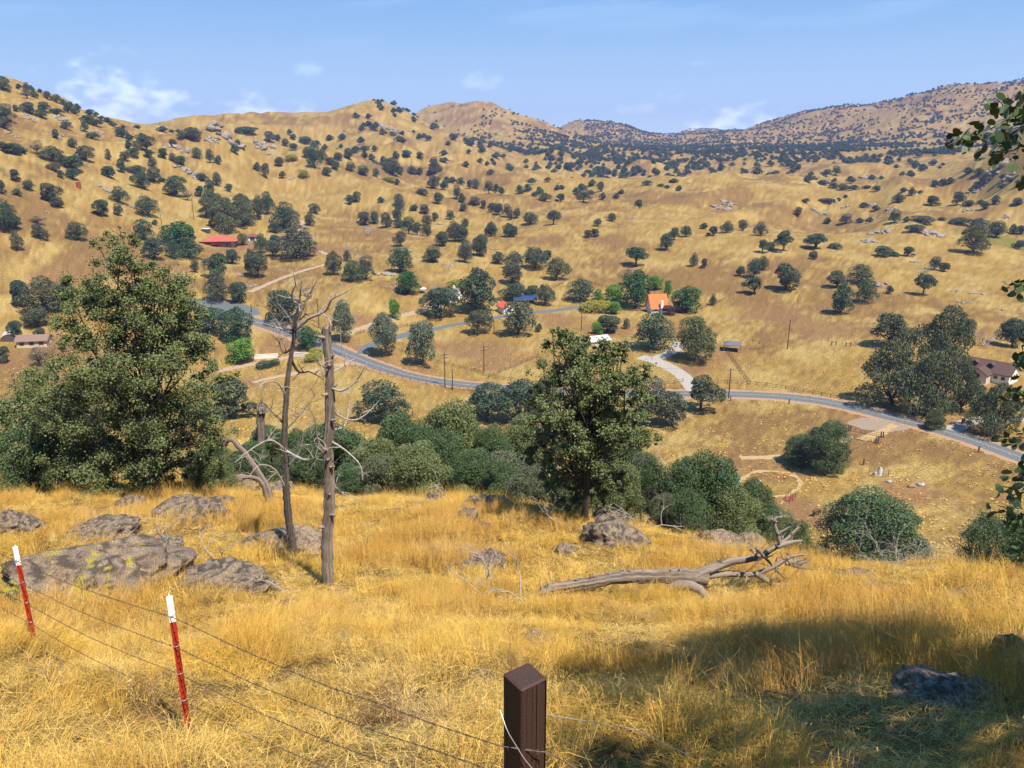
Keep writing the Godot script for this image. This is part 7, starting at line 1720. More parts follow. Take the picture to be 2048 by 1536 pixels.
func make_poles_and_fences() -> void:
	var names := ["power pole with two crossarms at the near road curve", "power pole in the fenced field behind the road curve", "power pole left of the orange-roofed house's front oaks", "power pole with lamp beside the lower road", "bare tall pole before the round mound",
		"power pole on the slope above the coral-roofed house", "power pole left of the coral-roofed house", "power pole behind the twin dead trunks", "pale lamp pole beside the road behind the pale dead trunk", "thin dark post beside the near road curve",
		"short pole by the left parking ground", "short bare trunk pole below the side drive"]
	for k in POLES.size():
		var p: Vector3 = POLES[k]
		var t := thing("utility_pole", names[k], "pole", on_land(p.x, p.y), 0.35)
		var s := Shape.new()
		s.tube(PackedVector3Array([Vector3(0, -0.5, 0), Vector3(0, p.z, 0)]), PackedFloat32Array([0.2, 0.14]), 9)
		part(t, "pole", s.mesh(), M.steel if k == 8 else M.pole)
		if k in [0, 1, 2, 3, 7]:
			for e in (2 if k < 2 else 1):
				s = Shape.new()
				s.box(Vector3(0, p.z - 0.5 - e * 1.1, 0.14), Vector3(2.6, 0.16, 0.13))
				part(t, "crossarm", s.mesh(), M.pole)
				for x in [-1.15, -0.5, 0.5, 1.15]:
					s = Shape.new()
					s.tube(PackedVector3Array([Vector3(x, p.z - 0.42 - e * 1.1, 0.14), Vector3(x, p.z - 0.14 - e * 1.1, 0.14)]), PackedFloat32Array([0.09, 0.06]), 7)
					part(t, "insulator", s.mesh(), paint(rgb(0.55, 0.52, 0.48), 0.3))
		if k in [3, 8]:
			s = Shape.new()
			s.beam(Vector3(0, p.z - 0.3, 0), Vector3(-1.4, p.z - 0.1, 0), 0.07, 0.07)
			var arm := part(t, "lamp_arm", s.mesh(), M.steel)
			s = Shape.new()
			s.box(Vector3(-1.6, p.z - 0.1, 0), Vector3(0.6, 0.16, 0.26))
			part(arm, "lamp_head", s.mesh(), M.steel)
	var line := paint(rgb(0.12, 0.12, 0.12), 0.6)
	for e: Array in [[0, 1, "the road-curve pole and the field pole"], [1, 2, "the field pole and the orange house's pole"], [7, 1, "the dead trunks and the field pole"], [3, 0, "the lamp pole and the road-curve pole"]]:
		for x in [-1.1, 1.1]:
			var a: Vector3 = POLES[e[0]]
			var b: Vector3 = POLES[e[1]]
			var from := on_land(a.x, a.y, a.z - 0.2) + Vector3(x, 0, 0)
			var to := on_land(b.x, b.y, b.z - 0.2) + Vector3(x, 0, 0)
			var pts := PackedVector3Array()
			var rad := PackedFloat32Array()
			for k in 17:
				var u := k / 16.0
				pts.append(from.lerp(to, u) - Vector3(0, sin(u * PI) * from.distance_to(to) * 0.018, 0))
				rad.append(0.014)
			var s := Shape.new()
			s.tube(pts, rad, 4)
			lone("power_line", s.mesh(), line, "thin power line between %s" % e[2], "cable", Vector3.ZERO, "power lines between %s" % e[2])
	var fence_label := {"red_pipe": "dark red pipe fence along the near side of the road curve", "corner_a": "dark rail fence running from the olive tree to the field corner", "corner_b": "dark rail fence climbing from the field corner to the centre oak",
		"corner_c": "rail fence from the field corner along the road to the centre oak", "road_upper": "dark rail fence along the far side of the lower road", "left_of_drive": "short reddish rail fence left of the concrete drive", "right_of_drive": "short rail fence right of the concrete drive",
		"diagonal": "rail fence running down from the shade canopy to the road", "corral": "pipe corral fence right of the shade canopy", "garden": "rail fence right of the orange-roofed house's garden", "drive_side": "rail fence above the side drive near the round oak",
		"olive_a": "rail fence right of the middle olive tree", "hill_corner": "post and wire fence meeting at a corner behind the barn oaks", "by_road": "short rail fence beside the first olive tree", "olive_b": "rail fence between the two right-hand olive trees"}
	var post := Shape.new()
	post.box(Vector3(0, 0.6, 0), Vector3(0.14, 1.5, 0.14))
	var post_mesh := post.mesh()
	for key: String in FENCES:
		var pts := smooth_line(FENCES[key], 3.0)
		var t := thing("rail_fence", fence_label[key], "fence", on_land(pts[0].x, pts[0].y))
		var rails := Shape.new()
		for k in pts.size():
			var at := on_land(pts[k].x, pts[k].y) - t.position
			part(t, "post", post_mesh, M.pipe, at)
			if k > 0:
				var before := on_land(pts[k - 1].x, pts[k - 1].y) - t.position
				for h in [0.55, 1.15]:
					rails.beam(before + Vector3(0, h, 0), at + Vector3(0, h, 0), 0.07, 0.09)
		part(t, "rail", rails.mesh(), M.pipe)
	# two pipe gates at the paddock entrance
	for e: Array in [["gate_a", "gate_b", "nearer dark pipe gate at the paddock entrance"], ["gate_c", "gate_d", "farther dark pipe gate at the paddock entrance"]]:
		var a: Vector2 = PLACE[e[0]]
		var b: Vector2 = PLACE[e[1]]
		var t := thing("pipe_gate", e[2], "gate", on_land(a.x, a.y))
		var far := on_land(b.x, b.y) - t.position
		for f in [0.0, 0.06, 0.94, 1.0]:
			var s := Shape.new()
			s.box(far * f + Vector3(0, 0.8, 0), Vector3(0.26, 1.9, 0.26))
			part(t, "post", s.mesh(), M.pipe)
		for h in [0.3, 0.75, 1.25]:
			var s := Shape.new()
			s.beam(far * 0.07 + Vector3(0, h, 0), far * 0.93 + Vector3(0, h, 0), 0.07, 0.07)
			part(t, "rail", s.mesh(), M.pipe)
		for k in 5:
			var s := Shape.new()
			s.box(far * (0.2 + k * 0.15) + Vector3(0, 0.78, 0), Vector3(0.06, 0.95, 0.06))
			part(t, "brace", s.mesh(), M.pipe)
	var lone_posts := {"post_x": "thin dark post in the field below the road curve", "post_y": "stout post at the road edge below the lamp pole", "post_z": "black marker post at the road edge below the mound", "post_w": "black marker post beside the road at right",
		"post_v": "black marker post above the fenced pump", "gate_post_a": "left pair of braced gate posts below the mound", "gate_post_b": "right pair of braced gate posts below the mound"}
	for key: String in lone_posts:
		var p: Vector2 = PLACE[key]
		var t := thing("field_post", lone_posts[key], "post", on_land(p.x, p.y))
		var two := key.begins_with("gate")
		for k in (2 if two else 1):
			var s := Shape.new()
			s.box(Vector3(k * 1.7, 0.7, 0), Vector3(0.3, 2.0, 0.3))
			part(t, "post", s.mesh(), M.pipe)
		if two:
			var s := Shape.new()
			s.box(Vector3(0.85, 1.25, 0), Vector3(1.4, 0.14, 0.14))
			part(t, "brace", s.mesh(), M.pipe)

# a body meshed from tapered bones: surface nets over a distance field
func flesh(bones: Array, cell: float, lo: Vector3, hi: Vector3) -> Shape:
	var nx := int((hi.x - lo.x) / cell) + 1
	var ny := int((hi.y - lo.y) / cell) + 1
	var nz := int((hi.z - lo.z) / cell) + 1
	var f := PackedFloat32Array()
	f.resize(nx * ny * nz)
	for a in nx:
		for b in ny:
			for c in nz:
				var p := lo + Vector3(a, b, c) * cell
				var sum := 0.0
				for e: Array in bones:
					var u: Vector3 = e[0]
					var ab: Vector3 = e[1] - u
					var t := clampf((p - u).dot(ab) / ab.length_squared(), 0.0, 1.0)
					var d := p.distance_to(u + ab * t) - lerpf(e[2], e[3], t)
					sum += exp(-d * 26.0)
				f[(a * ny + b) * nz + c] = -log(maxf(sum, 1e-30)) / 26.0
	var s := Shape.new()
	var at := {}
	for a in nx - 1:
		for b in ny - 1:
			for c in nz - 1:
				var inside := 0
				var mean := Vector3.ZERO
				var n := 0
				for k in 8:
					if f[((a + (k & 1)) * ny + b + ((k >> 1) & 1)) * nz + c + (k >> 2)] < 0.0:
						inside += 1
				if inside == 0 or inside == 8:
					continue
				for k in 8:
					for axis in 3:
						if k & (1 << axis):
							continue
						var q := k | (1 << axis)
						var d0 := f[((a + (k & 1)) * ny + b + ((k >> 1) & 1)) * nz + c + (k >> 2)]
						var d1 := f[((a + (q & 1)) * ny + b + ((q >> 1) & 1)) * nz + c + (q >> 2)]
						if (d0 < 0.0) != (d1 < 0.0):
							mean += Vector3(k & 1, (k >> 1) & 1, k >> 2).lerp(Vector3(q & 1, (q >> 1) & 1, q >> 2), d0 / (d0 - d1))
							n += 1
				at[(a * ny + b) * nz + c] = s.v.size()
				s.v.append(lo + (Vector3(a, b, c) + mean / n) * cell)
				s.n.append(Vector3.ZERO)
				s.c.append(Color.WHITE)
	for a in range(1, nx - 1):
		for b in range(1, ny - 1):
			for c in range(1, nz - 1):
				var k := (a * ny + b) * nz + c
				var steps := [ny * nz, nz, 1]
				for axis in 3:
					var q: int = k + steps[axis]
					if (f[k] < 0.0) == (f[q] < 0.0):
						continue
					var u: int = steps[(axis + 1) % 3]
					var w: int = steps[(axis + 2) % 3]
					if at.has(k) and at.has(k - u) and at.has(k - w) and at.has(k - u - w):
						if f[k] < 0.0:
							s.i.append_array([at[k], at[k - u - w], at[k - u], at[k], at[k - w], at[k - u - w]])
						else:
							s.i.append_array([at[k], at[k - u], at[k - u - w], at[k], at[k - u - w], at[k - w]])
	for k in range(0, s.i.size(), 3):
		var m := (s.v[s.i[k + 2]] - s.v[s.i[k]]).cross(s.v[s.i[k + 1]] - s.v[s.i[k]])
		for e in 3:
			s.n[s.i[k + e]] += m
	for k in s.n.size():
		s.n[k] = s.n[k].normalized()
	return s

func make_paddock() -> void:
	# a bay horse grazing
	var p: Vector2 = PLACE.horse
	var t := thing("horse", "dark brown horse grazing in the lower paddock beside an oak", "horse", on_land(p.x, p.y), 0.6)
	var bones := [[Vector3(-0.6, 1.25, 0), Vector3(0.55, 1.22, 0), 0.30, 0.29], [Vector3(-0.75, 1.22, 0), Vector3(-0.45, 1.2, 0), 0.27, 0.3], [Vector3(0.6, 1.3, 0), Vector3(1.1, 0.85, 0), 0.22, 0.14], [Vector3(1.1, 0.85, 0), Vector3(1.32, 0.45, 0), 0.13, 0.10],
		[Vector3(1.28, 0.52, 0), Vector3(1.36, 0.16, 0), 0.11, 0.07], [Vector3(-0.98, 1.3, 0), Vector3(-1.12, 0.7, 0), 0.06, 0.05]]
	for z in [-0.16, 0.16]:
		bones.append_array([[Vector3(0.5, 1.05, z), Vector3(0.52, 0.6, z), 0.13, 0.075], [Vector3(0.52, 0.6, z), Vector3(0.5, 0.05, z), 0.07, 0.06], [Vector3(-0.7, 1.1, z), Vector3(-0.58, 0.72, z), 0.17, 0.10], [Vector3(-0.58, 0.72, z), Vector3(-0.78, 0.5, z), 0.085, 0.07],
			[Vector3(-0.78, 0.5, z), Vector3(-0.74, 0.05, z), 0.065, 0.06], [Vector3(1.06, 0.95, z * 0.5), Vector3(1.1, 1.06, z * 0.6), 0.05, 0.02]])
	var horse := flesh(bones, 0.055, Vector3(-1.35, -0.1, -0.55), Vector3(1.6, 1.75, 0.55))
	part(t, "body", horse.mesh(), paint(rgb(0.075, 0.04, 0.025), 0.6))
	var s := Shape.new()
	s.tube(PackedVector3Array([Vector3(-1.0, 1.3, 0), Vector3(-1.14, 0.95, 0), Vector3(-1.12, 0.5, 0)]), PackedFloat32Array([0.06, 0.09, 0.03]), 7)
	part(t, "tail", s.mesh(), paint(rgb(0.02, 0.015, 0.012), 0.7))
	# fenced pump
	p = PLACE.pump
	t = thing("well_pump", "white well tank inside a small wire pen in the paddock", "pump", on_land(p.x, p.y))
	s = Shape.new()
	s.tube(PackedVector3Array([Vector3(0.2, 0, 0), Vector3(0.2, 1.7, 0), Vector3(0.2, 1.95, 0)]), PackedFloat32Array([0.6, 0.6, 0.2]), 16)
	part(t, "tank", s.mesh(), paint(rgb(0.55, 0.58, 0.6), 0.5))
	s = Shape.new()
	s.box(Vector3(-0.9, 0.35, 0.2), Vector3(0.8, 0.8, 0.6))
	part(t, "pump_box", s.mesh(), paint(rgb(0.4, 0.4, 0.38), 0.6))
	for k in 8:
		var a := TAU * k / 8.0
		s = Shape.new()
		s.box(Vector3(cos(a) * 2.3, 0.6, sin(a) * 1.9), Vector3(0.09, 1.5, 0.09))
		part(t, "post", s.mesh(), M.pipe)
		s = Shape.new()
		var b := TAU * (k + 1) / 8.0
		for h in [0.4, 0.8, 1.2]:
			s.beam(Vector3(cos(a) * 2.3, h, sin(a) * 1.9), Vector3(cos(b) * 2.3, h, sin(b) * 1.9), 0.03, 0.03)
		part(t, "rail", s.mesh(), M.pipe)
	# white board and red mat in the training ring, steps beside it
	p = PLACE.board
	s = Shape.new()
	for k in 3:
		s.box(Vector3(k * 0.6 - 0.6, 0.1, 0), Vector3(0.5, 0.16, 0.8))
	lone("mounting_blocks", s.mesh(), paint(rgb(0.6, 0.55, 0.48), 0.8), "pale blocks lying in the training ring", "blocks", on_land(p.x, p.y))
	p = PLACE.red_mat
	s = Shape.new()
	s.box(Vector3(0, 0.12, 0), Vector3(3.2, 0.12, 0.9), Basis(Vector3.UP, -0.3))
	s.box(Vector3(0, 0.02, 0), Vector3(3.0, 0.1, 0.7), Basis(Vector3.UP, -0.3))
	lone("red_plank", s.mesh(), paint(rgb(0.26, 0.03, 0.025), 0.8), "dark red plank on the ground by the training ring", "plank", on_land(p.x, p.y))
	p = PLACE.ladder
	t = thing("loading_ramp", "red-railed loading ramp beside the training ring", "ramp", on_land(p.x, p.y), 0.7)
	s = Shape.new()
	s.beam(Vector3(-1.6, 0.1, 0), Vector3(0.4, 1.1, 0), 1.0, 0.1)
	part(t, "deck", s.mesh(), paint(rgb(0.25, 0.05, 0.04), 0.8))
	for z in [-0.55, 0.55]:
		s = Shape.new()
		s.beam(Vector3(-1.6, 1.0, z), Vector3(0.4, 2.0, z), 0.07, 0.07)
		part(t, "rail", s.mesh(), M.pipe)
		for x in [-1.6, -0.6, 0.4]:
			s = Shape.new()
			s.box(Vector3(x, 0.75 + (x + 1.6) * 0.25, z), Vector3(0.08, 1.7, 0.08))
			part(t, "post", s.mesh(), M.pipe)
	# loose boulders below the pump
	var tan := rock_mesh(330, 0.3, 4, [Color(0.40, 0.27, 0.19), Color(0.33, 0.22, 0.16), Color(0.22, 0.16, 0.12)], 12)
	var pale := rock_mesh(331, 0.3, 4, [Color(0.48, 0.47, 0.45), Color(0.40, 0.39, 0.37), Color(0.25, 0.24, 0.23)], 12)
	for e: Array in [["rock_a", tan, "reddish boulder in the paddock below the pump pen"], ["rock_b", pale, "pale grey boulder right of the reddish paddock boulder"], ["rock_c", pale, "low grey stone nearest the pump pen"]]:
		p = PLACE[e[0]]
		var o := lone("field_boulder", e[1], M.far_rock, e[2], "boulder", on_land(p.x, p.y, 0.15))
		o.scale = Vector3(1.0, 0.55, 0.7) * (1.0 if e[0] != "rock_c" else 0.75)
	# bare dead trees on the slopes
	for e: Array in [["dead_a", 6.0, "split dead oak on the knoll by the dirt track"], ["dead_b", 8.0, "tall pale dead oak above the middle knoll"], ["dead_c", 5.0, "dark dead stump on the knoll's left side"], ["dead_tree", 8.0, "bare grey tree behind the brown-roofed house"], ["dead_d", 6.0, "dead trunk on the slope above the right rock ledge"]]:
		p = PLACE[e[0]]
		var g := RandomNumberGenerator.new()
		g.seed = hash(e[0])
		s = Shape.new()
		for k in 5:
			branch(s, g, Vector3(0, -0.3, 0), (unit(g) * 0.7 + Vector3(0, 1.1, 0)).normalized(), float(e[1]) * 0.75, 0.22, 3)
		lone("dead_oak", s.mesh(), M.dead_twig, e[2], "tree", on_land(p.x, p.y))
# ------------------------------------------------------------------ the near hillside
# a wandering branch that forks
func branch(s: Shape, g: RandomNumberGenerator, from: Vector3, dir: Vector3, length: float, r: float, depth: int) -> void:
	var pts := PackedVector3Array([from])
	var rad := PackedFloat32Array([r])
	var p := from
	var d := dir
	for k in 5:
		d = (d + unit(g) * 0.38 + Vector3(0, 0.03, 0)).normalized()
		p += d * length / 5.0
		pts.append(p)
		rad.append(r * (1.0 - 0.16 * (k + 1)))
		if depth > 0 and k > 0 and g.randf() < 0.75:
			branch(s, g, p, (d + unit(g) * 0.95).normalized(), length * g.randf_range(0.35, 0.6), r * (0.8 - 0.12 * k), depth - 1)
	s.tube(pts, rad, 4 if r < 0.05 else 6, Color.WHITE, 0.2, g)

# a limb through given points, roughened, with twigs along it
func twiggy(s: Shape, g: RandomNumberGenerator, line: Array, r0: float, r1: float, twigs: int, twig_len: float, sides := 6) -> void:
	var c := Curve3D.new()
	for k in line.size():
		var t: Vector3 = (line[mini(k + 1, line.size() - 1)] - line[maxi(k - 1, 0)]) / 6.0
		c.add_point(line[k], -t, t)
	var len := c.get_baked_length()
	var n := maxi(4, int(len / maxf(0.06, r0 * 0.7)))
	var pts := PackedVector3Array()
	var rad := PackedFloat32Array()
	for k in n + 1:
		pts.append(c.sample_baked(len * k / n, true) + unit(g) * r0 * 0.08)
		rad.append(lerpf(r0, r1, float(k) / n) * g.randf_range(0.92, 1.1))
	if r0 >= 0.055 or sides > 6:
		s.bark(pts, rad, maxi(sides, 9), g, 0.34, Color(1.15, 1.15, 1.15), Color(0.42, 0.38, 0.36))
	else:
		s.tube(pts, rad, sides, Color.WHITE, 0.22, g)
	for k in twigs:
		var at := g.randf_range(0.15, 1.0)
		var p := c.sample_baked(len * at, true)
		branch(s, g, p, (unit(g) + Vector3(0, 0.25, 0)).normalized(), twig_len * g.randf_range(0.5, 1.2), lerpf(r0, r1, at) * 0.45 + 0.003, 1)

func make_boulders() -> void:
	var lichen := [Color(0.45, 0.335, 0.235), Color(0.30, 0.225, 0.17), Color(0.095, 0.075, 0.06), Color(0.56, 0.48, 0.04)]
	var grey := [Color(0.45, 0.335, 0.235), Color(0.30, 0.225, 0.17), Color(0.095, 0.075, 0.06)]
	var tan := [Color(0.50, 0.38, 0.26), Color(0.38, 0.28, 0.2), Color(0.2, 0.15, 0.115)]
	var red := [Color(0.26, 0.13, 0.08), Color(0.2, 0.1, 0.065), Color(0.1, 0.06, 0.045)]
	# tone, label, how much of it is sunk, depth against width
	var about := {"lichen": [lichen, "broad flat boulder with yellow lichen spots at the left edge", 0.3, 0.7], "mossy": [grey, "rounded boulder with black moss streaks right of the yellow-spotted one", 0.3, 0.7], "left_low": [grey, "low dark boulder at the far left edge", 0.4, 0.6],
		"slab": [grey, "sloping grey boulder behind the yellow-spotted boulder", 0.35, 0.7], "great": [grey, "great domed boulder under the biggest near oak", 0.25, 0.8], "great_side": [grey, "boulder leaning on the great dome's right side", 0.25, 0.8], "behind_oak": [grey, "dark boulder left of the great domed boulder", 0.3, 0.8],
		"by_tree": [tan, "low boulder behind the foot of the dark dead tree", 0.35, 0.6], "hump": [grey, "rounded boulder alone in the grass left of the log", 0.3, 0.75], "upright": [grey, "upright boulder with an orange stain on the rim", 0.15, 0.8], "lean": [grey, "small leaning stone right of the upright boulder", 0.2, 0.8],
		"back": [tan, "long pale boulder behind the upright one", 0.3, 0.7], "back_small": [grey, "small round stone on the rim left of the upright boulder", 0.3, 0.8], "big_pair": [grey, "large front boulder of the pair beside the centre oak", 0.2, 0.8], "pair_top": [grey, "rear boulder of the pair beside the centre oak", 0.1, 0.8],
		"pebble": [tan, "small brown boulder left of the paired boulders", 0.25, 0.8], "low_right": [tan, "smooth tan boulder on the rim above the log", 0.35, 0.7], "ledge": [tan, "cracked rock ledge behind the fallen log's branches", 0.25, 0.6], "lost": [grey, "stone almost lost in the grass left of the rounded boulder", 0.4, 0.8],
		"flat_a": [grey, "flat stone lying in the grass right of the log", 0.4, 0.8], "flat_b": [grey, "dark flat stone behind the right-hand flat stone", 0.4, 0.7], "flat_c": [grey, "thin stone edge in the grass at far right", 0.4, 0.5], "shade": [grey, "broad boulder in the tree shade at lower right", 0.3, 0.6],
		"reddish": [red, "reddish boulder cut by the right picture edge", 0.3, 0.8], "stone": [tan, "tan angular stone at the bottom edge", 0.3, 0.7], "rear_left": [grey, "boulder behind the great dome near the arching dead trunk", 0.3, 0.8], "peek": [grey, "tiny stone in the grass left of the pale trunk's foot", 0.4, 0.8],
		"peek_b": [grey, "low stone behind the wooden fence post", 0.4, 0.8], "peek_c": [grey, "dark stone half hidden in matted grass above the fence post", 0.4, 0.8], "rear_b": [tan, "tan boulder beneath the arching dead trunk", 0.3, 0.7], "dark_low": [grey, "low dark rock between slab and mossy boulders", 0.4, 0.7]}
	var k := 0
	for key: String in BOULDERS:
		var b: Vector4 = BOULDERS[key]
		var a: Array = about[key]
		k += 1
		var spread := Vector3(b.z, b.w * 1.3, b.z * float(a[3])) / maxf(0.5, b.w * 1.3)
		var m := rock_mesh(400 + k * 7, 0.36, 5, a[0], 60 if b.z > 1.4 else (44 if b.z > 0.7 else 24), spread.limit_length(4.0))
		var sunk: float = a[2]
		var deep: float = b.z * float(a[3])
		var high := b.w / (1.0 - sunk) * 0.98
		var centre := on_land(b.x, b.y - deep * 0.42)
		var foot := on_land(b.x, b.y)
		centre.y = minf(centre.y - high * 0.02, foot.y + high * ((0.34 if b.x < -5.0 else 0.44) - sunk))
		var o := lone("boulder", m, M.rock, a[1], "boulder", centre)
		o.scale = Vector3(b.z * 0.53, high * (0.5 if b.x < -5.0 else 0.6), deep * 0.6)
		o.rotation = Vector3(0.0, 0.35 * sin(k * 2.1), 0.12 * sin(k * 3.7))

func custom_oak(called: String, label: String, lobes: Array[Vector4], foot: Vector3, leaves: int, size: float, leaf: Material, s_seed: int, trunk_r: float) -> void:
	var t := thing(called, label, "tree", foot)
	var g := RandomNumberGenerator.new()
	g.seed = s_seed
	var local: Array[Vector4] = []
	for l in lobes:
		# every lobe breaks up into sprays
		var c := Vector3(l.x, l.y, l.z) - foot
		local.append(Vector4(c.x, c.y, c.z, l.w * 0.52))
		for k in 14:
			var d := unit(g) * l.w * g.randf_range(0.5, 1.2)
			local.append(Vector4(c.x + d.x, c.y + d.y * 0.85, c.z + d.z, l.w * g.randf_range(0.13, 0.34)))
	var s := Shape.new()
	leaf_out(s, g, local, leaves, size, 0.85, 0.1, 0.0, false, true)
	part(t, "crown", s.mesh(), leaf)
	s = Shape.new()
	var top := Vector3.ZERO
	for l in lobes:
		top += (Vector3(l.x, l.y, l.z) - foot) / lobes.size()
	var pts := [Vector3(0, -0.6, 0), Vector3(0.1, top.y * 0.3, 0), Vector3(top.x * 0.4, top.y * 0.65, top.z * 0.4), Vector3(top.x * 0.8, top.y * 1.05, top.z)]
	twiggy(s, g, pts, trunk_r, trunk_r * 0.35, 0, 0.0, 9)
	for k in local.size():
		if k % 6 == 0:
			var l := local[k]
			limb(s, g, pts[1 + k % 3].lerp(pts[2], 0.5), Vector3(l.x, l.y, l.z), trunk_r * 0.22, 0.015, 5)
	for k in 60:
		var l: Vector4 = local[g.randi() % local.size()]
		branch(s, g, Vector3(l.x, l.y, l.z), (unit(g) + Vector3(0, 0.1, 0.3)).normalized(), minf(0.9, l.w * 2.4), 0.012, 1)
	part(t, "trunk", s.mesh(), M.bark)

func make_near_trees() -> void:
	var foot: Vector2 = PLACE.big_oak
	custom_oak("great_oak", "biggest near oak, rising above the boulders at left", BIG_OAK, on_land(foot.x, foot.y - 1.0), 250000, 0.088, M.leaf_near, 801, 0.2)
	foot = PLACE.centre_oak
	custom_oak("centre_oak", "dense leafy oak in the centre beside the paired boulders", CENTRE_OAK, on_land(foot.x, foot.y), 165000, 0.078, M.leaf_near, 802, 0.14)
	var g := RandomNumberGenerator.new()
	g.seed = 61
	for e: Array in NEAR_OAKS:
		var at := on_land(e[0], e[2], -0.2)
		var tall: float = e[1] - at.y
		if tall > float(e[3]) * 1.25:
			at.y = e[1] - float(e[3]) * 1.25
			tall = float(e[3]) * 1.25
		plant("hillside_oak", "n", g.randi(), [M.leaf_near, M.leaf_near_dark, M.leaf_grey][e[4]], at, tall, e[3], g.randf() * TAU, e[5], "tree", "oaks growing on the slope below the rim")
	for e: Array in BARE_BRUSH:
		var at := on_land(e[0], e[2], -0.1)
		var tall: float = e[1] - at.y
		var s := Shape.new()
		for k in 16:
			var d := (unit(g) * 0.8 + Vector3(0, 0.9, 0)).normalized()
			branch(s, g, Vector3(g.randf_range(-0.3, 0.3) * e[3], 0, g.randf_range(-0.2, 0.2) * e[3]), d, tall * g.randf_range(0.5, 0.95), 0.035, 2)
		lone("bare_brush", s.mesh(), M.dead_twig, e[4], "brush", at)
	make_branch_oak(g)

# the oak just out of the frame at right: it shades the grass and reaches in with a few sprays
func make_branch_oak(g: RandomNumberGenerator) -> void:
	var foot := on_land(5.6, -3.4, -0.2)
	var t := thing("shading_oak", "oak whose leafy sprays hang into the right picture edge", "tree", foot)
	var lobes: Array[Vector4] = []
	for c: Vector4 in [Vector4(5.4, 1.6, -4.4, 1.3), Vector4(4.6, 0.9, -2.6, 0.9), Vector4(6.6, 1.4, -3.0, 1.3), Vector4(5.9, 2.6, -3.6, 1.2), Vector4(6.6, 0.6, -5.4, 1.2), Vector4(5.7, -0.4, -5.6, 0.8), Vector4(7.2, 2.0, -4.8, 1.3), Vector4(4.3, 2.2, -3.0, 1.1), Vector4(5.0, 2.9, -1.8, 1.1), Vector4(3.6, 1.9, -1.6, 0.9), Vector4(7.6, 0.2, -6.4, 1.2), Vector4(6.2, -0.8, -4.2, 1.0), Vector4(3.3, 2.7, -0.7, 1.0), Vector4(3.2, 2.1, -2.9, 0.8), Vector4(4.2, 1.6, -4.0, 0.8), Vector4(5.2, 0.4, -5.0, 0.7)]:
		lobes.append(Vector4(c.x - foot.x, c.y - foot.y, c.z - foot.z, c.w * 0.55))
		for k in 5:
			var d := unit(g) * c.w * 0.85
			lobes.append(Vector4(c.x - foot.x + d.x, c.y - foot.y + d.y, c.z - foot.z + d.z, c.w * 0.28))
	var s := Shape.new()
	leaf_out(s, g, lobes, 25000, 0.095, 0.85, 0.4, 0.0, false)
	var w := Shape.new()
	twiggy(w, g, [Vector3(0, -0.4, 0), Vector3(0.1, 1.5, 0.1), Vector3(0.0, 3.0, -0.2), Vector3(0.2, 5.2, -0.3)], 0.22, 0.1, 0, 0.0, 10)
	for k in lobes.size():
		if k % 2 == 0:
			limb(w, g, Vector3(0.05, 2.4 + 0.5 * (k % 3), -0.1), Vector3(lobes[k].x, lobes[k].y, lobes[k].z), 0.07, 0.015, 5)
	# the sprays
	for line: Array in SPRIGS:
		var local := []
		for p: Vector3 in line:
			local.append(p - foot)
		limb(w, g, Vector3(0.0, 3.0, -0.2), local[0], 0.03, 0.008, 5, 0.08)
		var c := Curve3D.new()
		for p: Vector3 in local:
			c.add_point(p)
		var len := c.get_baked_length()
		var pts := PackedVector3Array()
		var rad := PackedFloat32Array()
		for k in 9:
			pts.append(c.sample_baked(len * k / 8.0) + unit(g) * 0.006)
			rad.append(lerpf(0.006, 0.0018, k / 8.0))
		w.tube(pts, rad, 5)
		var n := int(len * 85.0) + 8
		for k in n:
			var p := c.sample_baked(len * g.randf()) + unit(g) * 0.035
			oak_leaf(s, g, p, g.randf_range(0.03, 0.052))
	part(t, "crown", s.mesh(), M.leaf_near_dark)
	part(t, "trunk", w.mesh(), M.bark)

# one oval, slightly cupped oak leaf
func oak_leaf(s: Shape, g: RandomNumberGenerator, at: Vector3, length: float) -> void:
	var d := (unit(g) + Vector3(-0.5, -0.1, 0.0)).normalized()
	var m := unit(g).cross(d).normalized()
	var b := d.cross(m)
	var tone := g.randf_range(0.7, 1.3)
	var col := Color(tone * g.randf_range(0.9, 1.2), tone, tone * 0.9)
	var k := s.v.size()
	var outline := [[0.0, 0.0], [0.2, 0.2], [0.5, 0.3], [0.8, 0.22], [1.0, 0.0], [0.8, -0.22], [0.5, -0.3], [0.2, -0.2]]
	for e: Array in outline:
		s.v.append(at + d * length * e[0] + b * length * e[1] + m * length * 0.25 * absf(e[1]))
		s.n.append(m)
		s.c.append(col)
	for e in range(1, 7):
		s.i.append_array([k, k + e + 1, k + e])

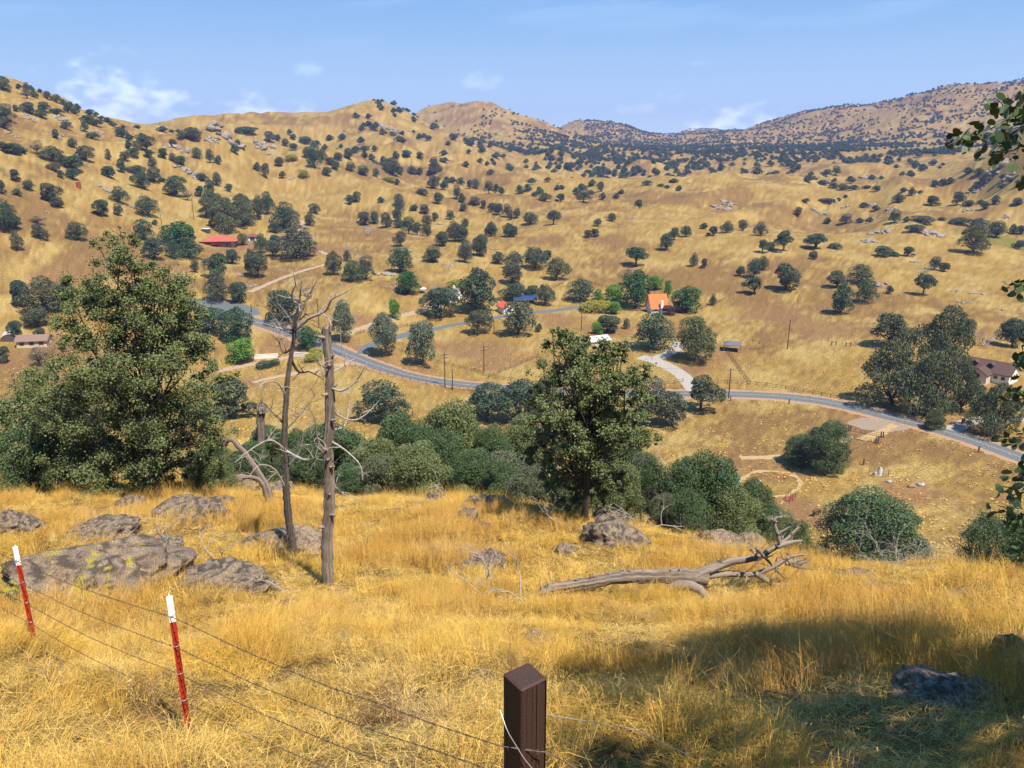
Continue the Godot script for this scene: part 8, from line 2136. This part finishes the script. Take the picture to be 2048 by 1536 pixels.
func make_dead_wood() -> void:
	var g := RandomNumberGenerator.new()
	g.seed = 91
	# the pale broken trunk
	var t := thing("broken_snag", "tall pale broken dead trunk standing in the grass", "tree", SNAG_TRUNK[0])
	var line := []
	for p: Vector3 in SNAG_TRUNK:
		line.append(p - t.position)
	line[0] += Vector3(0, -0.4, 0)
	var s := Shape.new()
	twiggy(s, g, line, 0.122, 0.085, 0, 0.0, 26)
	for k in 14:
		var c: Vector3 = line[1 + k % 6].lerp(line[2 + k % 6], g.randf())
		var d := Vector3(g.randf_range(-1, 1), 0.25, g.randf_range(-0.3, 1)).normalized()
		limb(s, g, c, c + d * g.randf_range(0.15, 0.24), 0.05, 0.025, 6)
	var top: Vector3 = line[line.size() - 1]
	for k in 5:
		limb(s, g, top + Vector3(0.04 * (k - 2), -0.12, 0), top + Vector3(0.05 * (k - 2), g.randf_range(0.02, 0.14), g.randf_range(-0.05, 0.05)), 0.035, 0.008, 5)
	part(t, "trunk", s.mesh(), M.dead)
	for e: Array in SNAG_LIMBS:
		s = Shape.new()
		var l := []
		for p: Vector3 in e:
			l.append(p - t.position)
		twiggy(s, g, l, 0.024, 0.005, 5, 0.4)
		part(t, "branch", s.mesh(), M.dead_twig)
	# the dark dead tree beside it
	t = thing("dead_tree", "dark slender dead tree with bare branching top, left of the pale trunk", "tree", DARK_TRUNK[0])
	line = []
	for p: Vector3 in DARK_TRUNK:
		line.append(p - t.position)
	line[0] += Vector3(0, -0.4, 0)
	s = Shape.new()
	twiggy(s, g, line, 0.1, 0.055, 0, 0.0, 22)
	part(t, "trunk", s.mesh(), M.dead_dark)
	for k in DARK_LIMBS.size():
		s = Shape.new()
		var l := []
		for p: Vector3 in DARK_LIMBS[k]:
			l.append(p - t.position)
		twiggy(s, g, l, 0.048 if k in [1, 2, 3, 6] else 0.03, 0.006, 8, 0.45)
		part(t, "branch", s.mesh(), M.dead_twig if k % 2 else M.dead_dark)
	# the fallen log
	t = thing("fallen_log", "weathered fallen tree trunk with forked branches lying across the grass", "log", LOG[0])
	line = []
	for p: Vector3 in LOG:
		line.append(p - t.position)
	s = Shape.new()
	twiggy(s, g, line, 0.095, 0.15, 0, 0.0, 30)
	for k in 22:
		var i := g.randi_range(0, line.size() - 2)
		var c: Vector3 = line[i].lerp(line[i + 1], g.randf()) + Vector3(0, 0.13, 0.03)
		limb(s, g, c, c + (unit(g) * 0.5 + Vector3(0, 0.8, 0)) * g.randf_range(0.03, 0.14), 0.025, 0.008, 5)
	part(t, "trunk", s.mesh(), M.dead)
	for e: Array in LOG_LIMBS:
		s = Shape.new()
		var l := []
		for p: Vector3 in e[0]:
			l.append(p - t.position)
		twiggy(s, g, l, e[1], float(e[1]) * 0.3, 5, 0.3, 14)
		part(t, "branch", s.mesh(), M.dead)
	s = Shape.new()
	var root := []
	for p: Vector3 in LOG_ROOT:
		root.append(p - t.position)
	twiggy(s, g, root, 0.11, 0.06, 0, 0.0, 9)
	part(t, "root", s.mesh(), M.dead)
	# the arching dead trunk on the rim and the broken stump below it
	t = thing("arching_trunk", "grey dead trunk arching over on the rim behind the dead tree", "tree", ARCH[0])
	for e: Array in [ARCH, ARCH_FORK]:
		line = []
		for p: Vector3 in e:
			line.append(p - t.position)
		line[0] += Vector3(0, -0.4, 0)
		s = Shape.new()
		twiggy(s, g, line, 0.19 if e == ARCH else 0.1, 0.07, 3, 0.4, 14)
		part(t, "trunk" if e == ARCH else "branch", s.mesh(), M.dead)
	s = Shape.new()
	var foot := on_land(STUMP[0].x, STUMP[0].z, -0.3)
	line = [Vector3.ZERO]
	for k in range(1, STUMP.size()):
		line.append(STUMP[k] - foot)
	twiggy(s, g, line, 0.27, 0.22, 0, 0.0, 20)
	for k in 7:
		var a: Vector3 = line[line.size() - 1] + Vector3(cos(k * 0.9), 0, sin(k * 0.9)) * 0.22
		limb(s, g, a - Vector3(0, 0.3, 0), a + Vector3(0, g.randf_range(0.1, 0.9), 0), 0.11, 0.02, 6)
	lone("broken_stump", s.mesh(), M.dead, "splintered dead stump beyond the arching trunk", "stump", foot)
	# loose dead branches in the grass: x, z, length, label
	for e: Array in [[-8.6, -17.5, 1.5, "dead twigs standing among the boulders at left"], [-7.6, -18.0, 1.2, "thin bare twigs behind the mossy boulder"], [-4.9, -15.0, 0.9, "curved bare stick right of the mossy boulder"], [-0.4, -14.2, 1.6, "dead branch lying in the grass left of the log"], [0.3, -13.2, 1.3, "thin branches on the grass before the log's end"],
			[-2.2, -26.5, 1.8, "white dead branch on the rim right of the pale trunk"], [1.0, -23.5, 1.9, "pale curved dead branch left of the centre oak's foot"], [1.9, -23.0, 1.6, "pale bare sapling at the centre oak's foot"], [4.2, -23.5, 2.0, "bleached branch reaching right beyond the paired boulders"], [5.0, -6.6, 1.0, "thin bare shrub at the right edge above the shade"]]:
		s = Shape.new()
		for k in 4:
			branch(s, g, Vector3(g.randf_range(-0.2, 0.2), -0.05, 0), (unit(g) * 0.9 + Vector3(0, 0.55, 0)).normalized(), float(e[2]) * g.randf_range(0.6, 1.0), 0.022, 2)
		lone("dead_branch", s.mesh(), M.dead_twig, e[3], "branch", on_land(e[0], e[1]))

func wire_shape(pts: PackedVector3Array, g: RandomNumberGenerator, barbed := true) -> Shape:
	var s := Shape.new()
	var c := Curve3D.new()
	c.bake_interval = 0.05
	for p in pts:
		c.add_point(p)
	var len := c.get_baked_length()
	var n := int(len / 0.035)
	for strand in (2 if barbed else 1):
		var line := PackedVector3Array()
		var rad := PackedFloat32Array()
		for k in n + 1:
			var t := k * 0.9 + strand * PI
			line.append(c.sample_baked(len * k / n) + (Vector3(0, cos(t), sin(t)) * 0.0024 if barbed else Vector3.ZERO))
			rad.append(0.0019 if barbed else 0.0023)
		s.tube(line, rad, 4)
	if barbed:
		var at := 0.06
		while at < len:
			var p := c.sample_baked(at)
			for k in 2:
				var d := unit(g)
				s.tube(PackedVector3Array([p - d * 0.014, p + d * 0.014]), PackedFloat32Array([0.0013, 0.0009]), 4)
			at += 0.125
	return s

func make_wire_fence() -> void:
	var g := RandomNumberGenerator.new()
	g.seed = 17
	var red := paint(rgb(0.42, 0.03, 0.015), 0.5)
	red.albedo_texture = noise_map(61, 30.0, 4, 0.88, 1.0)
	red.uv1_triplanar = true
	red.uv1_scale = Vector3.ONE * 3.0
	var white := paint(rgb(0.82, 0.80, 0.78), 0.6)
	var feet: Array[Vector3] = []
	var tops: Array[float] = []
	var places: Array[Vector2] = [PLACE.tpost_a, PLACE.tpost_b]
	for k in 2:
		var p := places[k]
		var foot := on_land(p.x, p.y)
		feet.append(foot)
		var high: float = POST_HEIGHTS[k]
		tops.append(high)
		var t := thing("steel_fence_post", ["red steel fence post with white tip before the yellow-spotted boulder", "red steel fence post with white tip, nearer, in the tall grass"][k], "post", foot, 0.5, "red steel fence posts with white tips")
		var cut := high * 0.83
		for e in 2:
			var y0 := -0.3 if e == 0 else cut
			var y1 := cut if e == 0 else high
			var s := Shape.new()
			s.box(Vector3(0, (y0 + y1) * 0.5, 0), Vector3(0.045, y1 - y0, 0.009))
			s.box(Vector3(0, (y0 + y1) * 0.5, -0.024), Vector3(0.008, y1 - y0, 0.039))
			part(t, "shaft" if e == 0 else "tip", s.mesh(), red if e == 0 else white)
		var stud := Shape.new()
		stud.box(Vector3.ZERO, Vector3(0.014, 0.010, 0.009))
		var stud_mesh := stud.mesh()
		for j in 19:
			var y := 0.08 + j * 0.055
			if y < cut - 0.03:
				part(t, "stud", stud_mesh, red, Vector3(0, y, 0.0092))
		for f in [0.12, 0.33, 0.52, 0.71, 0.92]:
			var clip := Shape.new()
			var ring := PackedVector3Array()
			var rad := PackedFloat32Array()
			for j in 11:
				var a := TAU * j / 10.0
				ring.append(Vector3(cos(a) * 0.031, high * (1.0 - f) + 0.004 * sin(a * 2.0), -0.02 + sin(a) * 0.038))
				rad.append(0.0022)
			clip.tube(ring, rad, 5)
			part(t, "wire_tie", clip.mesh(), M.new_wire)
	# the wooden corner post
	var top := Vector3(0.055, -2.135, -2.8)
	var base := on_land(top.x, top.z, -0.3)
	var post := thing("wooden_post", "dark brown square wooden fence post at the bottom centre", "post", Vector3(top.x, base.y, top.z), 0.62)
	var h := top.y - base.y
	var s := Shape.new()
	var w := 0.0675
	var ch := 0.006
	for k in 4:
		var b := Basis(Vector3.UP, k * PI / 2)
		var up := Vector3(0, h - ch, 0)
		# each face in narrow strips, some of them drawn back as drying cracks
		var cuts := [-w + ch, -0.041, -0.0385, -0.012, -0.0105, 0.009, 0.0125, 0.031, w - ch]
		for j in cuts.size() - 1:
			var x0: float = cuts[j]
			var x1: float = cuts[j + 1]
			var z := w - (0.007 if j % 2 == 1 and k != 3 else 0.0) - 0.0006 * (j % 3)
			s.quad(b * Vector3(x0, 0, z), b * Vector3(x1, 0, z), b * Vector3(x1, 0, z) + up, b * Vector3(x0, 0, z) + up, Color.WHITE * (0.86 + 0.2 * g.randf()))
		s.quad(b * Vector3(w - ch, 0, w), b * Vector3(w, 0, w - ch), b * Vector3(w, 0, w - ch) + up, b * Vector3(w - ch, 0, w) + up)
		s.quad(b * Vector3(-w + ch, 0, w) + up, b * Vector3(w - ch, 0, w) + up, b * Vector3(w - 2 * ch, 0, w - 2 * ch) + up + Vector3(0, ch, 0), b * Vector3(-w + 2 * ch, 0, w - 2 * ch) + up + Vector3(0, ch, 0))
		s.tri(b * Vector3(w - ch, 0, w) + up, b * Vector3(w, 0, w - ch) + up, b * Vector3(w - 2 * ch, 0, w - 2 * ch) + up + Vector3(0, ch, 0))
	s.box(Vector3(0, h * 0.5 - 0.012, 0), Vector3(2 * w - 0.016, h + 0.01, 2 * w - 0.016))
	var q := w - 2 * ch
	# sawn top, a little dished and uneven
	for a in 5:
		for b in 5:
			var c := []
			for e: Vector2 in [Vector2(a, b), Vector2(a, b + 1), Vector2(a + 1, b + 1), Vector2(a + 1, b)]:
				var u := (e / 5.0 - Vector2(0.5, 0.5)) * 2.0
				var rim := maxf(absf(u.x), absf(u.y))
				c.append(Vector3(u.x * q, h - (1.0 - rim) * 0.004 * (1.0 + 0.8 * n_fine.get_noise_2d(e.x * 3.0, e.y * 3.0)), u.y * q))
			s.quad(c[0], c[1], c[2], c[3], Color.WHITE)
	part(post, "post", s.mesh(), M.wood_post)
	# the strands: from beyond the left edge over both steel posts to the wooden post and on to the right
	var run := feet[0] - feet[1]
	var beyond := feet[0] + Vector3(run.x, run.y * 0.7, run.z)
	var drop := [0.0, 0.14, 0.30, 0.46, 0.62]
	var fr := [0.12, 0.33, 0.52, 0.71, 0.92]
	var called := ["topmost barbed wire strand of the fence", "second barbed wire strand from the top", "third barbed wire strand from the top", "fourth barbed wire strand from the top", "lowest barbed wire strand near the grass"]
	for k in 5:
		var pts := PackedVector3Array()
		var stops: Array[Vector3] = [beyond + Vector3(0, tops[0] * (1.0 - fr[k]), 0), feet[0] + Vector3(0.0, tops[0] * (1.0 - fr[k]), 0.02), feet[1] + Vector3(0.0, tops[1] * (1.0 - fr[k]), 0.02),
			Vector3(-0.045, -2.42 - drop[k], -2.715), Vector3(0.145, -2.455 - drop[k], -2.72), Vector3(1.9, -2.75 - drop[k], -1.9)]
		for j in stops.size() - 1:
			for e in 8:
				var u := e / 8.0
				var sag := 0.015 * stops[j].distance_to(stops[j + 1]) * sin(u * PI)
				pts.append(stops[j].lerp(stops[j + 1], u) - Vector3(0, sag, 0) + unit(g) * 0.004)
		pts.append(stops[5])
		lone("barbed_wire", wire_shape(pts, g).mesh(), M.wire, called[k], "wire", Vector3.ZERO, "barbed wire strands of the fence")
	var brace := PackedVector3Array([Vector3(-0.05, -2.275, -2.76), Vector3(-0.02, -2.33, -2.70), Vector3(0.05, -2.46, -2.69), Vector3(0.14, -2.60, -2.70), Vector3(0.5, -3.2, -2.5)])
	lone("tie_wire", wire_shape(brace, g, false).mesh(), M.new_wire, "bright smooth tie wire slanting across the wooden post", "wire")
	var right := PackedVector3Array([Vector3(0.13, -2.36, -2.84), Vector3(0.6, -2.75, -3.2), Vector3(0.95, -3.1, -3.4)])
	lone("tie_wire", wire_shape(right, g, false).mesh(), M.new_wire, "thin smooth wire running off behind the wooden post", "wire")

# a patch of dry grass about 0.9 m across: clumps that lean their own ways over a mat of fallen stalks
func sward(s_seed: int, clumps: int, blades: int, strays: int, tall: float, lean: float, width: float) -> ArrayMesh:
	var g := RandomNumberGenerator.new()
	g.seed = s_seed
	var s := Shape.new()
	for k in clumps + strays:
		var stray := k >= clumps
		var a := g.randf() * TAU
		var away := sqrt(g.randf()) * 0.46
		var at := Vector3(cos(a) * away, 0, sin(a) * away)
		var way := g.randf() * TAU
		var cl := g.randf_range(0.55, 1.25)
		var warm := g.randf_range(-0.1, 0.16)
		var bright := g.randf_range(0.5, 1.25)
		for j in (1 if stray else blades):
			var b := way + g.randf_range(-0.9, 0.9)
			if stray:
				b = g.randf() * TAU
			var out := Vector3(cos(b), 0, sin(b))
			var root := at + Vector3(g.randf_range(-0.05, 0.05), -0.015, g.randf_range(-0.05, 0.05))
			var l := tall * cl * g.randf_range(0.5, 1.2)
			var le := clampf(lean * g.randf_range(0.4, 1.3), 0.0, 1.0)
			var w := width * g.randf_range(0.5, 1.2)
			var mid: Vector3
			var tip: Vector3
			if stray:
				# a fallen stalk lying over the mat
				l *= 0.8
				root.y = g.randf_range(0.0, tall * 0.35)
				mid = root + out * l * 0.5 + Vector3(0, g.randf_range(-0.02, 0.05), 0)
				tip = mid + (out + Vector3(g.randf_range(-0.4, 0.4), g.randf_range(-0.25, 0.25), g.randf_range(-0.4, 0.4))) * l * 0.5
			else:
				mid = root + out * l * le * 0.4 + Vector3(0, l * 0.55 * (1.0 - 0.62 * le), 0)
				tip = mid + out * l * (0.15 + le * 0.6) + Vector3(0, l * 0.42 * (1.0 - 1.35 * le), 0)
				tip.y = maxf(tip.y, 0.01)
			var e := g.randf() * TAU
			var side := (Vector3(cos(e), 0.3 * sin(e * 3.0), sin(e))).normalized() * w
			var tone := bright * g.randf_range(0.75, 1.2)
			var col := Color(tone * (1.0 + warm * 0.4), tone * (1.0 - warm * 0.25), tone * (1.0 - warm * 1.6))
			var m := side.cross(mid - root).normalized()
			var i := s.v.size()
			for p: Vector3 in [root - side, root + side, mid - side * 0.8, mid + side * 0.8, tip]:
				s.v.append(p)
				s.n.append(m)
				s.c.append(col)
			s.i.append_array([i, i + 3, i + 1, i, i + 2, i + 3, i + 2, i + 4, i + 3])
			if not stray and g.randf() < 0.18:
				var d := (tip - mid).normalized() * 0.014
				s.quad(tip - d * 1.5, tip + side * 1.7, tip + d, tip - side * 1.7, col * 1.1)
	return s.mesh()

func make_grass() -> void:
	var g := RandomNumberGenerator.new()
	g.seed = 23
	var patchy := FastNoiseLite.new()
	set_noise(patchy, 44, 2.2, 3)
	var broad := FastNoiseLite.new()
	set_noise(broad, 45, 6.5, 2)
	var stones: Array[Vector4] = []
	for key: String in BOULDERS:
		var b: Vector4 = BOULDERS[key]
		stones.append(Vector4(b.x, b.y - b.z * 0.3, b.z * 0.36, b.z * 0.24))
	# matted, leaning, tall, sparse; the last four are the same for farther off, with fewer and broader stalks
	var shapes := [sward(1, 46, 16, 300, 0.32, 0.95, 0.0016), sward(2, 44, 16, 220, 0.42, 0.75, 0.0016), sward(3, 34, 15, 160, 0.54, 0.45, 0.0015), sward(4, 26, 11, 260, 0.24, 1.0, 0.0016),
		sward(5, 40, 9, 120, 0.34, 0.95, 0.0028), sward(6, 38, 9, 90, 0.44, 0.75, 0.0028), sward(7, 32, 9, 70, 0.56, 0.45, 0.0026), sward(8, 26, 7, 110, 0.26, 1.0, 0.0028)]
	var spots: Array = []
	var tints: Array = []
	for k in 8:
		spots.append([])
		tints.append([])
	var straw := Color(0.74, 0.475, 0.10)
	var bleached := Color(0.84, 0.64, 0.25)
	var russet := Color(0.50, 0.235, 0.05)
	var dull := Color(0.42, 0.29, 0.11)
	var step := 0.52
	var z := -1.4
	while z > -38.0:
		var x := -0.85 * absf(z) - 1.0
		while x < 0.85 * absf(z) + 1.0:
			var px := x + g.randf_range(-0.26, 0.26)
			var pz := z + g.randf_range(-0.26, 0.26)
			x += step
			var r := sqrt(px * px + pz * pz)
			var n := patchy.get_noise_2d(px, pz)
			var b := broad.get_noise_2d(px, pz)
			var covered := false
			for e in stones:
				if Vector2((px - e.x) / e.z, (pz - e.y) / e.w).length() < 1.0:
					covered = true
					break
			if covered:
				continue
			var pick := n + g.randf_range(-0.18, 0.18)
			var kind := 3 if pick < -0.2 else (0 if pick < 0.08 else (1 if pick < 0.3 else 2))
			if b > 0.22 and g.randf() < 0.6:
				kind = 2
			if g.randf() < smoothstep(12.0, 17.0, r):
				kind += 4
			var e := 0.35
			var slope := Vector3(land(px - e, pz) - land(px + e, pz), 2.0 * e, land(px, pz - e) - land(px, pz + e)).normalized()
			var lean := Basis(Quaternion(Vector3.UP, slope.slerp(Vector3.UP, 0.15)))
			var size := g.randf_range(0.85, 1.2)
			var tall := size * (1.0 + 0.8 * b + 0.4 * n) * g.randf_range(0.75, 1.25)
			(spots[kind] as Array).append(Transform3D(lean * Basis(Vector3.UP, g.randf() * TAU).scaled(Vector3(size, tall, size)), on_land(px, pz)))
			var c := straw.lerp(bleached, clampf(0.3 - 0.9 * n + g.randf_range(-0.35, 0.35), 0.0, 1.0))
			c = c.lerp(russet, clampf(smoothstep(-0.1, 0.45, b + g.randf_range(-0.3, 0.3)) * 0.5, 0.0, 0.7))
			c = c.lerp(dull, g.randf() * 0.4)
			(tints[kind] as Array).append(c)
		z -= step
	var label := ["matted golden dry grass on the near hillside", "leaning golden dry grass on the near hillside", "tall russet seeding grass on the near hillside", "thin flattened grass on the near hillside",
		"matted golden grass toward the meadow rim", "leaning golden grass toward the meadow rim", "tall russet grass along the meadow rim", "thin flattened grass toward the meadow rim"]
	for kind in 8:
		var mm := MultiMesh.new()
		mm.transform_format = MultiMesh.TRANSFORM_3D
		mm.use_colors = true
		mm.mesh = shapes[kind]
		var list: Array = spots[kind]
		mm.instance_count = list.size()
		for k in list.size():
			mm.set_instance_transform(k, list[k])
			mm.set_instance_color(k, tints[kind][k])
		var o := MultiMeshInstance3D.new()
		o.name = numbered("dry_grass")
		o.multimesh = mm
		o.material_override = M.grass
		add_child(o)
		tag(o, label[kind], "grass", "", "stuff")

# dry weed stalks standing over the grass
func make_weeds() -> void:
	var g := RandomNumberGenerator.new()
	g.seed = 37
	for kind in 2:
		var s := Shape.new()
		for k in 7:
			branch(s, g, Vector3(g.randf_range(-0.08, 0.08), -0.03, g.randf_range(-0.08, 0.08)), (unit(g) * 0.45 + Vector3(0, 1.0, 0)).normalized(), g.randf_range(0.3, 0.6), 0.0032, 2)
		var spots: Array[Transform3D] = []
		for k in 420:
			var az := deg_to_rad(g.randf_range(-38.0, 38.0))
			var r := sqrt(g.randf_range(9.0, 1100.0))
			var x := r * sin(az)
			var z := -r * cos(az)
			if n_tint.get_noise_2d(x * 9.0, z * 9.0) < 0.05:
				continue
			spots.append(Transform3D(Basis(Vector3.UP, g.randf() * TAU).scaled(Vector3.ONE * g.randf_range(0.6, 1.2)), on_land(x, z)))
		var mm := MultiMesh.new()
		mm.transform_format = MultiMesh.TRANSFORM_3D
		mm.mesh = s.mesh()
		mm.instance_count = spots.size()
		for k in spots.size():
			mm.set_instance_transform(k, spots[k])
		var o := MultiMeshInstance3D.new()
		o.name = numbered("dry_weeds")
		o.multimesh = mm
		o.material_override = paint([rgb(0.24, 0.13, 0.06), rgb(0.36, 0.24, 0.13)][kind], 0.9)
		add_child(o)
		tag(o, ["dark brown dry weed stalks in the grass", "tan dry weed stalks in the grass"][kind], "weeds", "", "stuff")
